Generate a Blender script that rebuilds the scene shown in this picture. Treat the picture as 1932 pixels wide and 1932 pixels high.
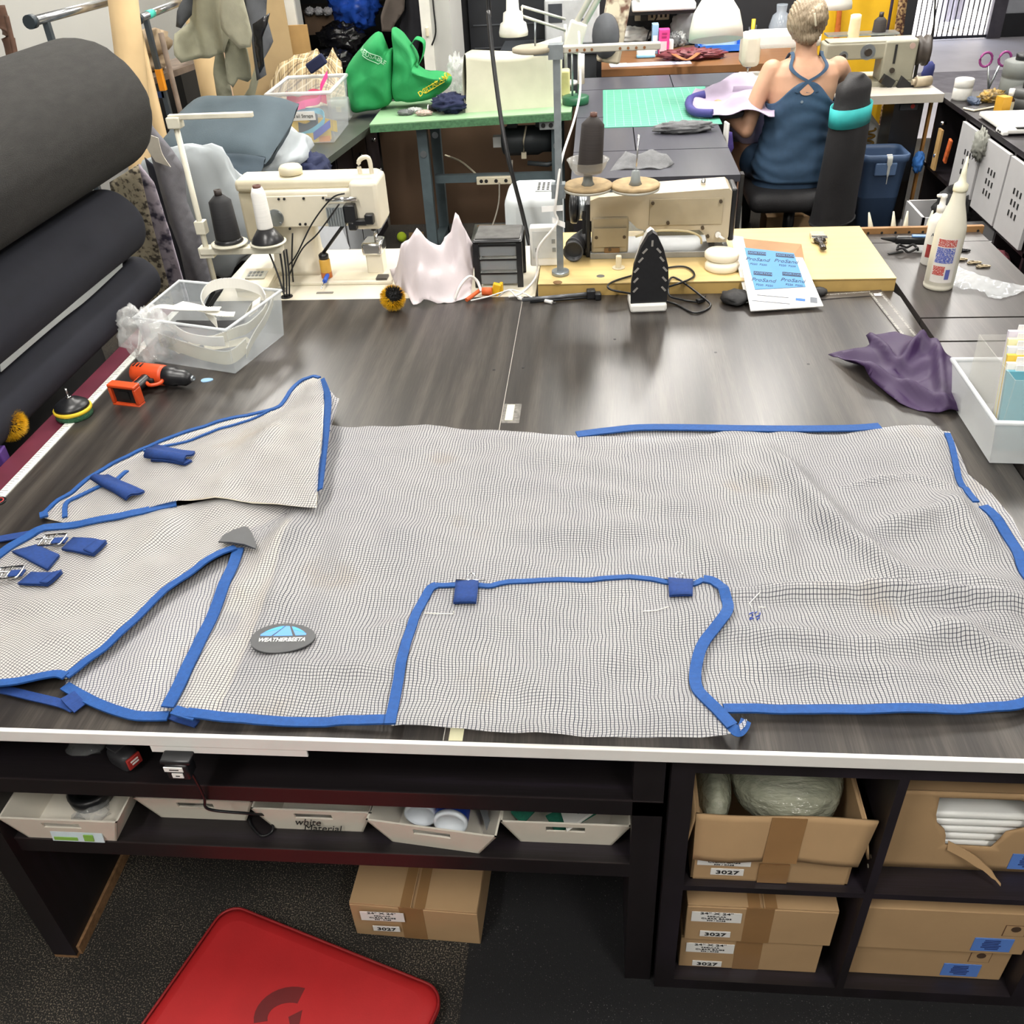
import bpy, bmesh, math, random
import numpy as np
from mathutils import Vector, Matrix, noise, geometry
from math import sin, cos, pi, radians, sqrt, atan2

for _o in list(bpy.data.objects): bpy.data.objects.remove(_o)
scene = bpy.context.scene
COL = scene.collection
random.seed(7)

# ---------------------------------------------------------------- camera
CAM = Vector((0.0, -1.010, 2.008)); PITCH, YAW, ROLL, FPX = 0.6175, 0.1145, -0.0597, 1709.0
_f = Vector((-sin(YAW)*cos(PITCH), cos(YAW)*cos(PITCH), -sin(PITCH)))
_r = Vector((cos(YAW), sin(YAW), 0)); _u = _r.cross(_f)
_r, _u = cos(ROLL)*_r+sin(ROLL)*_u, -sin(ROLL)*_r+cos(ROLL)*_u
cd = bpy.data.cameras.new('camera'); cam = bpy.data.objects.new('camera', cd); COL.objects.link(cam)
cam.matrix_world = Matrix(((_r.x, _u.x, -_f.x, CAM.x), (_r.y, _u.y, -_f.y, CAM.y), (_r.z, _u.z, -_f.z, CAM.z), (0, 0, 0, 1)))
cd.sensor_width = 36; cd.sensor_height = 36; cd.lens = FPX/1932*36; cd.clip_start = .02; cd.clip_end = 200
scene.camera = cam
# ---------------------------------------------------------------- world, sun, ceiling lights, exposure
w = bpy.data.worlds.new('sky'); scene.world = w; w.use_nodes = True
bg = w.node_tree.nodes['Background']; bg.inputs[0].default_value = (.80, .86, 1, 1); bg.inputs[1].default_value = 6.0
sd = bpy.data.lights.new('sun_offscreen', 'SUN'); sd.energy = 12; sd.angle = .01; sd.color = (1, .95, .88)
so = bpy.data.objects.new('sun_offscreen', sd); COL.objects.link(so); so.rotation_euler = Vector((.35, .1, -.93)).to_track_quat('-Z', 'Y').to_euler(); so.location = (5, 20, 12)
CEIL = 3.25
LAMPS = [(-1.25, -1.6), (1.15, -1.6), (-1.25, .6), (1.0, .6), (-1.35, 3.0), (.35, 3.0), (2.6, 3.3), (-2.5, 5.2), (.15, 4.95), (1.25, 5.05), (.7, 6.5), (2.7, 6.0), (3.6, 8.8)]
for lx, ly in LAMPS:
    ld = bpy.data.lights.new('fluorescent_light_offscreen', 'AREA'); ld.shape = 'RECTANGLE'; ld.size = .22; ld.size_y = 1.2
    ld.energy = 51 if ly < 4.5 else 57; ld.color = (1, .965, .91)
    lo = bpy.data.objects.new('fluorescent_light_offscreen', ld); COL.objects.link(lo); lo.location = (lx, ly, CEIL-.085)
vs = scene.view_settings; vs.view_transform = 'Standard'; vs.look = 'None'; vs.exposure = -.04; vs.gamma = 1; vs.use_curve_mapping = False

# ---------------------------------------------------------------- helpers
def _ray(u, v): return _f+_r*((u-966)/FPX)-_u*((v-966)/FPX)
def lv(u, v, z):                     # the spot on a level surface of height z
    d = _ray(u, v); return CAM+d*((z-CAM.z)/d.z)
def dp(u, v, y):                     # the spot on an upright surface at depth y
    d = _ray(u, v); return CAM+d*((y-CAM.y)/d.y)
def sx(u, v, x):
    d = _ray(u, v); return CAM+d*((x-CAM.x)/d.x)

def lin(c):
    if isinstance(c, str):
        c = tuple(int(c[i:i+2], 16)/255 for i in (0, 2, 4))
    return tuple(((x/12.92) if x <= .04045 else ((x+.055)/1.055)**2.4) for x in c)
MATS = {}
def _mat(name):
    m = bpy.data.materials.new(name); m.use_nodes = True; nt = m.node_tree
    return m, nt, nt.nodes['Principled BSDF']
def N(nt, t, **k):
    n = nt.nodes.new(t)
    for a, b in k.items():
        if a.startswith('i_'):
            n.inputs[int(a[2:]) if a[2:].isdigit() else a[2:].replace('_', ' ')].default_value = b
        else: setattr(n, a, b)
    return n
def M(name, col, rough=.6, metal=0., var=.12, scale=12, bump=0., bscale=60, stretch=None, alpha=1., trans=0., spec=.5, col2=None, emit=0, sheen=0):
    if name in MATS: return MATS[name]
    m, nt, b = _mat(name); c = lin(col)
    L = nt.links.new
    tc = N(nt, 'ShaderNodeTexCoord'); mp = N(nt, 'ShaderNodeMapping'); L(tc.outputs['Object'], mp.inputs[0])
    if stretch: mp.inputs['Scale'].default_value = stretch
    nz = N(nt, 'ShaderNodeTexNoise'); nz.inputs['Scale'].default_value = scale; nz.inputs['Detail'].default_value = 5
    L(mp.outputs[0], nz.inputs['Vector'])
    rp = N(nt, 'ShaderNodeValToRGB'); rp.color_ramp.elements[0].position = .32; rp.color_ramp.elements[1].position = .68
    ca = tuple(max(0, x*(1-var)) for x in c); cb = tuple(min(1, x*(1+var)) for x in c)
    if col2: cb = lin(col2); ca = c
    rp.color_ramp.elements[0].color = (*ca, 1); rp.color_ramp.elements[1].color = (*cb, 1)
    L(nz.outputs[0], rp.inputs[0]); L(rp.outputs[0], b.inputs['Base Color'])
    b.inputs['Roughness'].default_value = rough; b.inputs['Metallic'].default_value = metal
    b.inputs['Specular IOR Level'].default_value = spec
    b.inputs['Alpha'].default_value = alpha; b.inputs['Transmission Weight'].default_value = trans
    if sheen: b.inputs['Sheen Weight'].default_value = sheen
    if emit:
        L(rp.outputs[0], b.inputs['Emission Color']); b.inputs['Emission Strength'].default_value = emit
    if bump:
        n2 = N(nt, 'ShaderNodeTexNoise'); n2.inputs['Scale'].default_value = bscale; n2.inputs['Detail'].default_value = 4
        L(mp.outputs[0], n2.inputs['Vector'])
        bp = N(nt, 'ShaderNodeBump'); bp.inputs['Strength'].default_value = bump; bp.inputs['Distance'].default_value = .01
        L(n2.outputs[0], bp.inputs['Height']); L(bp.outputs[0], b.inputs['Normal'])
    MATS[name] = m; return m

class MB:
    def __init__(s): s.bm = bmesh.new()
    def add(s, vs, fs, smooth=False):
        vv = [s.bm.verts.new(v) for v in vs]
        for f in fs:
            try:
                F = s.bm.faces.new([vv[i] for i in f]); F.smooth = smooth
            except ValueError: pass
        return vv
    def box(s, c, d, rz=0, rot=None, bev=0, seg=2):
        x, y, z = d[0]/2, d[1]/2, d[2]/2
        R = rot if rot is not None else Matrix.Rotation(rz, 3, 'Z')
        c = Vector(c)
        P = [c+R@Vector((a*x, b*y, e*z)) for a, b, e in [(-1, -1, -1), (1, -1, -1), (1, 1, -1), (-1, 1, -1), (-1, -1, 1), (1, -1, 1), (1, 1, 1), (-1, 1, 1)]]
        vv = s.add(P, [(0, 3, 2, 1), (4, 5, 6, 7), (0, 1, 5, 4), (1, 2, 6, 5), (2, 3, 7, 6), (3, 0, 4, 7)])
        if bev:
            es = list({e for v in vv for e in v.link_edges})
            r = bmesh.ops.bevel(s.bm, geom=es, offset=bev, segments=seg, profile=.5, affect='EDGES')
            for f in r['faces']: f.smooth = True
        return s
    def bx(s, x0, x1, y0, y1, z0, z1, bev=0): return s.box(((x0+x1)/2, (y0+y1)/2, (z0+z1)/2), (abs(x1-x0), abs(y1-y0), abs(z1-z0)), bev=bev)
    def cyl(s, a, b, r0, r1=None, n=16, caps=True):
        a, b = Vector(a), Vector(b); r1 = r0 if r1 is None else r1
        return s.lathe([(r0, 0), (r1, (b-a).length)], a, (b-a), n, caps)
    def lathe(s, prof, c=(0, 0, 0), ax=(0, 0, 1), n=24, caps=True, sq=1.0, tw=0):
        ax = Vector(ax).normalized(); Q = ax.to_track_quat('Z', 'Y').to_matrix(); c = Vector(c)
        if abs(ax.z) > .9999: Q = Matrix.Identity(3) if ax.z > 0 else Matrix.Rotation(pi, 3, 'X')
        vs = []
        for r, z in prof:
            for i in range(n):
                t = 2*pi*i/n+tw; vs.append(c+Q@Vector((r*cos(t), r*sq*sin(t), z)))
        fs = [(k*n+i, k*n+(i+1) % n, (k+1)*n+(i+1) % n, (k+1)*n+i) for k in range(len(prof)-1) for i in range(n)]
        vv = s.add(vs, fs, True)
        if caps:
            for k, rev in ((0, True), (len(prof)-1, False)):
                if prof[k][0] > 1e-5:
                    ring = vv[k*n:(k+1)*n]
                    try: s.bm.faces.new(ring[::-1] if rev else ring)
                    except ValueError: pass
        return s
    def tube(s, pts, r, n=8, closed=False, sub=0, sq=1.0):
        pts = [Vector(p) for p in pts]
        if sub: pts = spline(pts, sub, closed)
        m = len(pts); vs = []; up = Vector((.01, .02, 1)).normalized()
        for i, p in enumerate(pts):
            a = pts[(i-1) % m] if closed or i > 0 else p; b = pts[(i+1) % m] if closed or i < m-1 else p
            t = (b-a).normalized() if (b-a).length > 1e-9 else Vector((0, 0, 1))
            sd_ = t.cross(up)
            if sd_.length < 1e-3: sd_ = t.cross(Vector((1, 0, 0)))
            sd_.normalize(); u2 = sd_.cross(t).normalized()
            rr = r[i*len(r)//m] if isinstance(r, (list, tuple)) else r
            for k in range(n):
                q = 2*pi*k/n; vs.append(p+sd_*(rr*cos(q))+u2*(rr*sq*sin(q)))
        fs = [(i*n+k, i*n+(k+1) % n, ((i+1) % m)*n+(k+1) % n, ((i+1) % m)*n+k) for i in range(m if closed else m-1) for k in range(n)]
        vv = s.add(vs, fs, True)
        if not closed:
            for ring in (vv[:n][::-1], vv[-n:]):
                try: s.bm.faces.new(ring)
                except ValueError: pass
        return s
    def ribbon(s, pts, w, side=None, th=.0015, sub=0, nrm=None):
        # a flat band of width w along pts; side = direction across (or list)
        pts = [Vector(p) for p in pts]
        if sub: pts = spline(pts, sub)
        m = len(pts); vs = []
        for i, p in enumerate(pts):
            t = (pts[min(i+1, m-1)]-pts[max(i-1, 0)]).normalized()
            if side is None: sdv = t.cross(Vector(nrm or (0, 0, 1)))
            else: sdv = Vector(side[i*len(side)//m] if isinstance(side, list) else side)
            if sdv.length < 1e-5: sdv = Vector((1, 0, 0))
            sdv = sdv.normalized(); nn = sdv.cross(t).normalized()
            ww = w[i*len(w)//m] if isinstance(w, (list, tuple)) else w
            for a, b in ((-1, -1), (1, -1), (1, 1), (-1, 1)):
                vs.append(p+sdv*(a*ww/2)+nn*(b*th/2))
        fs = [(i*4+k, i*4+(k+1) % 4, (i+1)*4+(k+1) % 4, (i+1)*4+k) for i in range(m-1) for k in range(4)]
        vv = s.add(vs, fs, False)
        for ring in (vv[:4][::-1], vv[-4:]):
            try: s.bm.faces.new(ring)
            except ValueError: pass
        return s
    def prism(s, poly, z0, z1, mat=None, smooth=False):
        mat = mat or Matrix.Identity(4); n = len(poly)
        a = [mat@Vector((x, y, z0)) for x, y in poly]; b = [mat@Vector((x, y, z1)) for x, y in poly]
        vv = s.add(a+b, [(i, (i+1) % n, n+(i+1) % n, n+i) for i in range(n)], smooth)
        s.bm.faces.new(vv[:n][::-1]); s.bm.faces.new(vv[n:]); return s
    def ell(s, c, r, n=16, m=10, amp=0, fr=4, seed=0, rot=None):
        c = Vector(c); vs = []; rot = rot or Matrix.Identity(3)
        for j in range(m+1):
            ph = -pi/2+pi*j/m
            for i in range(n):
                t = 2*pi*i/n; d = Vector((cos(ph)*cos(t), cos(ph)*sin(t), sin(ph)))
                k = 1+amp*noise.noise(d*fr+Vector((seed, seed*1.7, 0)))
                vs.append(c+rot@Vector((d.x*r[0]*k, d.y*r[1]*k, d.z*r[2]*k)))
        fs = [(j*n+i, j*n+(i+1) % n, (j+1)*n+(i+1) % n, (j+1)*n+i) for j in range(m) for i in range(n)]
        s.add(vs, fs, True); return s
    def grid(s, fn, nu, nv, smooth=True):
        vs = [fn(i/nu, j/nv) for j in range(nv+1) for i in range(nu+1)]
        s.add(vs, [(j*(nu+1)+i, j*(nu+1)+i+1, (j+1)*(nu+1)+i+1, (j+1)*(nu+1)+i) for j in range(nv) for i in range(nu)], smooth); return s
    def build(s, name, mat, parent=None, w=False, uv=None, weld=True):
        if weld: bmesh.ops.remove_doubles(s.bm, verts=s.bm.verts, dist=1e-6)
        bmesh.ops.recalc_face_normals(s.bm, faces=s.bm.faces)
        if w and parent is not None:
            r = parent
            while r.parent: r = r.parent
            s.bm.transform((Matrix.Translation(r.location)@Matrix.Rotation(r.rotation_euler.z, 4, 'Z')).inverted())
        me = bpy.data.meshes.new(name); s.bm.to_mesh(me); s.bm.free()
        return link(name, me, mat, parent)
def link(name, me, mat, parent=None):
    o = bpy.data.objects.new(name, me); COL.objects.link(o)
    if mat: me.materials.append(mat)
    if parent is not None: o.parent = parent
    return o
def spline(pts, sub, closed=False):
    pts = [Vector(p) for p in pts]; m = len(pts); out = []
    rng = range(m if closed else m-1)
    for i in rng:
        p1, p2 = pts[i], pts[(i+1) % m]
        p0 = pts[(i-1) % m] if closed or i > 0 else p1; p3 = pts[(i+2) % m] if closed or i < m-2 else p2
        for k in range(sub):
            t = k/sub
            out.append(.5*((2*p1)+(p2-p0)*t+(2*p0-5*p1+4*p2-p3)*t*t+(3*p1-p0-3*p2+p3)*t**3))
    if not closed: out.append(pts[-1])
    return out
def tag(o, label, cat, group=None):
    o['label'] = label; o['category'] = cat
    if group: o['group'] = group
    return o
def thing(name, label, cat, loc=(0, 0, 0), rz=0, group=None):
    o = bpy.data.objects.new(name, None); COL.objects.link(o); o.empty_display_size = .05
    o.location = loc; o.rotation_euler = (0, 0, rz); return tag(o, label, cat, group)
def single(name, mb, mat, label, cat, loc=None, group=None):
    # a thing of one mesh authored in world coordinates; its origin goes to its base
    if loc is None:
        vs = [v.co for v in mb.bm.verts]
        loc = ((min(v.x for v in vs)+max(v.x for v in vs))/2, (min(v.y for v in vs)+max(v.y for v in vs))/2, min(v.z for v in vs))
    mb.bm.transform(Matrix.Translation(-Vector(loc))); o = mb.build(name, mat); o.location = loc
    return tag(o, label, cat, group)
def struct(name, mb, mat, parent=None):
    o = mb.build(name, mat, parent)
    if parent is None: o['kind'] = 'structure'
    return o
def copy_thing(root, loc, rz=None, label=None):
    def cp(o, par):
        c = o.copy(); COL.objects.link(c); c.parent = par
        for ch in [x for x in KIDS.get(o.name, [])]: cp(ch, c)
        return c
    KIDS = {}
    for o in bpy.data.objects:
        if o.parent: KIDS.setdefault(o.parent.name, []).append(o)
    r = cp(root, None); r.location = loc
    if rz is not None: r.rotation_euler = (0, 0, rz)
    if label: r['label'] = label
    return r
def text(name, body, mat, parent, size, mw, align='CENTER', shear=0, ext=.0004, sxy=(1, 1), bold=0):
    cu = bpy.data.curves.new(name, 'FONT'); cu.body = body; cu.size = size; cu.align_x = align; cu.align_y = 'CENTER'
    cu.extrude = ext; cu.shear = shear; cu.resolution_u = 3; cu.offset = bold
    tmp = bpy.data.objects.new('tmp', cu); COL.objects.link(tmp)
    bpy.context.view_layer.update()
    me = bpy.data.meshes.new_from_object(tmp.evaluated_get(bpy.context.evaluated_depsgraph_get()))
    bpy.data.objects.remove(tmp); me.name = name
    me.transform(Matrix.Diagonal((sxy[0], sxy[1], 1, 1)))
    if parent is not None:
        r = parent
        while r.parent: r = r.parent
        mw = (Matrix.Translation(r.location)@Matrix.Rotation(r.rotation_euler.z, 4, 'Z')).inverted()@mw
    me.transform(mw); me.materials.clear()
    return link(name, me, mat, parent)
def bars(mat, par, mw, w, rows, dz, th=.0008, name='printed_lines'):
    # lines of print too small to read
    mb = MB(); rgm = random.Random(rows*7+int(w*1e4))
    for k in range(rows):
        ww = w*rgm.uniform(.6, 1); mb.box((rgm.uniform(-.1, .1)*w, -k*dz, 0), (ww, dz*.5, th))
    mb.bm.transform(mw); return mb.build(name, mat, par, w=True)
def frame(o, x, z):                  # matrix with origin o, local x along x, local z along z (the normal)
    x = Vector(x).normalized(); z = Vector(z).normalized(); y = z.cross(x).normalized(); x = y.cross(z)
    return Matrix(((x.x, y.x, z.x, o[0]), (x.y, y.y, z.y, o[1]), (x.z, y.z, z.z, o[2]), (0, 0, 0, 1)))

# ---- cloth: an outline filled with a fine triangle net, heights from the outline plus folds
def waves(seed, n, lo, hi, amp):
    rg = np.random.RandomState(seed); k = []
    for _ in range(n):
        a = rg.rand()*2*pi; L = lo+(hi-lo)*rg.rand(); k.append((cos(a)*2*pi/L, sin(a)*2*pi/L, rg.rand()*6.3, amp*(L/hi)))
    def f(x, y):
        z = 0
        for kx, ky, p, A in k: z = z+A*np.sin(kx*x+ky*y+p+.8*np.sin(.4*(ky*x-kx*y)+p))
        return z/sqrt(n)
    return f
def ridges(segs):
    def f(x, y):
        z = np.zeros_like(x)
        for (ax, ay), (bx_, by), wd, h in segs:
            dx, dy = bx_-ax, by-ay; L2 = dx*dx+dy*dy
            t = np.clip(((x-ax)*dx+(y-ay)*dy)/L2, 0, 1)
            d2 = (x-ax-t*dx)**2+(y-ay-t*dy)**2
            z = z+h*np.exp(-d2/(wd*wd))*np.minimum(1, .25+1.5*np.minimum(t, 1-t)+.25)
        return z
    return f
def inside(px, py, poly):
    c = np.zeros(px.shape, bool); j = len(poly)-1
    for i in range(len(poly)):
        xi, yi = poly[i]; xj, yj = poly[j]
        if yi != yj:
            c ^= ((yi > py) != (yj > py)) & (px < (xj-xi)*(py-yi)/(yj-yi)+xi)
        j = i
    return c
class Cloth:
    # pts: 3-D outline (closed); extra: 3-D inner control points; fold(x, y) adds height
    def __init__(s, pts, step=.014, fold=None, extra=(), sub=0, pw=3.0, basis=None, rot=0.):
        s.rot = rot
        s.B = basis  # optional 4x4 frame: cloth lies in its local xy and folds along its local z
        inv = basis.inverted() if basis else Matrix.Identity(4)
        pts = [inv@Vector(p) for p in pts]; extra = [inv@Vector(p) for p in extra]
        if sub: pts = spline(pts, sub, True)
        dense = []
        for a, b in zip(pts, pts[1:]+pts[:1]):
            n = max(1, int((b-a).length/step))
            for k in range(n): dense.append(a.lerp(b, k/n))
        s.out = dense; s.fold = fold; s.pw = pw
        sub_ = dense[::max(1, len(dense)//140)]+list(extra)*3
        s.cx = np.array([p.x for p in sub_]); s.cy = np.array([p.y for p in sub_]); s.cz = np.array([p.z for p in sub_])
        s.step = step
    def z(s, x, y):
        x = np.atleast_1d(np.asarray(x, float)); y = np.atleast_1d(np.asarray(y, float))
        out = np.zeros_like(x)
        for i in range(0, len(x), 4000):
            d = (x[i:i+4000, None]-s.cx)**2+(y[i:i+4000, None]-s.cy)**2+1e-7
            wt = d**(-s.pw/2); out[i:i+4000] = (wt*s.cz).sum(1)/wt.sum(1)
        if s.fold is not None: out = out+s.fold(x, y)
        return out
    def at(s, x, y, up=0):
        p = Vector((x, y, float(s.z(x, y)[0])+up)); return s.B@p if s.B else p
    def mesh(s, name, mat, parent=None, holes=(), thick=0, w=True):
        poly = [(p.x, p.y) for p in s.out]; xs = [p[0] for p in poly]; ys = [p[1] for p in poly]
        gx, gy = np.meshgrid(np.arange(min(xs), max(xs), s.step), np.arange(min(ys), max(ys), s.step))
        gx[1::2] += s.step/2; gx, gy = gx.ravel(), gy.ravel()
        k = inside(gx, gy, poly)
        for h in holes: k &= ~inside(gx, gy, h)
        bxs, bys = np.array(xs), np.array(ys); gx, gy = gx[k], gy[k]
        if len(gx):
            keep = np.ones(len(gx), bool)
            for i in range(0, len(gx), 4000):
                d = ((gx[i:i+4000, None]-bxs)**2+(gy[i:i+4000, None]-bys)**2).min(1); keep[i:i+4000] = d > (s.step*.45)**2
            gx, gy = gx[keep], gy[keep]
        V = [Vector(p) for p in poly]; n = len(V); E = [(i, (i+1) % n) for i in range(n)]
        for h in holes:
            b = len(V); V += [Vector(p) for p in h]; E += [(b+i, b+(i+1) % len(h)) for i in range(len(h))]
        V += [Vector((a, b)) for a, b in zip(gx, gy)]
        r = geometry.delaunay_2d_cdt(V, E, [], 1, 1e-6)
        v2 = r[0]; F = r[2]
        X = np.array([p[0] for p in v2]); Y = np.array([p[1] for p in v2]); Z = s.z(X, Y)
        co = [Vector((a, b, c)) for a, b, c in zip(X, Y, Z)]
        if s.B: co = [s.B@c for c in co]
        off = Vector((0, 0, 0))
        if parent is not None and w:
            rt = parent
            while rt.parent: rt = rt.parent
            iv = (Matrix.Translation(rt.location)@Matrix.Rotation(rt.rotation_euler.z, 4, 'Z')).inverted(); co = [iv@c for c in co]
        me = bpy.data.meshes.new(name); me.from_pydata([c[:] for c in co], [], F); me.update()
        for p in me.polygons: p.use_smooth = True
        uv = me.uv_layers.new(name='UVMap')
        ca, sa = cos(s.rot), sin(s.rot)
        for lp in me.loops:
            i = lp.vertex_index; uv.data[lp.index].uv = (X[i]*ca-Y[i]*sa, X[i]*sa+Y[i]*ca)
        o = link(name, me, mat, parent)
        if thick:
            md = o.modifiers.new('thickness', 'SOLIDIFY'); md.thickness = thick; md.offset = -1
        return o
    def strip(s, mb, path, width, up=.002, th=.003, sub=0, lift=None):
        # a sewn band lying on this cloth along a 2-D path
        pts = [Vector((p[0], p[1], 0)) for p in path]
        if sub: pts = spline(pts, sub)
        d = [pts[0]]
        for a, b in zip(pts, pts[1:]):
            n = max(1, int((b-a).length/.015))
            for k in range(1, n+1): d.append(a.lerp(b, k/n))
        P = [s.at(p.x, p.y, up) for p in d]
        mb.ribbon(P, width, th=th); return mb

from mathutils.bvhtree import BVHTree
def bvh_of(o, mw):
    me = o.data; return BVHTree.FromPolygons([mw@v.co for v in me.vertices], [p.vertices[:] for p in me.polygons])
def stick(o, bv, off, dr=Vector((0, 1, 0)), up=.003):
    # lay a piece of print onto the surface behind it
    last = None
    for v in o.data.vertices:
        p = v.co+off; h = bv.ray_cast(p-dr*.6, dr)
        if h[0]: last = (h[0]-p).dot(dr); v.co += dr*(last-up)
        elif last is not None: v.co += dr*(last-up)
def fuse(mb, voxel=.008, it=6):
    # melt overlapping shapes into one continuous skin
    me = bpy.data.meshes.new('tmp'); bmesh.ops.recalc_face_normals(mb.bm, faces=mb.bm.faces); mb.bm.to_mesh(me); mb.bm.free(); o = bpy.data.objects.new('tmp', me); COL.objects.link(o)
    r = o.modifiers.new('r', 'REMESH'); r.mode = 'VOXEL'; r.voxel_size = voxel; r.use_smooth_shade = True
    s = o.modifiers.new('s', 'SMOOTH'); s.iterations = it; s.factor = .5
    bpy.context.view_layer.update(); me2 = bpy.data.meshes.new_from_object(o.evaluated_get(bpy.context.evaluated_depsgraph_get())); bpy.data.objects.remove(o)
    out = MB(); out.bm.from_mesh(me2)
    for f in out.bm.faces: f.smooth = True
    return out
# ---------------------------------------------------------------- materials
def fabric_mesh(name, base, line, pu=.0066, pv=.0056, lw=.17, alpha=.9, stain=True):
    m, nt, b = _mat(name); L = nt.links.new
    uv = N(nt, 'ShaderNodeUVMap'); sp = N(nt, 'ShaderNodeSeparateXYZ')
    wz = N(nt, 'ShaderNodeTexNoise'); wz.inputs['Scale'].default_value = 9; wz.inputs['Detail'].default_value = 3
    L(uv.outputs[0], wz.inputs['Vector'])
    ad = N(nt, 'ShaderNodeVectorMath', operation='MULTIPLY_ADD'); L(wz.outputs['Color'], ad.inputs[0]); ad.inputs[1].default_value = (.02, .02, 0); L(uv.outputs[0], ad.inputs[2])
    L(ad.outputs[0], sp.inputs[0])
    def ln(ch, per):
        a = N(nt, 'ShaderNodeMath', operation='DIVIDE'); L(sp.outputs[ch], a.inputs[0]); a.inputs[1].default_value = per
        fr = N(nt, 'ShaderNodeMath', operation='FRACT'); L(a.outputs[0], fr.inputs[0])
        c = N(nt, 'ShaderNodeMath', operation='LESS_THAN'); L(fr.outputs[0], c.inputs[0]); c.inputs[1].default_value = lw
        return c
    mx = N(nt, 'ShaderNodeMath', operation='MAXIMUM'); L(ln(0, pu).outputs[0], mx.inputs[0])
    h = ln(1, pv); hm = N(nt, 'ShaderNodeMath', operation='MULTIPLY'); L(h.outputs[0], hm.inputs[0]); hm.inputs[1].default_value = .85
    L(hm.outputs[0], mx.inputs[1])
    st = N(nt, 'ShaderNodeTexNoise'); st.inputs['Scale'].default_value = 4.2; st.inputs['Detail'].default_value = 4; L(uv.outputs[0], st.inputs['Vector'])
    rp = N(nt, 'ShaderNodeValToRGB'); cr = rp.color_ramp; c = lin(base)
    cr.elements[0].position = .36; cr.elements[0].color = (c[0]*.92, c[1]*.92, c[2]*.94, 1)
    cr.elements[1].position = .62; cr.elements[1].color = (*c, 1)
    e = cr.elements.new(.74); e.color = (c[0]*.92, c[1]*.84, c[2]*.75, 1)
    L(st.outputs[0], rp.inputs[0])
    mc = N(nt, 'ShaderNodeMix', data_type='RGBA'); L(mx.outputs[0], mc.inputs[0]); L(rp.outputs[0], mc.inputs[6]); mc.inputs[7].default_value = (*lin(line), 1)
    L(mc.outputs[2], b.inputs['Base Color']); b.inputs['Roughness'].default_value = .62; b.inputs['Specular IOR Level'].default_value = .3
    am = N(nt, 'ShaderNodeMath', operation='MAXIMUM'); L(mx.outputs[0], am.inputs[0]); am.inputs[1].default_value = alpha
    L(am.outputs[0], b.inputs['Alpha'])
    MATS[name] = m; return m
def wood_streaks(name, c0, c1, c2, rough=.34, axis=0):
    m, nt, b = _mat(name); L = nt.links.new
    tc = N(nt, 'ShaderNodeTexCoord'); mp = N(nt, 'ShaderNodeMapping'); L(tc.outputs['Object'], mp.inputs[0])
    mp.inputs['Scale'].default_value = (9, .35, 1) if axis == 0 else (.35, 9, 1)
    n1 = N(nt, 'ShaderNodeTexNoise'); n1.inputs['Scale'].default_value = 2.2; n1.inputs['Detail'].default_value = 3; L(mp.outputs[0], n1.inputs['Vector'])
    mp2 = N(nt, 'ShaderNodeMapping'); L(tc.outputs['Object'], mp2.inputs[0]); mp2.inputs['Scale'].default_value = (170, 6, 1) if axis == 0 else (6, 170, 1)
    n2 = N(nt, 'ShaderNodeTexNoise'); n2.inputs['Scale'].default_value = 2; n2.inputs['Detail'].default_value = 4; L(mp2.outputs[0], n2.inputs['Vector'])
    mx = N(nt, 'ShaderNodeMath', operation='MULTIPLY_ADD'); L(n2.outputs[0], mx.inputs[0]); mx.inputs[1].default_value = .45; L(n1.outputs[0], mx.inputs[2])
    rp = N(nt, 'ShaderNodeValToRGB'); cr = rp.color_ramp
    cr.elements[0].position = .52; cr.elements[0].color = (*lin(c0), 1); cr.elements[1].position = .92; cr.elements[1].color = (*lin(c2), 1)
    e = cr.elements.new(.72); e.color = (*lin(c1), 1); L(mx.outputs[0], rp.inputs[0]); L(rp.outputs[0], b.inputs['Base Color'])
    b.inputs['Roughness'].default_value = rough
    bp = N(nt, 'ShaderNodeBump'); bp.inputs['Strength'].default_value = .03; bp.inputs['Distance'].default_value = .003; L(n2.outputs[0], bp.inputs['Height']); L(bp.outputs[0], b.inputs['Normal'])
    MATS[name] = m; return m
def speckled(name, base, fleck, amount=.62, scale=260, rough=.95, big=3):
    m, nt, b = _mat(name); L = nt.links.new
    tc = N(nt, 'ShaderNodeTexCoord')
    n1 = N(nt, 'ShaderNodeTexNoise'); n1.inputs['Scale'].default_value = scale; n1.inputs['Detail'].default_value = 2; L(tc.outputs['Object'], n1.inputs['Vector'])
    n2 = N(nt, 'ShaderNodeTexNoise'); n2.inputs['Scale'].default_value = big; n2.inputs['Detail'].default_value = 4; L(tc.outputs['Object'], n2.inputs['Vector'])
    sb = N(nt, 'ShaderNodeMath', operation='MULTIPLY_ADD'); L(n2.outputs[0], sb.inputs[0]); sb.inputs[1].default_value = .25; L(n1.outputs[0], sb.inputs[2])
    rp = N(nt, 'ShaderNodeValToRGB'); cr = rp.color_ramp
    cr.elements[0].position = amount; cr.elements[0].color = (*lin(base), 1); cr.elements[1].position = amount+.14; cr.elements[1].color = (*lin(fleck), 1)
    L(sb.outputs[0], rp.inputs[0]); L(rp.outputs[0], b.inputs['Base Color']); b.inputs['Roughness'].default_value = rough
    bp = N(nt, 'ShaderNodeBump'); bp.inputs['Strength'].default_value = .5; bp.inputs['Distance'].default_value = .004; L(n1.outputs[0], bp.inputs['Height']); L(bp.outputs[0], b.inputs['Normal'])
    MATS[name] = m; return m
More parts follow.
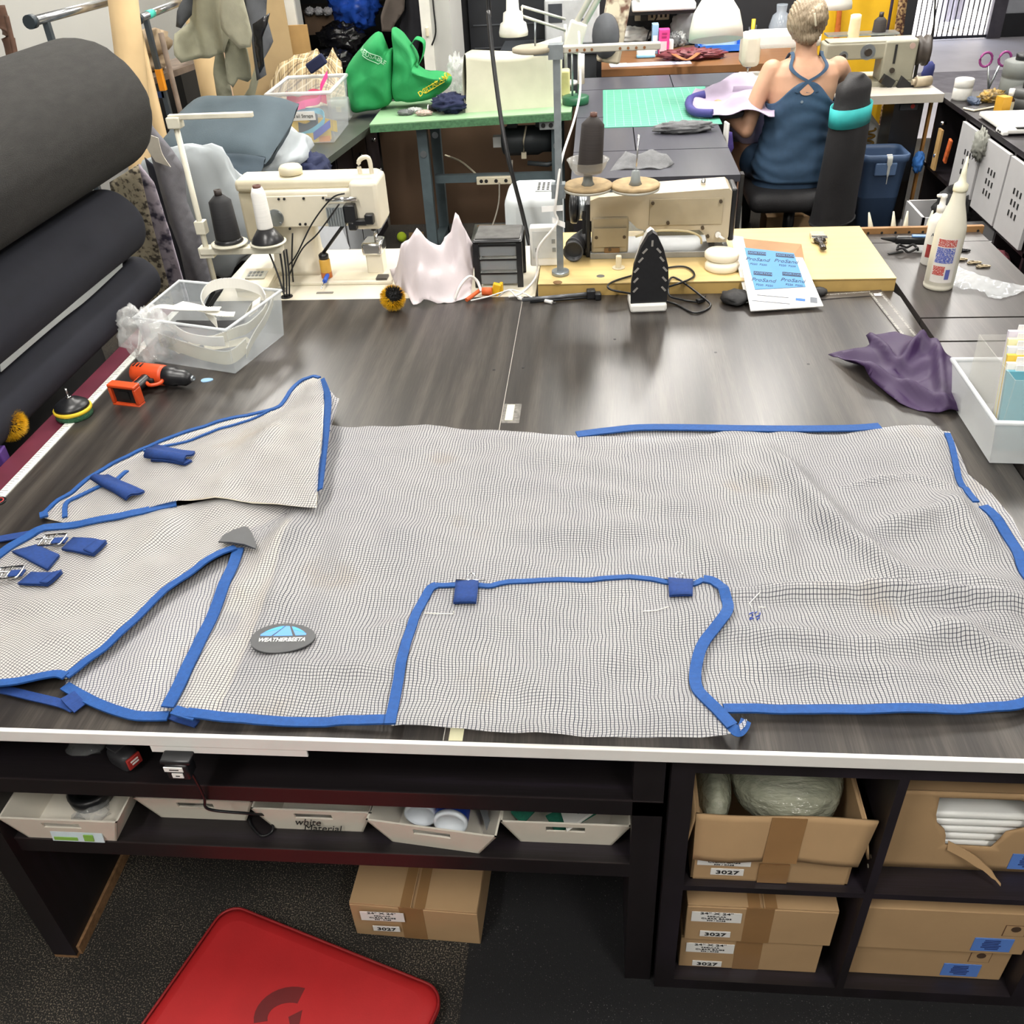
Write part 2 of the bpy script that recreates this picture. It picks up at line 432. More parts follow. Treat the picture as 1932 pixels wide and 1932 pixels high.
def plaid(name):
    m, nt, b = _mat(name); L = nt.links.new
    uv = N(nt, 'ShaderNodeUVMap'); sp = N(nt, 'ShaderNodeSeparateXYZ'); L(uv.outputs[0], sp.inputs[0])
    col = None
    for ch, per, lo, hi, c in ((0, .07, .0, .12, '4a3a2c'), (1, .07, .0, .12, '4a3a2c'), (0, .07, .25, .32, '6d5a45'), (1, .07, .25, .32, '6d5a45'), (0, .07, .6, .7, 'e0d3b6'), (1, .07, .6, .7, 'e0d3b6')):
        a = N(nt, 'ShaderNodeMath', operation='DIVIDE'); L(sp.outputs[ch], a.inputs[0]); a.inputs[1].default_value = per
        fr = N(nt, 'ShaderNodeMath', operation='FRACT'); L(a.outputs[0], fr.inputs[0])
        g = N(nt, 'ShaderNodeMath', operation='GREATER_THAN'); L(fr.outputs[0], g.inputs[0]); g.inputs[1].default_value = lo
        l = N(nt, 'ShaderNodeMath', operation='LESS_THAN'); L(fr.outputs[0], l.inputs[0]); l.inputs[1].default_value = hi
        p = N(nt, 'ShaderNodeMath', operation='MULTIPLY'); L(g.outputs[0], p.inputs[0]); L(l.outputs[0], p.inputs[1])
        k = N(nt, 'ShaderNodeMath', operation='MULTIPLY'); L(p.outputs[0], k.inputs[0]); k.inputs[1].default_value = .7
        mc = N(nt, 'ShaderNodeMix', data_type='RGBA'); L(k.outputs[0], mc.inputs[0]); mc.inputs[7].default_value = (*lin(c), 1)
        if col: L(col, mc.inputs[6])
        else: mc.inputs[6].default_value = (*lin('b49f78'), 1)
        col = mc.outputs[2]
    L(col, b.inputs['Base Color']); b.inputs['Roughness'].default_value = .85; MATS[name] = m; return m
def clear(name, col='eef2f5', alpha=.3, rough=.18):
    # thin clear or milky plastic
    return M(name, col, rough, var=.03, alpha=alpha, spec=.6)
mesh_cloth = fabric_mesh('white_grid_mesh_cloth', 'c9c8c7', '161a2e', lw=.2, alpha=.58)
mesh_under = fabric_mesh('white_grid_mesh_lining', 'd2d1d0', '1a1f3c', lw=.19, alpha=.66)
lining_white = M('cream_lining', 'efe7d4', .7, var=.06)
blue_tape = M('blue_binding_tape', '124a8c', .7, var=.12, scale=120, bump=.3, bscale=900)
blue_dark = M('blue_webbing', '133a7c', .75, var=.12, scale=150, bump=.4, bscale=1200)
rubber_grey = M('dark_grey_rubber', '4a4b4d', .55)
chrome = M('bright_metal', 'd8d8d8', .18, 1, var=.05)
steel = M('brushed_steel', 'aab0b4', .32, .9, var=.1, scale=40)
black_plastic = M('black_plastic', '17181b', .35, var=.2)
black_matt = M('black_matt', '1b1a1b', .7, var=.25)
black_wood = wood_streaks('black_brown_veneer', '161214', '1d191b', '28222a', .42, 1)
dark_top = wood_streaks('dark_ash_laminate', '272423', '36322f', '4b4641', .30, 0)
dark_top2 = wood_streaks('dark_grey_laminate', '3a3735', '45413f', '544f4b', .32, 0)
white_trim = M('white_edge_trim', 'eceae6', .35, var=.04)
cream_paint = M('cream_machine_paint', 'd6cdb4', .38, var=.05)
cream_light = M('ivory_machine_paint', 'd9d2bf', .36, var=.04)
beige_paint = M('worn_beige_paint', 'b7ab93', .38, var=.1, scale=6)
beige_dark = M('worn_beige_panel', 'a89c83', .42, var=.1, scale=8)
white_plastic = M('white_plastic', 'ecebe6', .35, var=.04)
white_paper = M('white_paper', 'f0efec', .7, var=.03)
cardboard = M('brown_cardboard', 'b2926b', .85, var=.08, scale=5, bump=.06, bscale=40)
card_tape = M('brown_packing_tape', '97734c', .3, var=.08)
carpet = speckled('dark_carpet', '1d1b19', '7d7364', .665, 300)
carpet2 = speckled('black_floor_mat', '171719', '7d7a78', .80, 320)
floor_pale = M('grey_concrete', 'b9b5ba', .5, var=.1, scale=2)
ink = M('black_print', '1a1a1a', .6, var=.02)
maple = M('pale_maple_laminate', 'dabf84', .32, var=.06, scale=3, stretch=(1, 14, 1))
maple_edge = M('maple_edge', 'b99a5c', .5, var=.1)
red_vinyl = M('red_vinyl', 'b81f22', .6, var=.06, bump=.05, bscale=300)

# ---------------------------------------------------------------- the setting
XL, XR, YB, YF = -3.0, 6.6, 12.0, -3.2
fl = struct('floor', MB().bx(XL-.1, XR, YF, YB+.1, -.1, 0), carpet)
# dark mat squares laid on the carpet, and the pale concrete by the gate
MB().bx(-.285, 1.9, -1.0, .62, .0, .004).build('floor_mat', carpet2, fl)
MB().bx(2.3, XR, 7.2, YB, 0, .004).build('concrete_patch', floor_pale, fl)
MB().bx(2.3, XR, 8.7, 9.9, .004, .012).build('door_mat', M('grey_runner', '8d8990', .9, var=.2, scale=6), fl)
wall_grey = M('pale_grey_wall', 'b4b4b0', .75, var=.03, scale=2)
wall_black = M('black_wall', '1c1d21', .6, var=.2, scale=3)
ceil_m = M('white_ceiling', 'e4e2dc', .9, var=.03)
struct('ceiling', MB().bx(XL-.1, XR, YF, YB+.1, CEIL, CEIL+.1), ceil_m)
struct('wall_left', MB().bx(XL-.12, XL, YF, YB, 0, CEIL), wall_grey)
struct('wall_front', MB().bx(XL-.1, XR, YF-.12, YF, 0, CEIL), wall_grey)
struct('wall_right', MB().bx(XR, XR+.12, YF, YB, 0, CEIL), wall_grey)
# back wall: grey stub, doorway to the store room, pillar, black wall with a black door, then the deep hall to the gate
BW = 5.95
xa = dp(566, 60, BW).x; xb = dp(802, 60, BW).x; xc = dp(852, 60, BW).x
struct('wall_back', MB().bx(XL, xa, BW, BW+.12, 0, CEIL).bx(xa, xb, BW, BW+.12, 2.2, CEIL), wall_grey)
pil = struct('wall_pillar', MB().bx(xb, xc, BW-.02, BW+.6, 0, CEIL), wall_grey)
t1 = struct('trim_1', MB().bx(xa-.07, xa, BW-.03, BW, 0, 2.25).bx(xa, xb, BW-.03, BW, 2.2, 2.27), M('white_door_casing', 'dedcd4', .5, var=.05))
t2 = struct('trim_2', MB().bx(xb-.015, xb+.055, BW-.05, BW-.02, 0, 2.25), MATS['white_door_casing'])
struct('wall_store_back', MB().bx(XL, xc, 8.0, 8.1, 0, CEIL), wall_black)
struct('wall_store_side', MB().bx(xb+.05, xb+.12, BW+.6, 8.0, 0, CEIL), wall_black)
XW = 2.35
struct('wall_black', MB().bx(xb+.05, XW, 6.9, 7.02, 0, CEIL).bx(XW-.1, XW, 7.0, YB, 0, CEIL), wall_black)
d1 = struct('door_1', MB().bx(xc+.01, xc+.62, 6.86, 6.9, 0, 2.15), M('black_door', '202227', .5, var=.15))
for zz in (1.02, .86):
    MB().bx(xc+.04, xc+.6, 6.853, 6.86, zz, zz+.008).build('door_groove', M('door_line', '4a4d52', .5), d1)
MB().bx(xc+.62, xc+.66, 6.84, 6.92, 0, 2.15).build('door_casing', M('dark_casing', '34363b', .5), d1)
# end wall with the gate
g0 = dp(1700, 80, YB).x; g1 = dp(1882, 80, YB).x; gz = 2.4
blk = M('painted_block_wall', 'a9acb2', .7, var=.04)
we = struct('wall_end', MB().bx(XW, g0, YB, YB+.2, 0, CEIL).bx(g1, XR, YB, YB+.2, 0, CEIL).bx(g0, g1, YB, YB+.2, gz, CEIL), blk)
for zz in (.45, .85, 1.25, 1.65):
    MB().bx(g1, XR, YB-.004, YB, zz, zz+.012).build('mortar_joint', M('mortar', '8c8f95', .9), we)
struct('baseboard_end', MB().bx(g1, XR, YB-.03, YB, 0, .26), M('black_kick_band', '1f2024', .5))
gate_m = M('dark_gate_steel', '3b3c44', .4, .6)
gt = thing('folding_gate', 'dark steel bar gate across the sunlit doorway', 'gate', ((g0+g1)/2, YB-.05, 0))
for i in range(19):
    x = g0+.03+(g1-g0-.06)*i/18
    MB().cyl((x, YB-.05, .012), (x, YB-.05, gz), .008, n=6).build('bar', gate_m, gt, w=True)
for zz in (.03, 1.2, 2.38): MB().bx(g0, g1, YB-.062, YB-.038, zz-.015, zz+.015).build('rail', gate_m, gt, w=True)
MB().bx(g1-.18, g1-.02, YB-.1, YB-.02, 0, gz).build('folded_leaf', M('folded_gate', '55525a', .5, .4), gt, w=True)
MB().bx(g0-.03, g0+.05, YB-.12, YB-.02, 0, gz).build('post', M('gate_post', '6a5f8a', .4, .3), gt, w=True)
# outside the gate: pavement and a wall across the way
struct('pavement_outside', MB().bx(-2, 14, YB+.2, YB+16, -.12, -.02), M('sunlit_pavement', 'd9d2c8', .9, var=.05, scale=1))
ws = struct('wall_outside', MB().bx(g0+1.75, g0+1.95, YB+1.2, YB+8, -.02, 3), M('pale_stucco', 'd8cfc0', .9, var=.06))
MB().bx(g0+1.70, g0+1.75, YB+1.2, YB+8, -.02, .22).build('plinth', M('grey_plinth', '8b8784', .8), ws)
struct('wall_across', MB().bx(-2, 14, YB+14, YB+14.3, -.02, 5), MATS['pale_stucco'])
# ceiling lamps
fx_m = M('fixture_white', 'e9e8e4', .4, var=.02); tube_m = M('lit_tube', 'fff6e8', .4, var=0, emit=4)
for i, (lx, ly) in enumerate(LAMPS):
    t = thing('fluorescent_fixture', 'white twin-tube fluorescent ceiling light', 'ceiling light', (lx, ly, CEIL), group='fluorescent ceiling lights')
    MB().box((0, 0, -.03), (.3, 1.26, .06)).build('housing', fx_m, t)
    for s in (-1, 1): MB().cyl((s*.07, -.6, -.07), (s*.07, .6, -.07), .013, n=8).build('tube_offscreen', tube_m, t)
# ---------------------------------------------------------------- the big cutting table
T = .8075; TX0, TX1, TY1, XS = -1.4713, .9687, 1.942, -.257
wt = thing('worktop', 'large dark ash laminate cutting table top with white front edge', 'worktop', ((TX0+TX1)/2, TY1/2, T-.03))
MB().bx(TX0, XS-.0012, 0, TY1, T-.03, T).build('top_panel', dark_top, wt, w=True)
MB().prism([(XS+.0012, 0), (TX1, 0), (TX1+.012, TY1-.05), (TX1, TY1), (XS+.0012, TY1)], T-.03, T).build('top_panel', dark_top, wt, w=True)
MB().bx(XS-.0007, XS+.0007, .002, TY1-.03, T-.02, T+.0004).build('seam_filler', M('pale_filler', 'b5afa6', .7), wt, w=True)
MB().bx(TX0, TX1, -.009, 0, T-.027, T+.001, bev=.002).build('front_edge', white_trim, wt, w=True)
a, b = dp(282, 1402, -.006), dp(578, 1412, -.006)
MB().bx(a.x, b.x, -.008, -.004, T-.043, T-.02).build('edge_clip', white_trim, wt, w=True)
tape_m = M('cream_tape', 'dcd9b4', .6, var=.1)
a = lv(952, 768, T)
MB().box((XS+.021, a.y-.03, T+.0004), (.021, .085, .0008)).build('tape_patch', tape_m, wt, w=True)
MB().box((XS+.021, .016, T+.0004), (.024, .03, .0008)).build('tape_patch', tape_m, wt, w=True)
MB().box((XS+.026, a.y-.035, T+.00015), (.048, .105, .0003)).build('tape_residue', M('grey_residue', '6e6b66', .8, var=.3, scale=90), wt, w=True)
scr = M('screw_dark', '141414', .5)
for u, v in [(987, 694), (932, 698), (1525, 687), (1160, 640), (1350, 665)]:
    p = lv(u, v, T); MB().cyl((p.x, p.y, T-.001), (p.x, p.y, T+.0006), .0045, n=8).build('screw_head', scr, wt, w=True)
# white ruler and burgundy board along the table's left edge
rl = thing('measuring_ruler', 'long white ruler strip fixed along the table edge beside the burgundy board', 'ruler', (TX0+.012, .9, T))
MB().bx(TX0-.004, TX0+.022, .05, 1.85, T-.004, T+.0025).build('strip', M('worn_white_ruler', 'd5d6cf', .45, var=.12, scale=40), rl, w=True)
tk = MB()
for i in range(170): tk.bx(TX0-.002, TX0+(.009 if i % 5 else .015), .06+i*.0105, .0612+i*.0105, T+.002, T+.003)
tk.build('tick_marks', M('ruler_ticks', '6b6d70', .6), rl, w=True)
single('burgundy_board', MB().bx(TX0-.075, TX0-.006, -.2, 1.9, T-.10, T-.004), M('burgundy_paint', '5c2433', .45, var=.12), 'burgundy painted board between the table edge and fabric rolls', 'board')

# ---------------------------------------------------------------- black shelf bench under the left half
bn = thing('shelf_bench', 'black wooden bench with two shelves carrying the worktop beside the cube shelf', 'shelf bench', (-.56, .3, 0))
MB().bx(-1.245, -1.19, .01, .62, .01, T-.03).build('side_panel', black_wood, bn, w=True)
MB().bx(-1.245, -1.19, .01, .62, 0, .011).bx(-1.191, -1.183, .02, .62, 0, .03).build('raw_edge', M('raw_chipboard', '8d6a48', .9, var=.25, scale=80), bn, w=True)
MB().bx(.068, .123, .03, .62, 0, T-.03).build('side_panel', black_wood, bn, w=True)
MB().bx(-1.26, .123, .03, .6, .582, .625).build('shelf', black_wood, bn, w=True)
MB().bx(-1.19, .068, .03, .6, .388, .432).build('shelf', black_wood, bn, w=True)
edge_m = M('shelf_lip_veneer', '2e2829', .3)
MB().bx(-1.26, .123, .0285, .0315, .6235, .6256).build('shelf_lip', edge_m, bn, w=True)
MB().bx(-1.19, .068, .0285, .0315, .4305, .4326).build('shelf_lip', edge_m, bn, w=True)
MB().bx(-1.26, .123, .6, .615, .388, T-.03).build('back_panel', black_wood, bn, w=True)

# ---------------------------------------------------------------- white slanted bins on the lower shelf
bin_m = M('off_white_bin', 'dcd6c8', .5, var=.05); slot_m = M('bin_slot_rim', 'b9b3a6', .6)
def quadface(mb, O, I, n, th):
    n = Vector(n).normalized()*th; O = [Vector(p) for p in O]; I = [Vector(p) for p in I]
    vs = O+I+[p+n for p in O]+[p+n for p in I]; fs = []
    for k in range(4):
        j = (k+1) % 4
        fs += [(k, j, 4+j, 4+k), (8+k, 12+k, 12+j, 8+j), (k, 8+k, 8+j, j), (4+k, 4+j, 12+j, 12+k)]
    mb.add(vs, fs)
def bin_(label, u0, u1, v, wt_, h=.078, d=.30, z=.4325, rz=0, slot=True):
    a, b = lv(u0, v, z), lv(u1, v, z); wb = (b-a).length; rz = rz
    t = thing('storage_bin', label, 'storage bin', ((a.x+b.x)/2, (a.y+b.y)/2, z), rz, 'white slant-sided bins on the bench shelf')
    mb = MB(); q = .004; X0, X1 = wb/2, wt_/2
    fo = .012
    def ring(z_, ww, y0, y1): return [(-ww, y0, z_), (ww, y0, z_), (ww, y1, z_), (-ww, y1, z_)]
    mb.box((0, d/2, .002), (wb, d, .004))
    # sides and back as slabs
    for s in (-1, 1):
        P = [(s*X0, 0, 0), (s*X1, -fo, h), (s*X1, d+fo, h), (s*X0, d, 0)]; P2 = [(x-s*q, y, zz) for x, y, zz in P]
        mb.add(P+P2, [(0, 1, 2, 3), (7, 6, 5, 4), (0, 4, 5, 1), (1, 5, 6, 2), (2, 6, 7, 3), (3, 7, 4, 0)])
    P = [(-X0, d, 0), (X0, d, 0), (X1, d+fo, h), (-X1, d+fo, h)]; P2 = [(x, y-q, zz) for x, y, zz in P]
    mb.add(P+P2, [(0, 1, 2, 3), (7, 6, 5, 4), (0, 4, 5, 1), (1, 5, 6, 2), (2, 6, 7, 3), (3, 7, 4, 0)])
    def fp(k, zz): return (k*(X0+(X1-X0)*zz/h), -fo*zz/h, zz)
    O = [fp(-1, 0), fp(1, 0), fp(1, h), fp(-1, h)]; sw = .42
    I = [(-X0*sw, -fo*.6, h*.6), (X0*sw, -fo*.6, h*.6), (X0*sw, -fo*.84, h*.84), (-X0*sw, -fo*.84, h*.84)]
    quadface(mb, O, I, (0, 1, 0), q)
    mb.build('bin_body', bin_m, t)
    return t, wb
b1, _ = bin_('white slant-sided bin holding a black cap and a green and blue sticker on its front', 52, 222, 1583, .25)
b2, _ = bin_('white slant-sided bin pushed back behind a hanging cable, nothing written on it', 303, 466, 1545, .25)
b3, _ = bin_('white slant-sided bin with handwritten words White Material', 518, 686, 1566, .245)
b4, _ = bin_('white slant-sided bin holding two blue spray cans, sagging at its front', 738, 906, 1599, .26, rz=radians(-6), d=.27)
b5, _ = bin_('white slant-sided bin holding green webbing beside the bench leg', 982, 1154, 1591, .25)
# sticker, handwriting
st = MB().box((.02, -.006, .018), (.11, .002, .026), rot=Matrix.Rotation(-.15, 3, 'X')).build('sticker', M('pale_blue_sticker', 'c9dbe2', .6), b1)
MB().box((.045, -.0085, .018), (.02, .002, .016), rot=Matrix.Rotation(-.15, 3, 'X')).build('green_mark', M('green_print', '7fb04a', .6), st)
MB().box((-.005, -.0082, .013), (.05, .002, .008), rot=Matrix.Rotation(-.15, 3, 'X')).build('green_mark', MATS['green_print'], st)
for i, (s, dx, dz) in enumerate((('white', -.015, .036), ('Material', .012, .018))):
    o = b3.location; text('handwriting', s, ink, b3, .024, frame((o.x+dx, o.y-.009, o.z+dz), (1, 0, 0), (0, -1, .15)), shear=.25)
# contents
p = b1.location
t = thing('canister_lid', 'black plastic round cap lying in the sticker bin', 'cap', (p.x+.0, p.y+.10, .437))
MB().lathe([(.038, 0), (.045, .004), (.047, .028), (.040, .034), (.030, .030), (.028, .02), (0, .02)], n=24).build('cap_ring', black_plastic, t)
single('clear_wrapper', MB().ell((p.x+.02, p.y+.06, .447), (.035, .03, .012), amp=.8, fr=6), clear('clear_film', 'e8eaea', .22, .1), 'crumpled clear film wrapper in front of the black cap', 'wrapper')
p = b3.location
for i in range(3): single('plastic_packet', MB().ell((p.x-.06+.06*i, p.y+.15, .475), (.05, .07, .034), amp=.35, fr=5, seed=i), M('dark_glossy_film', '35302f', .15, var=.4, scale=30), 'glossy dark packet packed in the White Material bin', 'packet', group='packets in the White Material bin')
p = b2.location
single('dark_cable_bundle', MB().ell((p.x, p.y+.12, .472), (.09, .09, .034), amp=.4, fr=5), M('dark_brown_stuff', '2c2422', .6, var=.4, scale=30), 'dark bundle lying inside the bin pushed back on the shelf', 'bundle')
can_b = M('blue_can', '1f3ea0', .25, var=.05); can_w = M('white_can_base', 'dfe6ee', .3, var=.03)
p = b4.location
for i, (dx, dy, lab) in enumerate(((-.03, .035, 'blue and white spray can with a plain base in the sagging bin'), (.034, .010, 'blue and white spray can overlapping its twin at the sagging bin front'))):
    c = thing('spray_can', lab, 'spray can', (p.x+dx, p.y+dy, .485+.012*i)); d = Vector((.03, .99, -.04)).normalized()
    MB().lathe([(.033, .004), (.034, .012), (.034, .19), (.028, .205), (.02, .21)], (0, 0, 0), d, 28, caps=False).build('can_body', can_b, c)
    MB().lathe([(.034, .008), (.0335, 0), (.028, -.002), (.027, .004), (0, .007)], (0, 0, 0), d, 28).build('can_base', can_w, c)
    bars(white_paper, c, Matrix.Translation(c.location)@frame(d*.04+Vector((-.004, -.004, .0345)), (1, .05, 0), (0, .15, 1)), .03, 2, .008)
single('steel_scraper', MB().box((p.x+.085, p.y+.08, .475), (.012, .12, .006), rot=Matrix.Rotation(.4, 3, 'Z')@Matrix.Rotation(.35, 3, 'X')), steel, 'flat steel blade leaning beside the spray cans', 'blade')
p = b5.location; web = M('green_webbing', '1c6b55', .8, var=.15, scale=200)
for i, (pts, lab) in enumerate(((((-.10, .02, .05), (-.06, .06, .064), (-.02, .1, .05), (.01, .05, .035), (-.03, .02, .03)), 'folded dark green webbing strap in the bin by the bench leg'), (((-.03, .12, .06), (.02, .07, .07), (.05, .03, .045)), 'short dark green webbing strap against the white wedge'))):
    single('webbing_strap', MB().ribbon([Vector(q)+p for q in pts], .045, sub=6, th=.003), web, lab, 'strap')
single('white_spatula', MB().prism([(-.035, 0), (.035, 0), (.012, .05), (-.012, .05)], 0, .006, Matrix.Translation(p+Vector((.03, .01, .055)))@Matrix.Rotation(.7, 4, 'Z')@Matrix.Rotation(-.3, 4, 'X')), white_plastic, 'white plastic wedge lying in the bin with green webbing', 'wedge')
def bristles(mb, c, r, n, seed, half=None, L=.35, wd=.006):
    rg = random.Random(seed)
    for i in range(n):
        zc = 1-2*(i+.5)/n; ph = i*2.39996; d = Vector((sqrt(1-zc*zc)*cos(ph), sqrt(1-zc*zc)*sin(ph), zc))
        if half and d.dot(half) < 0: continue
        d = (d+Vector((rg.uniform(-.12, .12), rg.uniform(-.12, .12), rg.uniform(-.12, .12)))).normalized()
        a = d.orthogonal().normalized()*wd*r*10*.1; b_ = d.cross(a)
        o = Vector(c)+d*r*(1-L); e = Vector(c)+d*r*rg.uniform(.94, 1.05)
        mb.add([o+a, o-a*.5+b_, o-a*.5-b_, e], [(0, 1, 3), (1, 2, 3), (2, 0, 3)])
    return mb
yel_br = M('yellow_bristle', 'd9a90c', .6, var=.25, scale=90); blk_br = M('black_bristle', '15130f', .7, var=.3)
t = thing('yellow_brush', 'small yellow bristle brush in the bin with green webbing', 'brush', (p.x+.075, p.y+.10, .445))
MB().ell((0, 0, .02), (.026, .026, .018)).build('brush_core', black_plastic, t); bristles(MB(), (0, 0, .025), .042, 700, 3, wd=.03).build('bristle', yel_br, t)['kind'] = 'stuff'
# things on the upper shelf and its hanging adapter
p = lv(240, 1440, .626)
t = thing('cordless_tool_pack', 'black rounded battery pack with a red label on the upper bench shelf', 'battery pack', (p.x, p.y, .6262), radians(-28))
MB().box((0, 0, .022), (.062, .040, .044), bev=.014, seg=4).build('pack_body', M('charcoal_plastic', '2c2c2f', .45), t)
MB().box((-.012, 0, .0445), (.03, .028, .004), bev=.002).build('raised_pad', M('charcoal_pad', '38383b', .5), t)
lb = MB().box((.0335, 0, .028), (.006, .03, .026), bev=.002).build('red_label', M('red_label', 'a8302b', .5), t)
bars(white_paper, lb, Matrix.Translation(t.location)@Matrix.Rotation(radians(-28), 4, 'Z')@frame((.037, 0, .033), (0, 1, 0), (1, 0, 0)), .02, 2, .007)
single('clear_packet', MB().ell((p.x-.10, p.y+.03, .632), (.035, .02, .006), amp=.6, fr=5), clear('grey_film', '9a9c9e', .25, .1), 'small clear bag beside the black battery pack', 'packet')
bx_ = thing('black_carton', 'black carton with white letters behind the hanging adapter', 'carton', (-.80, .22, .626), radians(10))
MB().box((0, 0, .05), (.22, .16, .1)).build('carton_body', M('black_card', '121114', .5), bx_)
text('lettering', 'LIGO', white_paper, bx_, .03, Matrix.Translation(bx_.location)@Matrix.Rotation(radians(10), 4, 'Z')@frame((.0, -.0805, .062), (1, 0, .5), (0, -1, 0)))
p = dp(338, 1425, -.012)
t = thing('power_adapter', 'black power adapter with two white labels hanging under the white edge', 'adapter', (p.x, -.02, p.z-.02))
MB().box((0, 0, .0), (.042, .03, .038), bev=.004).build('adapter_body', black_plastic, t)
MB().box((.0, 0, .023), (.055, .026, .01), bev=.003).build('mounting_foot', black_plastic, t)
la = MB().box((-.004, -.0155, .010), (.034, .002, .011)).build('label', white_paper, t); bars(ink, la, Matrix.Translation(t.location)@frame((-.004, -.0168, .010), (1, 0, 0), (0, -1, 0)), .022, 1, .004)
lb = MB().box((.0, -.0155, -.006), (.02, .002, .011)).build('label', white_paper, t); bars(ink, lb, Matrix.Translation(t.location)@frame((.0, -.0168, -.006), (1, 0, 0), (0, -1, 0)), .012, 1, .004)
q = [dp(u, v, y) for u, v, y in ((348, 1440, -.02), (368, 1470, .0), (385, 1505, .022))]; e = [Vector((q[2].x, .024, .56)), lv(470, 1535, .52), lv(505, 1540, .47), lv(515, 1565, .437), lv(495, 1577, .437), lv(476, 1560, .437), lv(470, 1545, .437)]
MB().tube([x-Vector(t.location) for x in q+e], .0028, 8, sub=8).build('cable', black_plastic, t)

# ---------------------------------------------------------------- cube shelf under the right half
X0, KY = .1317, .015
cu = thing('cube_shelf', 'black cube shelf unit of four cells carrying the worktop beside the bench', 'cube shelf', (X0+.385, KY+.19, 0))
KX1 = X0+.775
for nm, (x0, x1, z0, z1) in (('side', (X0, X0+.04, 0, T-.03)), ('side', (KX1-.04, KX1, 0, T-.03)), ('bottom_board', (X0+.04, KX1-.04, 0, .04)), ('top_board', (X0+.04, KX1-.04, .727, T-.03)), ('shelf', (X0+.04, KX1-.04, .375, .391))):
    MB().bx(x0, x1, KY, KY+.39, z0, z1).build(nm, black_wood, cu, w=True)
for z0, z1 in ((.04, .375), (.391, .727)): MB().bx(X0+.38, X0+.396, KY, KY+.39, z0, z1).build('divider', black_wood, cu, w=True)
for dx, dz in ((.0, .06), (.0, .03)): MB().cyl((X0+.3795, KY+.02, .42+dz), (X0+.384, KY+.02, .42+dz), .004, n=8).build('peg_hole', M('pale_peg', 'b0a898', .6), cu, w=True)
lbl = M('white_label', 'ecebe8', .6, var=.02); blue_l = M('blue_label', '5b86d6', .6, var=.03)
def label_2424(par, x, y, z, full=True, w=.1):
    h = .034 if full else .016; c = MB().box((x, y-.0006, z), (w, .0012, h)).build('paper_label', lbl, par, w=True)
    rows = [('24" X 24"', .0125, .0135), ('REGULAR', .0065, .003), ('CLEAR BAGS', .008, -.0045), ('500 / CASE', .006, -.0115)] if full else [('CLEAR BAGS', .008, .003), ('500 / CASE', .006, -.0045)]
    for s, sz, dz in rows: text('lettering', s, ink, c, sz, frame((x, y-.0016, z+dz), (1, 0, 0), (0, -1, 0)), sxy=(1.35, .8))
def label_3027(par, x, y, z):
    c = MB().box((x, y-.0006, z), (.062, .0012, .02)).build('paper_label', lbl, par, w=True)
    text('lettering', '3027', ink, c, .017, frame((x, y-.0016, z-.001), (1, 0, 0), (0, -1, 0)), sxy=(1.3, .9), bold=.0003)
def carton(label, x0, x1, y0, d, z0, h, rz=0, flaps=True, group=None):
    cx = (x0+x1)/2; wdt = x1-x0
    t = thing('cardboard_box', label, 'cardboard box', (cx, y0, z0), rz, group)
    MB().box((0, d/2, h/2-.003), (wdt, d, h-.006), bev=.002).build('carton_body', cardboard, t)
    if flaps:
        for s in (-1, 1): MB().box((s*(wdt/4+.001), d/2, h-.0025), (wdt/2-.003, d-.002, .005), bev=.001).build('top_flap', cardboard, t)
        MB().box((-.004, .0, h*.5), (.055, .0015, h*.98)).box((-.0285+.012, d*.2, h+.0004), (.024, d*.4, .001)).box((.0165, d*.2, h+.0004), (.024, d*.4, .001)).build('packing_tape', card_tape, t)
    return t
fb = carton('sealed brown carton alone on the floor under the bench, marked 3027', -.55, -.258, .095, .30, .004, .127, radians(-2))
label_2424(fb, -.475, .091, .098); label_3027(fb, -.472, .0915, .048)
xl = X0+.052
s1 = carton('lower carton marked 3027 at the bottom of the cube shelf stack', xl, xl+.292, KY+.03, .31, .04, .122); label_2424(s1, xl+.062, KY+.029, .12); label_3027(s1, xl+.06, KY+.029, .058)
s2 = carton('upper carton marked 3027 stacked on its twin, its top flaps showing', xl+.004, xl+.302, KY+.022, .31, .162, .128); label_2424(s2, xl+.064, KY+.021, .252); label_3027(s2, xl+.066, KY+.021, .19)
# open carton with bag rolls
ob = thing('open_cardboard_box', 'open brown carton full of clear bag rolls, its front flap folded down', 'cardboard box', (xl+.15, KY+.01, .391))
bw = .296
mb = MB()
for x0, x1, y0, y1, z0, z1 in ((-bw/2, bw/2, .006, .011, 0, .135), (-bw/2, bw/2, .29, .295, 0, .21), (-bw/2, -bw/2+.005, .006, .295, 0, .2), (bw/2-.005, bw/2, .006, .295, 0, .2), (-bw/2, bw/2, .006, .295, 0, .004)): mb.bx(x0, x1, y0, y1, z0, z1)
mb.build('carton_body', cardboard, ob)
MB().grid(lambda a, b: Vector((-bw/2-.002+a*(bw+.025-.02*b), .004-.013*b-.003*sin(a*9)*b, .203-.003*sin(a*7)-.118*b)), 14, 8).build('front_flap', cardboard, ob).modifiers.new('thickness', 'SOLIDIFY').thickness = .004
MB().ribbon([(.016, .0025, .203), (.012, -.0035, .14), (.008, -.0115, .088)], .062, side=(1, 0, 0), th=.001, sub=4).bx(-.022, .034, .002, .0055, .002, .06).build('packing_tape', card_tape, ob)
for s in (-1, 1): MB().grid(lambda a, b, s=s: Vector((s*(bw/2+.004+.018*b), .006+a*.25-.01*b, .20-.10*b)), 6, 4).build('side_flap', cardboard, ob).modifiers.new('thickness', 'SOLIDIFY').thickness = .004
label_2424(ob, ob.location.x-.088, KY+.0155, .447, False); label_3027(ob, ob.location.x-.08, KY+.0155, .419)
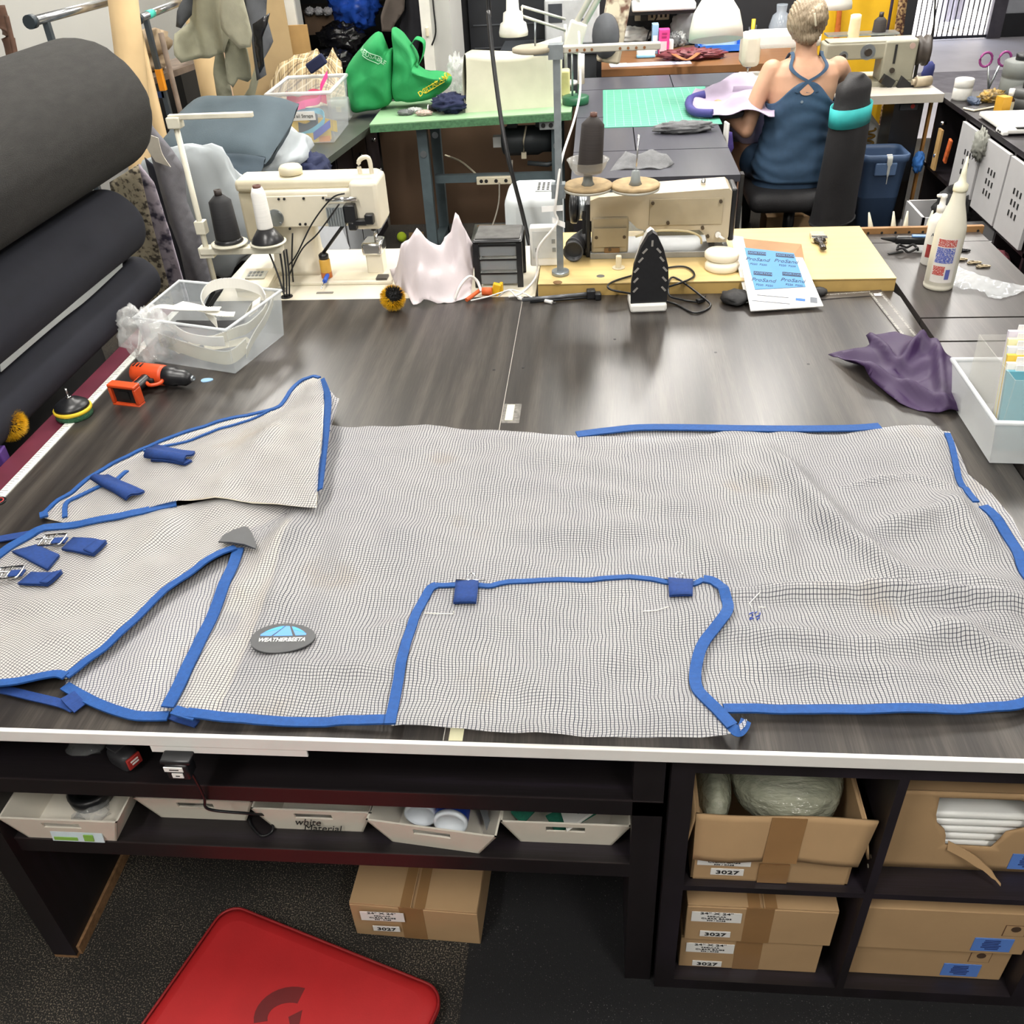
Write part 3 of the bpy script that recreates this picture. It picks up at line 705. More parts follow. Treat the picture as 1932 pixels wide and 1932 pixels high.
film = M('clear_bag_film', 'a4a692', .1, var=.2, scale=10, stretch=(2, 6, 6), bump=.9, bscale=14, alpha=.72, spec=.8)
single('bag_roll', MB().ell((ob.location.x-.108, KY+.12, .56), (.032, .10, .055), n=24, m=16, amp=.12, fr=3, seed=2), film, 'short roll of clear plastic bags with a silvery end in the open carton', 'bag roll')
single('bag_roll', MB().ell((ob.location.x+.033, KY+.14, .555), (.108, .115, .075), n=32, m=20, amp=.07, fr=3, seed=5), film, 'large roll of clear plastic bags filling the open carton', 'bag roll')
# right-hand cartons
xr = X0+.402
r1 = carton('lowest plain carton with a blue label and a round printed mark', xr+.002, xr+.322, KY+.035, .3, .04, .128, flaps=False)
r2 = carton('plain carton with a blue label resting on another beneath the shelf board', xr+.004, xr+.328, KY+.02, .3, .168, .15, flaps=False)
r3 = thing('torn_cardboard_box', 'brown carton with a torn hole showing white plastic bags', 'cardboard box', (xr+.165, KY+.06, .391))
outer = [(-.165, 0), (.165, 0), (.165, .23), (-.165, .23)]
hole = [(-.04, .075), (-.045, .105), (-.05, .12), (-.068, .14), (-.075, .165), (-.08, .215), (.06, .215), (.085, .20), (.10, .165), (.09, .135), (.06, .12), (.055, .10), (.05, .085), (.045, .072)]
B3 = Matrix.Translation((r3.location.x, r3.location.y, r3.location.z))@Matrix.Rotation(pi/2, 4, 'X')
cl = Cloth([B3@Vector((x, y, 0)) for x, y in outer], .02, basis=B3)
def holed(name, cl, hole, mat, par, th):
    o = cl.mesh(name, mat, par, holes=[hole], thick=th); me = o.data; bmx = bmesh.new(); bmx.from_mesh(me); uvl = bmx.loops.layers.uv.active
    dead = []
    for f in bmx.faces:
        x = sum(l[uvl].uv.x for l in f.loops)/len(f.loops); y = sum(l[uvl].uv.y for l in f.loops)/len(f.loops)
        if inside(np.array([x]), np.array([y]), hole)[0]: dead.append(f)
    bmesh.ops.delete(bmx, geom=dead, context='FACES'); bmx.to_mesh(me); bmx.free(); return o
holed('torn_front', cl, hole, cardboard, r3, .004)
MB().bx(-.165, -.161, .004, .29, 0, .23).bx(.161, .165, .004, .29, 0, .23).bx(-.165, .165, .286, .29, 0, .23).bx(-.165, .165, .004, .29, 0, .004).bx(-.165, .165, .004, .29, .226, .23).build('carton_body', cardboard, r3)
MB().ribbon([(-.035, .0, .075), (0, -.012, .062), (.035, -.03, .045), (.06, -.042, .02)], [.02, .02, .014, .006], side=(0, .3, 1), th=.003, sub=4).build('torn_strip', cardboard, r3)
wbag = M('white_bag_stack', 'e6e7e4', .35, var=.1, scale=8, stretch=(1, 1, 30))
for i in range(7): single('plastic_bag_stack', MB().box((r3.location.x+.0+.003*(i % 2), r3.location.y+.10, .398+.021*i+.008), (.24, .17, .017), bev=.007), wbag, 'folded layer of white plastic bags inside the torn carton', 'plastic bags', group='bag layers in the torn carton')
for par, z0, xx in ((r1, .04, .235), (r2, .168, .262), (r3, .391, .29)):
    x = xr+xx; y = par.location.y-.0008
    c = MB().box((x, y, z0+.034), (.075, .0016, .046)).build('blue_label', blue_l, par, w=True)
    bars(M('navy_ink', '23356e', .6), c, frame((x-.002, y-.001, z0+.05), (1, 0, 0), (0, -1, 0)), .04, 6, .006)
for par, z0, xx in ((r1, .04, .262), (r2, .168, .292)):
    x = xr+xx; y = par.location.y-.0005
    c = MB().box((x, y, z0+.087), (.042, .0008, .038)).build('printed_mark', M('print_border', '6a4e36', .8), par, w=True)
    MB().box((x, y-.0004, z0+.087), (.039, .0008, .035)).build('mark_ground', cardboard, c, w=True)
    MB().lathe([(.009, 0), (.009, .001)], (x, y-.0012, z0+.095), (0, -1, 0), 16).build('round_logo', M('print_brown', '4a3626', .8), c, w=True)

# ---------------------------------------------------------------- red cushioned mat on the floor
A = Vector((-.862, .130, .0)); ex = Vector((.952, -.305, 0)).normalized(); ey = Vector((ex.y, -ex.x, 0))
if ey.y > 0: ey = -ey
rm = thing('kneeling_mat', 'red padded floor mat with a dark red emblem', 'floor mat', A+ex*.28+ey*.4)
def rrect(w_, h_, r, n=7):
    P = []
    for cx, cy, a0 in ((w_/2-r, h_/2-r, 0), (-w_/2+r, h_/2-r, pi/2), (-w_/2+r, -h_/2+r, pi), (w_/2-r, -h_/2+r, 1.5*pi)):
        for k in range(n+1): P.append((cx+r*cos(a0+pi/2*k/n), cy+r*sin(a0+pi/2*k/n)))
    return P
Rm = Matrix(((ex.x, -ey.x, 0), (ex.y, -ey.y, 0), (0, 0, 1)))
P0 = rrect(.56, .80, .045)
lay = [(0, 0.004), (.006, .012), (.010, .022), (.008, .032), (-.004, .040), (-.02, .044)]
vs = []
for off, z in lay:
    vs += [Rm@Vector((x*(1+off*2/.56)-0, y*(1+off*2/.8), z)) for x, y in P0]
n = len(P0); mb = MB(); vv = mb.add(vs, [(k*n+i, k*n+(i+1) % n, (k+1)*n+(i+1) % n, (k+1)*n+i) for k in range(len(lay)-1) for i in range(n)], True)
f = mb.bm.faces.new(vv[-n:]); f.smooth = False; mb.bm.faces.new(vv[:n][::-1]); mb.build('pad', red_vinyl, rm)
loop = [Rm@Vector((x*1.03, y*1.02, .037)) for x, y in P0]; MB().tube(loop, .0035, 6, closed=True).build('piping', M('dark_red_piping', '8e1518', .5), rm)
em = M('dark_red_print', '6e1a1c', .6)
c = lv(545, 1915, .045)-Vector(rm.location); c.z = .0442
arc = [(.075*cos(t)*1.0, .06*sin(t)) for t in np.linspace(radians(75), radians(200), 12)]; arc2 = [(.045*cos(t), .03*sin(t)-.004) for t in np.linspace(radians(200), radians(75), 12)]
MB().prism(arc+arc2, 0, .0008, Matrix.Translation(c)).prism([(.0, -.004), (.026, .012), (.03, -.07), (.012, -.07), (.008, -.02)], 0, .0008, Matrix.Translation(c)).build('emblem', em, rm)
# ---------------------------------------------------------------- the horse fly sheet on the table
fs = thing('horse_fly_sheet', 'white grid mesh horse fly sheet with blue binding spread over the table', 'horse sheet', lv(950, 1100, T))
def PX(L, h0=.0): return [lv(q[0], q[1], T+(q[2] if len(q) > 2 else h0)) for q in L]
def px2(L, h=.012): return [lv(q[0], q[1], T+(q[2] if len(q) > 2 else h)).xy[:] for q in L]
def rg(u0, v0, u1, v1, wd, h):
    a, b = lv(u0, v0, T+.02), lv(u1, v1, T+.02); return ((a.x, a.y), (b.x, b.y), wd, h)
small = waves(3, 9, .05, .16, .0026); mid = waves(5, 9, .12, .42, .0085)
RB = ridges([rg(1372, 1118, 1700, 1120, .016, .016), rg(1640, 1118, 1990, 1150, .02, .020), rg(1440, 850, 1570, 985, .035, .022), rg(1560, 985, 1690, 1075, .03, .018),
             rg(1700, 1080, 1930, 1110, .03, .014), rg(1590, 922, 1720, 890, .008, .007), rg(1720, 892, 1815, 920, .012, .006), rg(1250, 845, 1420, 830, .04, .012), rg(1390, 860, 1470, 940, .04, .012),
             rg(1640, 1000, 1790, 960, .03, .014), rg(1790, 940, 1860, 1040, .03, .012), rg(1380, 1190, 1640, 1215, .025, .010), rg(1640, 1215, 1900, 1175, .03, .012), rg(1420, 1250, 1760, 1265, .02, .007), rg(1780, 1190, 1932, 1240, .02, .010),
             rg(600, 860, 545, 1060, .05, .009), rg(545, 1060, 500, 1180, .03, .007), rg(690, 900, 640, 1120, .05, .007), rg(470, 1255, 760, 1262, .022, .006), rg(780, 850, 740, 1050, .05, .006), rg(960, 1000, 1240, 990, .05, .007),
             rg(1000, 850, 1200, 900, .04, .006), rg(1110, 930, 1330, 960, .04, .009), rg(560, 990, 470, 1100, .03, .010), rg(700, 1190, 780, 1160, .02, .006), rg(1300, 1000, 1380, 1090, .03, .008), rg(1470, 960, 1480, 1080, .03, .008)])
bodyfold = lambda x, y: np.maximum(small(x, y)+mid(x, y), -.009)+1.9*RB(x, y)
body_o = [(600, 800), (628, 800), (760, 803), (949, 811), (1060, 820), (1150, 822), (1232, 825), (1366, 815), (1435, 820), (1594, 815), (1656, 806), (1721, 801), (1768, 806), (1786, 820), (1795, 850), (1808, 898), (1826, 934), (1838, 958), (1851, 967), (1881, 993), (1913, 1035), (1934, 1082), (1975, 1160), (1992, 1230), (1975, 1290), (1934, 1331),
          (1848, 1342), (1703, 1347), (1558, 1343), (1449, 1336), (1388, 1342), (1300, 1350), (1000, 1362), (740, 1362), (600, 1361), (484, 1360), (373, 1356), (335, 1345), (318, 1338), (340, 1300), (372, 1230), (428, 1105), (452, 1040), (430, 1020), (405, 1010), (380, 985), (400, 940), (560, 880)]
body = Cloth(PX(body_o, .016), .0125, bodyfold)
under_o = [(640, 812), (949, 815), (1090, 822), (1160, 811), (1235, 802), (1449, 803), (1660, 806), (1792, 814), (1812, 858), (1826, 894), (1870, 930), (1910, 977), (1936, 1030), (1985, 1130), (2005, 1230), (1985, 1300), (1934, 1338), (1700, 1345), (1400, 1338), (740, 1352), (400, 1345), (345, 1330), (460, 1060), (560, 960)]
under = Cloth(PX(under_o, .004), .03)
under.mesh('under_layer', mesh_under, fs)
body.mesh('body_panel', mesh_cloth, fs)
# cream shoulder lining, seen through the mesh
lin_o = [(470, 1036), (560, 985), (575, 960), (590, 900), (400, 945), (395, 985), (430, 1020)]
Cloth(PX([(455, 1040), (500, 1010), (548, 990), (530, 1030), (508, 1100), (470, 1190), (404, 1348), (345, 1338), (372, 1230), (428, 1110)], .008), .03, lambda x, y: bodyfold(x, y)*.8-.001).mesh('shoulder_lining', lining_white, fs)
# chest panel with its cream lining below, gusset, neck flap
chest_o = [(-120, 1110), (-60, 1085), (0, 1060), (40, 1030), (86, 1001), (168, 989), (250, 975), (335, 957), (400, 940), (470, 950), (560, 955), (548, 985), (500, 1012), (470, 1034), (446, 1036), (410, 1055), (360, 1088), (313, 1119), (260, 1172), (209, 1216), (160, 1250), (124, 1279), (106, 1274), (60, 1283), (0, 1292), (-120, 1310)]
chestfold = lambda x, y: waves(11, 8, .10, .35, .007)(x, y)+small(x, y)+ridges([rg(330, 960, 300, 1010, .04, .012), rg(410, 1000, 470, 985, .03, .012), rg(180, 1080, 330, 1000, .03, .008), rg(40, 1150, 230, 1130, .03, .009), rg(380, 960, 520, 965, .03, .012)])(x, y)
chest = Cloth(PX(chest_o, .024), .013, chestfold, rot=radians(24))
chest.mesh('chest_panel', mesh_cloth, fs)
Cloth(PX(chest_o, .019), .03, lambda x, y: chestfold(x, y)-.001).mesh('chest_lining', lining_white, fs)
gus_o = [(452, 1038), (430, 1100), (372, 1230), (330, 1320), (318, 1350), (261, 1352), (224, 1343), (179, 1328), (123, 1300), (124, 1279), (209, 1216), (313, 1119), (410, 1056)]
gus = Cloth(PX(gus_o, .006), .013, lambda x, y: small(x, y)*.7+ridges([rg(330, 1150, 250, 1280, .04, .008)])(x, y), rot=radians(-12))
gus.mesh('gusset', mesh_under, fs)
flap_o = [(82, 966, .012), (84, 977, .012), (130, 986, .014), (186, 982, .02), (261, 963, .03), (335, 944, .042), (406, 938, .05), (477, 947, .052), (597, 957, .055), (600, 904, .07), (606, 829, .085), (611, 740, .07), (604, 713, .06), (589, 710, .055), (559, 726, .045), (537, 758, .035), (518, 775, .03), (466, 784, .025), (373, 809, .02), (280, 844, .016), (186, 892, .014), (112, 948, .012)]
flapfold = lambda x, y: small(x, y)*1.2+ridges([rg(270, 900, 420, 840, .03, .006), rg(350, 920, 520, 840, .03, .008), rg(430, 930, 560, 790, .03, .010)])(x, y)
flap = Cloth(PX(flap_o), .013, flapfold, rot=radians(8)); flap.mesh('neck_flap', mesh_cloth, fs)
Cloth(PX([(q[0]+(2 if i > 8 else 0), q[1], max(.004, q[2]-.012)) for i, q in enumerate(flap_o)]), .03, lambda x, y: flapfold(x, y)-.002).mesh('neck_lining', lining_white, fs)
# folded second thickness standing behind the flap's right-hand fold
fb_o = [(604, 713, .058), (634, 750, .05), (640, 752, .045), (634, 775, .03), (626, 800, .02), (612, 880, .02), (600, 950, .03), (600, 904, .06), (607, 829, .078)]
Cloth(PX(fb_o), .013, None).mesh('neck_back_layer', mesh_under, fs)
# belly flap over the body
bel_o = [(735, 1372), (742, 1330), (762, 1240), (785, 1155), (806, 1112), (822, 1103), (858, 1105), (918, 1110), (960, 1101), (1100, 1096), (1210, 1095), (1262, 1102), (1306, 1104), (1327, 1094), (1348, 1098), (1366, 1118), (1376, 1148), (1366, 1180), (1330, 1215), (1316, 1250), (1312, 1290), (1326, 1325), (1354, 1352), (1385, 1380), (1405, 1362), (1408, 1368), (1395, 1388), (1340, 1399), (1300, 1401), (1180, 1398), (1000, 1392), (860, 1380), (760, 1374)]
belfold = lambda x, y: waves(21, 8, .07, .25, .0036)(x, y)+ridges([rg(1240, 1290, 1330, 1230, .02, .008), rg(1180, 1330, 1380, 1330, .025, .010), rg(1010, 1200, 1000, 1380, .03, .004)])(x, y)
bel = Cloth([Vector((p.x, p.y, 0)) for p in PX(bel_o, .018)], .0125, lambda x, y: np.maximum(body.z(x, y), T+.004)+.006+np.maximum(belfold(x, y), -.003), sub=2)
bel.mesh('belly_flap', mesh_cloth, fs)
# ---- blue bindings
def bind(cl, L, wd, name='binding', up=.003, h=.014, sub=4, mat=blue_tape):
    mb = MB(); cl.strip(mb, px2(L, h), wd, up, .004, sub); return mb.build(name, mat, fs, w=True)
bind(body, [(354, 1350), (410, 1356), (484, 1359), (600, 1360), (740, 1362)], .02)
bind(body, [(330, 1345), (345, 1350), (372, 1357)], .02)
bind(body, [(1365, 1341), (1449, 1341), (1558, 1342), (1703, 1345), (1848, 1340), (1934, 1328), (1975, 1290), (1988, 1240), (1988, 1222)], .019)
bind(body, [(1786, 822), (1796, 851), (1808, 898), (1826, 934), (1838, 958)], .014, up=.004)
bind(body, [(1851, 967), (1881, 993), (1913, 1035), (1934, 1082), (1972, 1160), (1990, 1230)], .022, up=.004)
bind(under, [(1088, 822), (1160, 813), (1235, 808), (1449, 811), (1600, 810), (1660, 806)], .028, up=.009, h=.01)
bind(body, [(452, 1042), (434, 1090), (400, 1165), (360, 1255), (338, 1305), (318, 1340)], .024, up=.004)
bind(chest, [(446, 1038), (410, 1056), (360, 1089), (313, 1121), (260, 1174), (209, 1218), (160, 1253), (126, 1280)], .017, up=.003, h=.02)
bind(chest, [(126, 1280), (106, 1276), (60, 1285), (0, 1294), (-115, 1311)], .017, up=.004, h=.02)
bind(chest, [(-110, 1106), (-60, 1083), (0, 1057), (40, 1027), (86, 1001), (168, 990), (250, 976), (335, 957)], .024, up=.004, h=.02)
bind(gus, [(123, 1296), (179, 1326), (224, 1343), (261, 1353), (318, 1352)], .02, up=.004, h=.008)
bind(flap, [(83, 970, .012), (112, 948, .012), (186, 892, .014), (280, 844, .016), (373, 809, .02), (466, 784, .025), (518, 775, .03), (537, 758, .035), (559, 727, .045), (589, 712, .055), (603, 715, .06)], .011, up=.003, h=.022)
bind(flap, [(270, 848), (330, 838), (420, 812), (510, 783)], .007, up=.0035, h=.022, name='inner_binding')
bind(flap, [(240, 890), (215, 912), (190, 918), (130, 945), (122, 975)], .011, up=.0035, h=.016, name='inner_binding')
bind(flap, [(82, 966), (84, 977)], .018, up=.003, h=.014)
mb = MB(); mb.ribbon([lv(u, v, T+h) for u, v, h in ((606, 716, .062), (618, 750, .066), (616, 800, .07), (608, 870, .066), (601, 925, .058))], .022, side=(1, .1, .5), th=.003, sub=5); mb.build('binding', blue_tape, fs, w=True)
bind(bel, [(737, 1372), (744, 1330), (764, 1240), (787, 1155), (808, 1113), (824, 1104)], .019, up=.003, h=.02)
bind(bel, [(822, 1104), (858, 1107), (918, 1110), (960, 1102), (1100, 1098), (1210, 1097), (1262, 1103), (1306, 1105), (1327, 1096)], .012, up=.003, h=.02)
bind(bel, [(1327, 1096), (1348, 1100), (1364, 1119), (1373, 1148), (1364, 1178), (1330, 1213), (1315, 1250), (1312, 1290), (1326, 1325), (1354, 1352), (1380, 1380)], .021, up=.004, h=.02)
mb = MB(); mb.ribbon([lv(u, v, T+h) for u, v, h in ((1354, 1350, .022), (1375, 1368, .03), (1392, 1380, .03), (1402, 1372, .022), (1407, 1360, .014))], .018, nrm=(0, -.6, 1), th=.003, sub=5); mb.build('binding', blue_tape, fs, w=True)
# loose straps at the bottom left and left edge
mb = MB(); mb.ribbon([lv(u, v, T+h) for u, v, h in ((-60, 1292, .006), (0, 1300, .007), (60, 1314, .008), (118, 1328, .007), (140, 1338, .005))], .018, th=.003, sub=5); mb.build('chest_strap', blue_dark, fs, w=True)
mb = MB(); mb.ribbon([lv(u, v, T+h) for u, v, h in ((128, 1312, .012), (140, 1325, .012), (152, 1336, .006))], .026, th=.004, sub=4); mb.build('strap_end', blue_dark, fs, w=True)
mb = MB(); mb.ribbon([lv(u, v, T+h) for u, v, h in ((-80, 1028, .005), (-20, 1020, .005), (40, 1010, .006), (90, 1002, .010))], .024, th=.003, sub=5); mb.build('neck_strap', blue_dark, fs, w=True)
mb = MB(); mb.ribbon([lv(u, v, T+h) for u, v, h in ((200, 990, .012), (260, 978, .016), (335, 962, .02))], .018, th=.003, sub=5); mb.build('under_binding', blue_tape, fs, w=True)
mb = MB(); mb.ribbon([lv(u, v, T+h) for u, v, h in ((322, 1350, .004), (345, 1358, .004), (372, 1366, .003))], .016, th=.003, sub=5); mb.build('strap_end', blue_dark, fs, w=True)
bind(body, [(548, 992), (530, 1030), (508, 1100), (470, 1190), (404, 1346)], .013, 'lining_hem', -.007, mat=M('bright_cream_hem', 'efe3c8', .7, var=.02))
# ---- tabs, buckles, patches
def tabq(cl, quad, up=.006, th=.004, name='tab', mat=blue_dark, h=.02, bow=0):
    q = px2(quad, h); mb = MB(); n = 6
    def pt(a, b, s):
        x = (1-a)*(1-b)*q[0][0]+a*(1-b)*q[1][0]+a*b*q[2][0]+(1-a)*b*q[3][0]; y = (1-a)*(1-b)*q[0][1]+a*(1-b)*q[1][1]+a*b*q[2][1]+(1-a)*b*q[3][1]
        return cl.at(x, y, up+s+bow*sin(a*pi)+bow*.7*sin(a*2*pi))
    for s in (0, th): mb.grid(lambda a, b: pt(a, b, s), n, 3)
    o = mb.build(name, mat, fs, w=True); return o
def solid_tab(*a, **k):
    o = tabq(*a, **k); md = o.modifiers.new('thickness', 'SOLIDIFY'); md.thickness = .0015; return o
solid_tab(flap, [(272, 866), (295, 843), (372, 866), (350, 888)], up=.008, bow=.008)
solid_tab(flap, [(285, 872), (300, 862), (366, 880), (352, 888)], up=.004)
solid_tab(flap, [(170, 905), (205, 898), (277, 938), (240, 952)], up=.007, bow=.005)
solid_tab(chest, [(28, 1054), (74, 1038), (116, 1055), (92, 1081)], up=.005, name='velcro_patch')
solid_tab(chest, [(120, 1046), (142, 1024), (206, 1032), (180, 1057)], up=.006); solid_tab(chest, [(162, 1050), (186, 1034), (206, 1032), (180, 1057)], up=.010)
solid_tab(chest, [(36, 1108), (62, 1087), (122, 1087), (92, 1110)], up=.006); solid_tab(chest, [(78, 1108), (104, 1089), (122, 1087), (92, 1110)], up=.010)
solid_tab(bel, [(861, 1104), (904, 1106), (899, 1143), (855, 1139)], up=.006); solid_tab(bel, [(1260, 1097), (1307, 1100), (1306, 1133), (1262, 1132)], up=.006)
def buckle(cl, u, v, ang):
    x, y = px2([(u, v)], .02)[0]; c = cl.at(x, y, .012); R = Matrix.Rotation(ang, 3, 'Z')
    ring = [c+R@Vector((a*.026, b*.019, .002*a)) for a, b in ((-1, -.8), (-.8, -1), (.8, -1), (1, -.7), (1, .7), (.8, 1), (-.8, 1), (-1, .8))]
    mb = MB(); mb.tube(ring, .0025, 6, closed=True, sub=3).cyl(c+R@Vector((0, -.018, .001)), c+R@Vector((0, .018, .001)), .002, n=6).tube([c+R@Vector((0, 0, .003)), c+R@Vector((-.02, -.002, .006)), c+R@Vector((-.036, -.003, .003))], .0018, 6)
    mb.cyl(c+R@Vector((-.012, -.016, .001)), c+R@Vector((-.012, .016, .001)), .002, n=6)
    mb.build('buckle', chrome, fs, w=True)
    MB().box(c+R@Vector((.016, 0, -.002)), (.03, .02, .003), rot=R).build('buckle_strap', blue_dark, fs, w=True)
buckle(chest, 104, 1030, radians(2)); buckle(chest, 22, 1091, radians(5))
for u, v, cl in ((890, 1100, bel), (1281, 1094, bel)):
    x, y = px2([(u, v)], .02)[0]; c = cl.at(x, y, .006)
    MB().tube([c+Vector((.008*cos(t), .008*sin(t), .004+.003*sin(t))) for t in np.linspace(0, 5.6, 12)], .0016, 6).build('snap_ring', chrome, fs, w=True)
    MB().cyl(c+Vector((-.03, -.008, .002)), c+Vector((.03, -.008, .002)), .0014, n=6).build('bar_loop', chrome, fs, w=True)
# dark triangular patch at the top of the gusset
tri = px2([(414, 1029), (424, 1017), (441, 1007), (463, 1000), (470, 1002), (478, 1014), (486, 1036), (484, 1042), (463, 1034), (438, 1030)], .03)
z0 = float(body.z(*px2([(455, 1020)], .03)[0])[0])+.014
MB().prism(tri, z0, z0+.004).build('corner_patch', rubber_grey, fs, w=True)
# oval brand patch
x, y = px2([(534, 1208)], .02)[0]; zc = float(body.z(x, y)[0])+.006
ov = [(.062*cos(t)+.003*cos(2*t)-.002, .040*sin(t)-.006*cos(t)*0) for t in np.linspace(0, 2*pi, 40, endpoint=False)]
rot = Matrix.Translation((x, y, zc))@Matrix.Rotation(radians(3), 4, 'Z')
pt_ = MB().prism(ov, 0, .004, rot, True).build('brand_patch', rubber_grey, fs, w=True)
sky1 = M('logo_blue', '5c97e4', .5, var=.03); sky2 = M('logo_sky', '47a5ef', .5, var=.03)
def dome(t): return (-.047+.094*t, .006+.026*sin(pi*t)**.8)
def seg(t0, t1, e0, e1, k0, k1):
    top = [(dome(t)[0], .006+(dome(t)[1]-.006)*k1) for t in np.linspace(t0, t1, 9)]; bot = [(-.047+.094*t, .006+(dome(t)[1]-.006)*k0-.0015*sin(pi*t)) for t in np.linspace(e1, e0, 9)]
    return top+bot
for t0, t1, e0, e1 in ((.03, .48, .03, .26), (.50, .58, .30, .70), (.62, .97, .76, .97)):
    MB().prism(seg(t0, t1, e0, e1, 0, 1), .004, .0046, rot).build('logo_wedge', sky1, pt_, w=True)
MB().prism(seg(.1, .46, .16, .42, .72, 1.0), .0046, .005, rot).prism(seg(.64, .92, .68, .9, .72, 1.0), .0046, .005, rot).build('logo_light_band', sky2, pt_, w=True)
text('lettering', 'WEATHERBEETA', white_paper, pt_, .0125, rot@Matrix.Translation((0, -.0065, .0044)), shear=.2, sxy=(.98, 1.15), bold=.0001, ext=.0006)
# stitched mend marks
st_m = M('blue_thread', '1f3f9c', .7); wt_m = M('white_thread', 'e6e4da', .6)
mb = MB()
for k in range(9):
    u, v = 1425+8*cos(k*.7)+k % 3, 1166+8*sin(k*.7); a, b = px2([(u, v), (u-8+(k % 3)*4, v+3)], .02); mb.tube([body.at(*a, .003), body.at(*b, .003)], .0012, 5)
mb.build('mending_stitches', st_m, fs, w=True)
mb = MB()
for L in (((1418, 1148), (1414, 1138), (1432, 1126)), ((1430, 1148), (1445, 1149))):
    q = px2(list(L), .02); MB().tube([body.at(*p, .003) for p in q], .001, 5).build('loose_thread', wt_m, fs, w=True)
for L in (((800, 1157), (855, 1158), (856, 1152)), ((1212, 1162), (1238, 1158), (1262, 1150))):
    q = px2(list(L), .02); MB().tube([bel.at(*p, .003) for p in q], .0009, 5).build('loose_thread', wt_m, fs, w=True)
# ---------------------------------------------------------------- things lying on the cutting table
def plate(name, quad, th, mat, parent=None, w=True):
    q = [Vector(p) for p in quad]; n = (q[1]-q[0]).cross(q[3]-q[0]).normalized()
    if n.z < 0: n = -n
    mb = MB(); mb.add(q+[p+n*th for p in q], [(0, 1, 2, 3), (7, 6, 5, 4), (0, 4, 5, 1), (1, 5, 6, 2), (2, 6, 7, 3), (3, 7, 4, 0)])
    return mb if name is None else mb.build(name, mat, parent, w=w)
# cordless drill lying on its side
org = M('orange_plastic', 'cf4a1f', .42, var=.06)
A, B = lv(252, 702, T+.036), lv(362, 714, T+.032); ax = (B-A).normalized(); L = (B-A).length
F_ = lv(238, 744, T+.03); hb = A.lerp(B, .30)
dr = thing('cordless_drill', 'orange and black cordless drill lying on the table beside the clear tub', 'drill', (A+B)/2*1.0-Vector((0, 0, .034)))
MB().lathe([(.020, 0), (.029, .006), (.031, .02), (.031, L*.5), (.029, L*.56)], A, ax, 20).build('motor_housing', org, dr, w=True)
MB().lathe([(.028, L*.55), (.029, L*.58), (.028, L*.74), (.024, L*.76), (.024, L*.9), (.015, L*.97), (.010, L)], A, ax, 20).build('chuck', black_plastic, dr, w=True)
MB().lathe([(.010, L), (.008, L+.006), (.004, L+.006), (.004, L-.004)], A, ax, 14).build('chuck_jaw', steel, dr, w=True)
hd = (F_-hb).normalized(); wv = ax.cross(hd).normalized()
Rm = frame((0, 0, 0), ax, wv).to_3x3()
MB().tube([hb, hb.lerp(F_, .5)+ax*.004, F_-hd*.008], .0185, 12, sub=4, sq=.8).build('grip', black_plastic, dr, w=True)
MB().tube([hb-ax*.02, hb.lerp(F_, .5)-ax*.014, F_-hd*.01-ax*.018], .007, 8, sub=4).build('grip_spine', org, dr, w=True)
MB().tube([hb+ax*.055+hd*.02, hb+ax*.06+hd*.045, hb+ax*.038+hd*.06, hb+ax*.02+hd*.05], .0055, 8, sub=4).build('trigger_guard', org, dr, w=True)
MB().box(hb+ax*.024+hd*.035, (.016, .012, .012), rot=Rm, bev=.003).build('trigger', black_matt, dr, w=True)
fr_ = frame(F_, ax, wv); mb = MB()
for dx, dw, sxw, syw in ((0, .03, .09, .010), (0, -.03, .09, .010), (-.04, 0, .010, .05), (.04, 0, .010, .05)): mb.box(fr_@Vector((dx, 0, dw)), (sxw, .03, syw), rot=Rm, bev=.003)
mb.build('battery_foot', org, dr, w=True)
MB().box(F_-hd*.002, (.075, .012, .052), rot=Rm).box(F_+hd*.006, (.03, .006, .026), rot=Rm).build('battery_socket', black_matt, dr, w=True)
for k in range(3): MB().box(A+ax*(.016+.012*k)+Vector((0, -.006, .0305)), (.004, .018, .002), rot=frame((0, 0, 0), ax, (0, 0, 1)).to_3x3()).build('vent_slot', black_matt, dr, w=True)
# round scrubbing pad with drill shank
p = lv(142, 784, T)
sp_ = thing('scrub_pad', 'round black, yellow and green scrub pad with a drill shank', 'scrub pad', p)
MB().lathe([(.048, 0), (.050, .003), (.050, .017)], n=32).build('green_scourer', M('green_scourer', '2f5c40', .95, var=.3, scale=160, bump=.6, bscale=200), sp_)
MB().lathe([(.050, .017), (.052, .02), (.052, .026), (.047, .029)], n=32).build('yellow_ring', M('yellow_foam', 'd8b92a', .7), sp_)
MB().lathe([(.048, .028), (.046, .036), (.030, .048), (.016, .052), (.012, .056), (0, .056)], n=32).build('backing_plate', black_plastic, sp_)
MB().cyl((0, 0, .055), (0, 0, .062), .008, n=6).cyl((0, 0, .06), (0, 0, .086), .0032, n=6).build('shank', chrome, sp_)
# pale blue pick
p = lv(388, 718, T)
single('plastic_pick', MB().prism([(.018*cos(t)*(1+.25*cos(t)), .012*sin(t)) for t in np.linspace(0, 2*pi, 20, endpoint=False)], 0, .0025, Matrix.Translation(p)@Matrix.Rotation(.2, 4, 'Z')), M('pale_blue_plastic', '9cc6ee', .4, var=.03), 'pale blue oval plastic pick beside the orange drill', 'pick')
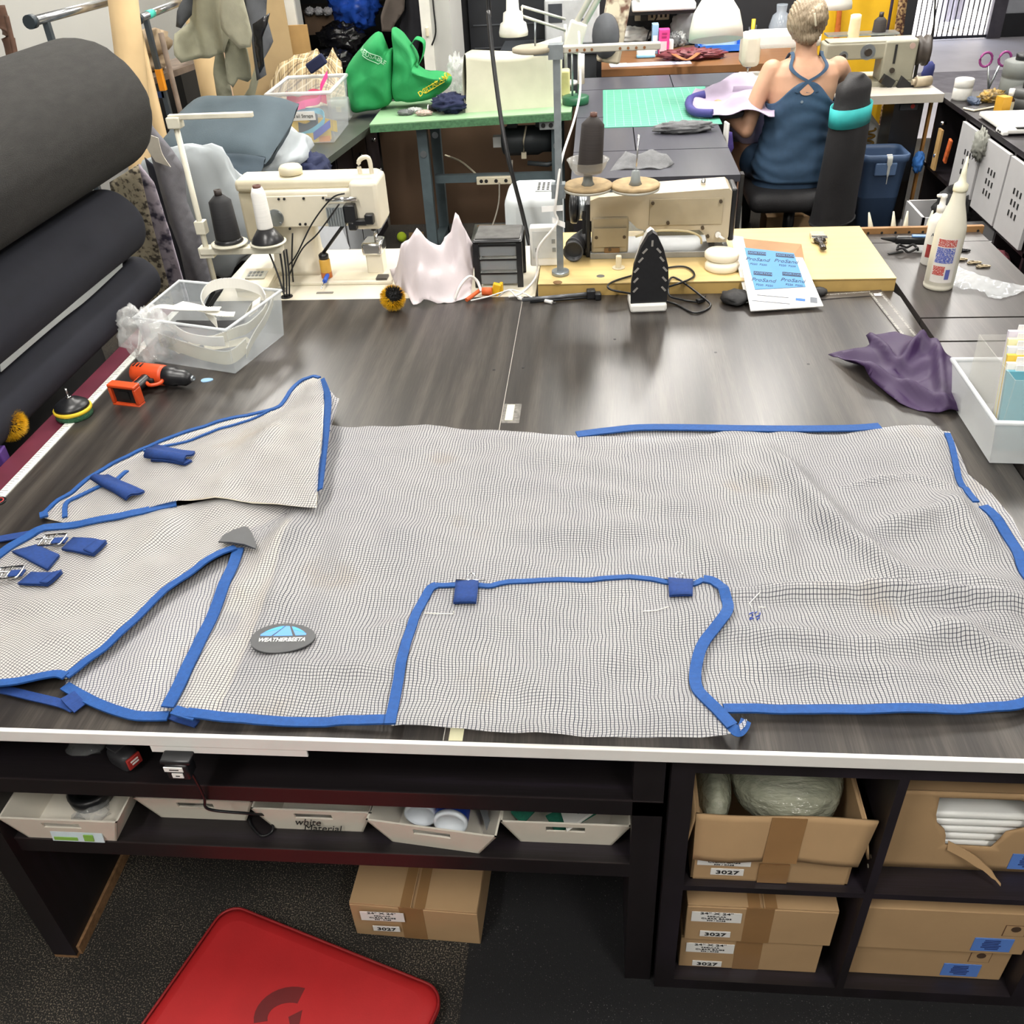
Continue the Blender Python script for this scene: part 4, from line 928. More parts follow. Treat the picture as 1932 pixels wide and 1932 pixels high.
# brushes with drill shanks
def ball_brush(label, c, cap, seed, r=.046):
    t = thing('ball_brush', label, 'brush', c-Vector((0, 0, r*.95)))
    o = Vector((0, 0, r*.95)); cap = Vector(cap).normalized()
    MB().ell(o, (r*.72,)*3).build('brush_core', black_matt, t)
    mb = MB(); mk = MB(); rgm = random.Random(seed); n = 2600
    for i in range(n):
        zc = 1-2*(i+.5)/n; ph = i*2.39996; d = Vector((sqrt(1-zc*zc)*cos(ph), sqrt(1-zc*zc)*sin(ph), zc))
        d = (d+Vector([rgm.uniform(-.13, .13) for _ in range(3)])).normalized(); a_ = d.orthogonal().normalized()*.0011; b_ = d.cross(a_)
        tgt = mk if d.dot(cap) > .62 else mb
        s = o+d*r*.6; e = o+d*r*rgm.uniform(.92, 1.06); tgt.add([s+a_, s-a_*.5+b_, s-a_*.5-b_, e], [(0, 1, 3), (1, 2, 3), (2, 0, 3)])
    mb.build('yellow_bristle', yel_br, t, weld=False)['kind'] = 'stuff'; mk.build('black_bristle', blk_br, t, weld=False)['kind'] = 'stuff'
    return t
ball_brush('round yellow brush with black bristle tip at the far table edge', lv(741, 562, T+.043), (.35, -.45, .75), 1)
t = ball_brush('round yellow brush ringed with black bristles by the fabric rolls', lv(-8, 792, T+.043)+Vector((.055, -.03, .004)), (-.6, .5, .5), 2, .05)
p = lv(-2, 947, T)
t = thing('round_badge', 'small black round badge with red ring near the ruler', 'badge', p)
MB().cyl((0, 0, 0), (0, 0, .004), .018, n=20).build('disc', black_plastic, t); MB().lathe([(.013, .004), (.013, .0048), (.010, .0048), (.010, .004)], n=20, caps=False).build('red_ring', M('red_print', 'b03a35', .5), t)

# ---------------------------------------------------------------- clear tub of zipper tape
NN, RR, BB, LL = Vector((-1.074, 1.356, T)), Vector((-.997, 1.653, T)), Vector((-1.369, 1.751, T)), Vector((-1.395, 1.453, T))
cc = (NN+RR+BB+LL)/4
tub = thing('clear_tub', 'clear plastic tub of white zipper tape on the table corner', 'plastic tub', cc)
clr = clear('clear_polypropylene', 'dfe6ea', .26, .2); clr_rim = clear('milky_rim', 'eef2f4', .55, .25)
def tub_shell(corners, h, shrink, th=.002):
    c = sum(corners, Vector())/4; mb = MB(); top = [p+Vector((0, 0, h)) for p in corners]; bot = [c+(p-c)*shrink+Vector((0, 0, .003)) for p in corners]
    for i in range(4):
        j = (i+1) % 4; n = (bot[j]-bot[i]).cross(top[i]-bot[i]).normalized()
        q = [bot[i], bot[j], top[j], top[i]]; mb.add(q+[p-n*th for p in q], [(0, 1, 2, 3), (7, 6, 5, 4), (2, 6, 7, 3)])
    mb.add(bot, [(3, 2, 1, 0)]); return mb
tub_shell([NN, RR, BB, LL], .15, .92).build('tub_wall', clr, tub, w=True)
MB().tube([p+Vector((0, 0, .15)) for p in (NN, RR, BB, LL)], .005, 8, closed=True).build('rim', clr_rim, tub, w=True)
zip_w = M('white_zip_tape', 'e6e4dc', .7, var=.04); zip_c = M('ivory_zip_tape', 'd8d3bd', .7, var=.06); zip_k = M('black_zip_tape', '1f1f22', .7)
teeth_m = M('white_zip_teeth', 'f2f1ea', .4, var=.02)
def tb(a, b, z):       # tub coordinates 0..1 along N->R and N->L
    return NN+(RR-NN)*a+(LL-NN)*b+Vector((0, 0, z))
def zipper(label, pts, wd, mat=zip_w, nrm=None, side=None, teeth=True, grp=None):
    P = spline([Vector(p) for p in pts], 8); c = sum(P, Vector())/len(P); c.z = min(p.z for p in P)
    t = thing('zipper_tape', label, 'zipper tape', c, group=grp)
    MB().ribbon(P, wd, side=side, nrm=nrm, th=.0016).build('tape', mat, t, w=True)
    if teeth:
        mb = MB(); m = len(P)
        for i in range(m-1):
            tt = (P[i+1]-P[i]); s = (tt.cross(Vector(nrm or (0, 0, 1))) if side is None else Vector(side)).normalized()
            for k in range(2): mb.box(P[i]+tt*(k/2)+s*wd*.52, (.003, .003, .003))
        mb.build('teeth', teeth_m, t, w=True)
    return t
zl = ['white zipper tape draped out over the bag at the clear tub corner', 'white zipper tape looping high at the back of the clear tub', 'white zipper tape laid straight across the top of the clear tub', 'ivory zipper tape curled along one side inside the clear tub', 'wide ivory zipper tape lying low against the near wall of the tub', 'white zipper tape bent in a wave inside the near wall of the tub', 'short white zipper coil under the rim of the tub', 'ivory zipper tape slanting across the side wall of the tub']
zipper(zl[0], [tb(.45, .35, .145), tb(.3, .65, .155), tb(.22, .9, .160), tb(.15, 1.04, .12), tb(.08, 1.1, .05), tb(.03, 1.14, .012)], .026)
zipper(zl[1], [tb(.35, .35, .11), tb(.55, .62, .14), tb(.75, .62, .17), tb(.85, .4, .178), tb(.85, .15, .165), tb(.75, .02, .148)], .03, side=(0, .2, 1))
zipper(zl[2], [tb(.5, .85, .14), tb(.45, .6, .142), tb(.42, .35, .135), tb(.48, .22, .13)], .032)
zipper(zl[3], [tb(.9, .12, .11), tb(.7, .08, .10), tb(.5, .12, .085), tb(.3, .1, .10), tb(.15, .3, .08)], .034, zip_c, side=(.3, .1, 1))
zipper(zl[4], [tb(.08, .85, .075), tb(.07, .6, .06), tb(.08, .35, .045), tb(.12, .12, .04), tb(.35, .07, .05)], .04, zip_c, side=(0, .15, 1))
zipper(zl[5], [tb(.06, .9, .11), tb(.08, .7, .125), tb(.06, .5, .10), tb(.09, .3, .09), tb(.07, .1, .10)], .028, side=(0, .1, 1))
zipper(zl[6], [tb(.75, .25, .10), tb(.8, .18, .135), tb(.72, .12, .14), tb(.65, .14, .11)], .03, side=(.6, .8, .2))
zipper(zl[7], [tb(.95, .08, .12), tb(.75, .06, .09), tb(.5, .09, .05), tb(.3, .06, .03)], .03, zip_c, side=(.2, 0, 1))
zipper('ivory zipper tape folded on the floor of the clear tub', [tb(.2, .8, .02), tb(.5, .6, .03), tb(.3, .4, .04), tb(.6, .2, .03)], .05, zip_c, teeth=False)
zipper('black zipper tape standing in a ring at the back of the clear tub', [tb(.8, .75, .10), tb(.88, .66, .15), tb(.78, .56, .155), tb(.7, .66, .11), tb(.8, .72, .095)], .034, zip_k, side=(.5, .8, .1), teeth=False)
zipper('black zipper tape lying flat in the middle of the clear tub', [tb(.3, .8, .10), tb(.45, .5, .09), tb(.55, .2, .09)], .05, zip_k, teeth=False)
single('plastic_bag', MB().ell(LL.lerp(NN, .12)+Vector((.0, -.02, .112)), (.075, .06, .085), n=26, m=18, amp=.55, fr=4.5, seed=4), clear('crinkled_film', 'e9ebea', .3, .08), 'crumpled clear plastic bag bulging over the corner of the tub', 'plastic bag')

# ---------------------------------------------------------------- steam iron standing on its heel
p = lv(1223, 588, T)
ir = thing('steam_iron', 'steam iron standing on its heel, black sole plate facing out', 'iron', p, radians(4))
tl = radians(9); RT_ = Matrix.Rotation(tl, 4, 'X')
prof = [(-.058, .03), (-.060, .10), (-.054, .16), (-.036, .22), (-.014, .265), (0, .275), (.014, .265), (.036, .22), (.054, .16), (.060, .10), (.058, .03)]
B0 = RT_@Matrix.Rotation(pi/2, 4, 'X')
sole = MB().prism(prof, -.012, -.004, B0).build('sole_plate', M('black_sole', '202124', .32, var=.15, scale=60), ir)
hole_m = M('steam_vent', 'b9b6b0', .4, .5); hm = []
for z in (.24,): hm.append((0, z, 0))
for z in (.215, .185, .15, .115, .08):
    k = min(.045, .012+(.24-z)*.38)
    for s in (-1, 1): hm.append((s*k, z, s*.7))
for x, z, a in hm:
    MB().box((B0@Vector((x, z, -.0035))), (.006, .002, .02), rot=(RT_.to_3x3()@Matrix.Rotation(-a, 3, 'Y'))).build('vent_slot', hole_m, sole)
MB().prism([(x*.96, y*.985+.002) for x, y in prof], -.03, -.012, B0).build('lower_shell', black_plastic, ir)
MB().prism([(x*.8, y*.9+.012) for x, y in prof], -.075, -.03, B0).build('body_shell', M('pale_iron_shell', 'e9e6df', .3), ir)
MB().box((0, .045, .015), (.118, .11, .03), bev=.008).build('heel', white_plastic, ir)
MB().tube([B0@Vector((0, .05, -.07)), B0@Vector((0, .07, -.125)), B0@Vector((0, .17, -.12)), B0@Vector((0, .2, -.07))], .014, 10, sub=6).build('handle', black_plastic, ir)
ca = [Vector((0, .1, .07)), Vector((.04, .12, .03))]; wp = [lv(1280, 535, T+.05), lv(1310, 520, T+.049), lv(1290, 503, T+.049), lv(1235, 510, T+.049), lv(1160, 530, T+.049), lv(1150, 545, T+.051), lv(1200, 556, T+.03), lv(1270, 572, T+.006), lv(1310, 590, T+.005), lv(1340, 578, T+.005), lv(1325, 560, T+.02), lv(1270, 523, T+.05), lv(1262, 556, T+.03), lv(1290, 566, T+.006), lv(1315, 570, T+.006)]
inv = (Matrix.Translation(p)@Matrix.Rotation(radians(4), 4, 'Z')).inverted()
MB().tube(ca+[inv@q for q in wp], .0036, 8, sub=8).build('cord', black_plastic, ir)
q = inv@wp[-1]; MB().box(q+Vector((.012, .004, .004)), (.03, .018, .014), rz=.5, bev=.003).cyl(q+Vector((.02, .01, .008)), q+Vector((.03, .02, .012)), .003, n=6).build('plug', black_plastic, ir)

# ---------------------------------------------------------------- sandpaper packs
kraft = M('kraft_board', 'a9835f', .8, var=.06); sand_b = M('blue_sandpaper', '5b93c6', .7, var=.04); print_n = M('navy_print', '26344f', .6)
YZ = T+.043
t = thing('sandpaper_pack', 'opened sandpaper pack with brown board showing beneath its twin', 'sandpaper pack', lv(1450, 500, T))
plate('kraft_board', [lv(1390, 450, YZ+.052), lv(1512, 462, YZ+.050), lv(1530, 560, T+.004), lv(1425, 582, T+.003)], .003, kraft, t)
plate('white_border', [lv(1378, 444, YZ+.057), lv(1402, 448, YZ+.057), lv(1430, 566, T+.009), lv(1408, 572, T+.009)], .002, white_paper, t)
t = thing('sandpaper_pack', 'sandpaper pack with a blue window printed ProSand, lying on top', 'sandpaper pack', lv(1475, 535, T))
def onplane(u, v, P, n_):
    d = _ray(u, v); return CAM+d*((P-CAM).dot(n_)/d.dot(n_))
qa, qb, qc = lv(1416, 588, T+.009), lv(1553, 579, T+.009), lv(1394, 478, YZ+.058); qn = (qb-qa).cross(qc-qa).normalized()
Q = [qc, onplane(1514, 488, qa, qn), qb, qa]
plate('white_card', Q, .004, white_paper, t)
n = (Q[1]-Q[0]).cross(Q[3]-Q[0]).normalized(); n = n if n.z > 0 else -n
def qp(a, b, up=0): return Q[0].lerp(Q[1], a).lerp(Q[3].lerp(Q[2], a), b)+n*up
bl = plate('sandpaper_sheet', [qp(.1, -.09, .005), qp(.88, -.07, .005), qp(.86, .62, .005), qp(.12, .66, .005)], .0012, sand_b, t)
xd = Q[1]-Q[0]
for a, b in ((.26, .12), (.7, .12), (.27, .5), (.7, .5)):
    text('lettering', 'ProSand', print_n, bl, .0235, frame(qp(a, b, .0066), xd, n), shear=.3, ext=.0002)
    text('small_print', 'P220  P220', print_n, bl, .012, frame(qp(a, b+.09, .0066), xd, n), ext=.0002)
    MB().box(qp(a+.02, b-.12, .0066), (.06, .018, .0006), rot=frame((0, 0, 0), xd, n).to_3x3()).build('printed_bar', print_n, bl, w=True); text('lettering', 'NORTON', sand_b, bl, .013, frame(qp(a+.02, b-.12, .0071), xd, n), shear=.2, ext=.0002)
MB().box(qp(.72, .86, .0046), (.03, .012, .0006), rot=frame((0, 0, 0), xd, n).to_3x3()).build('blue_mark', M('blue_mark', '3a6fb8', .6), t, w=True)
MB().box(qp(.9, .88, .0046), (.022, .026, .0006), rot=frame((0, 0, 0), xd, n).to_3x3()).box(qp(.35, .78, .0046), (.10, .003, .0006), rot=frame((0, 0, 0), xd, n).to_3x3()).box(qp(.3, .88, .0046), (.12, .003, .0006), rot=frame((0, 0, 0), xd, n).to_3x3()).build('printed_lines', M('grey_print', '6b7078', .6), t, w=True)
single('black_pouch', MB().ell(lv(1388, 560, T+.018), (.05, .05, .017), amp=.4, fr=4), black_matt, 'black fabric pouch end poking out between the foam pads and sandpaper packs', 'pouch')
single('soft_pouch', MB().ell(lv(1545, 550, T+.013), (.028, .026, .013), amp=.15), black_matt, 'black soft lump poking out between the sandpaper packs and set square', 'pouch')
foam = M('ivory_foam', 'e6dfcc', .9, var=.05)
for i, lab in enumerate(('lower ivory foam pad stacked behind the sandpaper packs', 'upper ivory foam pad lying on its twin behind the sandpaper packs')):
    p = lv(1362, 507-i*4, YZ); single('foam_pad', MB().lathe([(.052, 0), (.058, .006), (.059, .02), (.052, .028), (.0, .030)], (p.x-.004*i, p.y, YZ-.002+.03*i), (.05*i, .03, 1), 26), foam, lab, 'foam pad')
# metal set square with scale marks
C = lv(1656, 549, T); ex = (lv(1560, 556, T)-C).normalized(); ey = (lv(1748, 660, T)-lv(1664, 556, T)).normalized()
sq = thing('set_square', 'dark steel L-shaped square with white scale at the table corner', 'set square', C)
sm = M('dark_ruler_steel', '5b5754', .35, .3)
MB().prism([(C+ex*a+ey*b).xy[:] for a, b in ((-.012, -.004), (.34, -.004), (.34, .038), (.036, .038), (.036, .5), (-.012, .5))], T+.0004, T+.0024).build('blade', sm, sq, w=True)
mb = MB(); Rr = Matrix(((ey.x, -ey.y, 0), (ey.y, ey.x, 0), (0, 0, 1)))
for i in range(90):
    for o_ in (-.006, .026):
        if i % 2 == 0 or i % 5: q = C+ey*(.02+i*.0052)+ex*(o_+.004); mb.box((q.x, q.y, T+.0026), (.0016, .006 if i % 5 else .010, .0005), rot=Rr)
for i in range(60):
    q = C+ex*(.03+i*.0052)+ey*.006; mb.box((q.x, q.y, T+.0026), (.0016, .006 if i % 5 else .010, .0005))
mb.build('scale_marks', M('scale_white', 'cfcdc6', .6), sq, w=True)
q = C+ey*.035+ex*.012; MB().box((q.x, q.y, T+.0026), (.022, .018, .0006)).build('maker_plate', white_paper, sq, w=True)
# purple cloth
pur = M('purple_nylon', '2e1440', .6, var=.12, scale=6)
po = [(1562, 671, .004), (1585, 663, .02), (1606, 658, .03), (1640, 652, .02), (1633, 635, .03), (1660, 630, .035), (1690, 626, .035), (1725, 636, .04), (1757, 648, .05), (1790, 673, .05), (1814, 693, .04), (1817, 711, .035), (1811, 778, .008), (1772, 779, .006), (1735, 772, .006), (1696, 760, .006), (1675, 745, .008), (1650, 727, .006), (1627, 708, .006), (1600, 693, .006), (1579, 681, .004)]
def zr(segs):
    base = ridges(segs); return lambda x, y: base(x, y)
pf = zr([rg(1580, 674, 1790, 765, .018, .035), rg(1640, 642, 1690, 690, .012, .03), rg(1690, 690, 1720, 715, .012, -.02), rg(1700, 690, 1730, 660, .014, .035), rg(1730, 660, 1745, 675, .014, .03), rg(1757, 652, 1780, 760, .014, .03), rg(1700, 720, 1760, 700, .02, -.022), rg(1640, 700, 1700, 745, .016, .014), rg(1790, 700, 1800, 760, .016, .02)])
pw = waves(33, 8, .04, .14, .004)
single_cl = Cloth(PX(po), .009, lambda x, y: np.maximum(pf(x, y)+pw(x, y), -.01))
o = single_cl.mesh('purple_cloth', pur, None, thick=.0015); tag(o, 'crumpled purple nylon cloth beside the set square', 'cloth')

# ---------------------------------------------------------------- side table and what stands on it
st_ = thing('side_table', 'narrow dark laminate side table running alongside the worktop', 'side table', (1.21, 1.5, 0))
SX0, SX1 = .998, 1.428
for y0, y1 in ((.35, 1.545), (1.555, 1.715), (1.725, 2.40), (2.405, 2.50)): MB().bx(SX0, SX1, y0, y1, T-.035, T).build('top_board', dark_top2, st_, w=True)
MB().bx(SX0, SX1, .35, 2.5, T-.06, T-.036).build('under_frame', black_wood, st_, w=True)
for x in (SX0+.03, SX1-.03):
    for y in (.4, 2.45): MB().box((x, y, (T-.06)/2), (.045, .045, T-.06)).build('leg', black_wood, st_, w=True)
rail = thing('wooden_rail', 'drilled wooden rail at the far end of the side table', 'rail', (1.2, 2.515, T))
MB().bx(.985, 1.44, 2.502, 2.522, T-.03, T+.022, bev=.002).build('rail_bar', M('brown_oak', '9a7246', .6, var=.15, scale=10), rail, w=True)
for i in range(9): MB().cyl((1.02+i*.05, 2.5015, T+.004), (1.02+i*.05, 2.505, T+.004), .005, n=8).build('peg_hole', ink, rail, w=True)
noz = M('ivory_nozzle', 'd6d2be', .45)
for i, (u, v, lab) in enumerate(((1645, 430, 'ivory plastic nozzle lying behind the wooden rail beside the yellow board'), (1690, 415, 'ivory pointed nozzle standing behind the wooden rail beside the bin'), (1712, 415, 'ivory pointed nozzle leaning behind the wooden rail before the white drawer'), (1755, 415, 'ivory nozzle behind the wooden rail beside the white pump bottle'))):
    c = dp(u, v, 2.535); lean = (-.25+.12*i, .15, 1)
    MBn = MB().lathe([(.010, -.06), (.010, -.005), (.012, 0), (.009, .02), (.003, .07)], (c.x, 2.54, T-.0), lean, 12); single('glue_nozzle', MBn, noz, lab, 'nozzle')
p = lv(1769, 541, T)
bo = thing('cleaner_bottle', 'large ivory bottle with long cone nozzle and red and blue label', 'bottle', p)
ivory = M('ivory_bottle', 'dcd8c8', .4, var=.04)
MB().lathe([(.042, 0), (.046, .004), (.047, .012), (.045, .018), (.046, .02), (.046, .19), (.044, .205), (.036, .235), (.024, .275), (.019, .305), (.019, .315)], n=36).build('bottle_body', ivory, bo)
MB().lathe([(.021, .312), (.022, .318), (.021, .332), (.012, .340), (.0085, .36), (.003, .415), (0, .416)], n=20).build('cone_cap', M('ivory_cap', 'e6e2c8', .4), bo)
def wrap(r, a0, a1, z0, z1): return MB().grid(lambda a, b: Vector((r*cos(a0+(a1-a0)*a), r*sin(a0+(a1-a0)*a), z0+(z1-z0)*b)), 16, 1)
lb_ = wrap(.0465, radians(-150), radians(-60), .03, .175).build('label', M('pale_label', 'dedad4', .6), bo)
speck = lambda nm, c: speckled(nm, 'dedad4', c, .46, 420, .6, 2)
wrap(.0468, radians(-145), radians(-75), .148, .172).build('red_print', speck('red_small_print', 'b8443c'), lb_)
wrap(.0468, radians(-145), radians(-75), .095, .145).build('blue_print', speck('blue_small_print', '4a5cae'), lb_)
wrap(.0468, radians(-145), radians(-100), .055, .085).build('red_print', MATS['red_small_print'], lb_)
wrap(.0468, radians(-95), radians(-78), .042, .075).build('barcode', M('blue_code', '5a62a8', .6), lb_)
p = lv(1753, 497, T)
pb = thing('pump_bottle', 'slim white bottle with a pump top behind the large ivory bottle', 'bottle', p)
MB().lathe([(.028, 0), (.030, .004), (.030, .145), (.026, .165), (.012, .178), (.012, .185)], n=24).build('bottle_body', white_plastic, pb)
MB().lathe([(.014, .18), (.015, .2), (.010, .204), (.009, .225), (.011, .228), (.010, .238), (0, .24)], n=18).box((-.008, 0, .234), (.03, .012, .010), bev=.003).build('pump_head', white_plastic, pb)
wrap(.0304, radians(-150), radians(-60), .03, .075).build('red_label', M('dark_red_label', '9c3a38', .6, var=.3, scale=60), pb)
text('lettering', 'ARM', print_n, pb, .016, Matrix.Translation(pb.location)@frame((-.008, -.0300, .11), (1, -.2, 0), (-.2, -1, 0)))
# hot glue gun and small things
c = lv(1722, 462, T+.02)
t = thing('glue_gun', 'black glue gun with a blue switch lying on the side table', 'glue gun', c-Vector((0, 0, .02)), radians(-8))
MB().box((0, .02, .03), (.12, .03, .028), bev=.008).box((.05, .02, .034), (.05, .024, .022), bev=.006).build('gun_body', black_plastic, t)
MB().lathe([(.010, 0), (.004, .045), (.002, .05)], (-.06, .02, .03), (-1, 0, .1), 12).build('gun_nozzle', black_matt, t)
MB().box((.02, .02, .046), (.05, .02, .006), bev=.002).build('switch', M('blue_switch', '5f86b8', .4), t)
MB().tube([(-.02+.035*cos(k), -.03+.025*sin(k), .012+.006*(i_ % 3)) for i_, k in enumerate(np.linspace(0, 13, 26))], .0042, 6, sub=3).build('coiled_cord', black_matt, t)
MB().box((-.06, -.04, .004), (.06, .010, .003), rz=.5).build('cord_tie', black_matt, t)
bagp = [(1793, 500, .02), (1820, 507, .03), (1850, 520, .03), (1880, 528, .025), (1932, 538, .012), (1945, 545, .008), (1888, 565, .003), (1865, 560, .004), (1845, 545, .01), (1815, 545, .012), (1795, 538, .012)]
bw_ = waves(44, 8, .02, .07, .005)
o = Cloth(PX(bagp), .008, lambda x, y: np.maximum(bw_(x, y), -.002)).mesh('clear_bag', clear('glossy_clear_film', 'e3e7ea', .4, .06), None); tag(o, 'clear plastic bag lying flat on the side table beside the large bottle', 'plastic bag')
brass = M('dull_brass', 'a89a80', .35, .7, var=.3, scale=60)
for i, (u, v, lab) in enumerate(((1818, 475, 'small black and steel buckle on the side table'), (1812, 492, 'cluster of small steel hooks beside the large bottle'), (1838, 498, 'row of small brass snaps above the clear bag'), (1855, 505, 'small brass clasp lying at the bag edge'))):
    q = lv(u, v, T); mb = MB()
    for k in range(5): mb.tube([q+Vector((.012*cos(a+k)+.006*k-.012, .008*sin(a+k)+.004*(k % 3), .004+.002*(k % 2))) for a in np.linspace(0, 5.5, 8)], .0022, 5)
    single('metal_fittings', mb, black_plastic if i == 0 else brass, lab, 'fittings')
# clear bin of pattern folders, standing half on the cutting table
N0 = lv(1861, 878, T); c0 = [N0, N0+Vector((.36, -.02, 0)), N0+Vector((.37, .30, 0)), lv(1816, 800, T)+Vector((-.005, .11, 0))]
tub2 = thing('folder_bin', 'milky plastic bin holding upright folders, standing across the table gap', 'plastic bin', sum(c0, Vector())/4)
milky = clear('milky_plastic', 'e8ebec', .5, .3)
c0 = [p+(p-sum(c0, Vector())/4)*.06 for p in c0]
tub_shell(c0, .12, .9, .003).build('bin_wall', milky, tub2, w=True)
MB().tube([p+Vector((0, 0, .12)) for p in c0], .007, 8, closed=True).build('rim', clr_rim, tub2, w=True)
fcol = [('5f9fb0', 'teal'), ('e9e9e4', 'white'), ('e2c24e', 'yellow'), ('dfe3ea', 'pale grey'), ('ece6b4', 'pale yellow'), ('d9d3e0', 'pale lilac')]
f0 = c0[0].lerp(c0[3], .5)
for i, (c_, nm) in enumerate(fcol):
    a = c0[0].lerp(c0[3], .2+.055*i)+Vector((.045+.004*i, 0, .006)); b = c0[1].lerp(c0[2], .2+.055*i)+Vector((-.04, 0, .006)); hh = .185+.012*i
    t = thing('pattern_folder', nm+' plastic folder standing in the milky bin', 'folder', (a+b)/2)
    d = (b-a).normalized(); nn = Vector((d.y, -d.x, 0))
    up_ = Vector((0, .05, hh)); mb = MB(); q = [a, b, b+up_, a+up_]; mb.add(q+[x-nn*.010 for x in q], [(0, 1, 2, 3), (7, 6, 5, 4), (0, 4, 5, 1), (1, 5, 6, 2), (2, 6, 7, 3), (3, 7, 4, 0)])
    mb.build('folder_cover', M('folder_'+nm.replace(' ', '_'), c_, .35, var=.03, alpha=.92), t, w=True)
    MB().box(a+up_+d*.06+nn*(-.005)+Vector((0, 0, .006)), (.08, .004, .016), rz=atan2(d.y, d.x)).build('index_tab', white_paper, t, w=True)
    if i in (3, 4, 5): text('lettering', ('N', 'P', 'A')[i-3], M('red_ink', 'a03050', .6) if i == 5 else ink, t, .016, frame(a+up_+d*.045+nn*.0+Vector((0, -.0035, .006)), d, (0, -1, .1)))

hb_ = [c0[0].lerp(c0[3], .14)+Vector((.035, 0, .004)), c0[1].lerp(c0[2], .14)+Vector((-.03, 0, .004)), c0[1].lerp(c0[2], .9)+Vector((-.03, 0, .004)), c0[0].lerp(c0[3], .9)+Vector((.035, 0, .004))]
t = thing('file_box', 'tall clear file box around the folders in the milky bin', 'file box', sum(hb_, Vector())/4)
tub_shell(hb_[:4], .2, .97, .002).build('box_wall', clear('file_box_wall', 'e6e6dc', .16, .3), t, w=True)
# paint brush on the maple board
a, b = lv(1540, 446, YZ), lv(1557, 487, YZ); d = (b-a).normalized(); R3 = frame((0, 0, 0), d, (0, 0, 1)).to_3x3()
pb_ = thing('paint_brush', 'flat paint brush with pale bristles lying on the maple table', 'paint brush', a.lerp(b, .5))
MB().box(a+d*.028+Vector((0, 0, .011)), (.056, .052, .018), rot=R3, bev=.004).build('bristle_block', M('pale_bristle', 'b9ad97', .9, var=.2, scale=60, stretch=(1, 1, 1)), pb_, w=True)
MB().box(a+d*.066+Vector((0, 0, .012)), (.024, .055, .02), rot=R3, bev=.002).build('ferrule', chrome, pb_, w=True)
MB().tube([a+d*.076+Vector((0, 0, .012)), a+d*.095+Vector((0, 0, .013)), a+d*.13+Vector((0, 0, .014)), a+d*.17+Vector((0, 0, .014))], [.022, .016, .009, .008, .012, .011], 10, sub=5, sq=.6).build('handle', M('dark_lacquer', '2b2420', .25), pb_, w=True)
# ---------------------------------------------------------------- white sewing table with the post-bed machine
wtb = thing('sewing_table', 'ivory sewing machine table behind the cutting table', 'sewing table', (-.83, 2.2, 0))
MB().bx(-1.375, -.215, 1.946, 2.46, T-.04, T-.002, bev=.003).build('table_top', cream_light, wtb, w=True)
for x in (-1.30, -.29):
    MB().box((x, 2.2, .04), (.06, .5, .05)).box((x, 2.2, .42), (.06, .08, .72)).build('leg_frame', M('grey_leg_paint', '8d9296', .5), wtb, w=True)
ty = T-.002
m1 = thing('post_bed_machine', 'ivory industrial post-bed sewing machine with top dial and silver tension block', 'sewing machine', (-1.02, 2.2, ty))
MB().bx(-1.20, -.74, 2.08, 2.36, ty, ty+.012, bev=.003).build('bed_plate', cream_light, m1, w=True)
MB().lathe([(.13, 0), (.125, .02), (.105, .06), (.098, .20), (.11, .22)], (-1.115, 2.23, ty+.010), n=4, sq=.85, tw=pi/4).build('pillar', cream_light, m1, w=True)
MB().bx(-1.215, -.80, 2.15, 2.31, .995, 1.125, bev=.012).build('arm', cream_light, m1, w=True)
MB().bx(-1.285, -.775, 2.17, 2.30, 1.115, 1.158, bev=.016).build('top_cover', cream_paint, m1, w=True)
MB().bx(-.865, -.765, 2.135, 2.30, .985, 1.150, bev=.014).build('needle_head', cream_light, m1, w=True)
MB().bx(-1.29, -1.165, 2.20, 2.36, .93, 1.115, bev=.012).build('motor_box', cream_paint, m1, w=True)
fp_ = MB().bx(-1.19, -.945, 2.143, 2.151, 1.0, 1.108, bev=.002).build('front_cover', cream_light, m1, w=True)
for x, z in [(-1.18, 1.10), (-1.12, 1.10), (-1.10, 1.10), (-1.03, 1.10), (-.96, 1.10), (-.955, 1.015), (-1.04, 1.01), (-1.06, 1.01), (-1.13, 1.055), (-1.13, 1.04), (-1.1, .995)]:
    MB().cyl((x, 2.138, z), (x, 2.144, z), .0045, n=8).build('screw', ink, fp_, w=True)
MB().lathe([(.03, 0), (.041, .003), (.042, .022), (.034, .032), (.012, .034), (0, .034)], (-1.09, 2.235, 1.158), n=28).build('top_dial', cream_paint, m1, w=True)
MB().tube([(-.835, 2.22, 1.15), (-.835, 2.22, 1.2), (-.80, 2.22, 1.21), (-.795, 2.22, 1.15)], .008, 8, sub=5).build('thread_guide_loop', cream_light, m1, w=True)
tb_ = MB(); tb_.bx(-.945, -.885, 2.10, 2.145, 1.012, 1.078)
for k in range(6): tb_.bx(-.943+k*.0095, -.939+k*.0095, 2.095, 2.10, 1.014, 1.076)
tb_.build('tension_block', steel, m1, w=True)
MB().bx(-.885, -.845, 2.105, 2.145, 1.02, 1.082, bev=.004).box((-.835, 2.12, 1.02), (.05, .03, .02), bev=.004).box((-.80, 2.12, 1.03), (.03, .03, .035), bev=.004).box((-.862, 2.12, 1.008), (.03, .03, .03), bev=.006).build('solenoid', black_plastic, m1, w=True)
MB().cyl((-.945, 2.12, 1.10), (-.835, 2.12, 1.10), .0075, n=12).build('lifter_rod', chrome, m1, w=True)
MB().cyl((-1.145, 2.135, 1.035), (-1.145, 2.15, 1.035), .03, n=20).build('crank_cover', steel, m1, w=True)
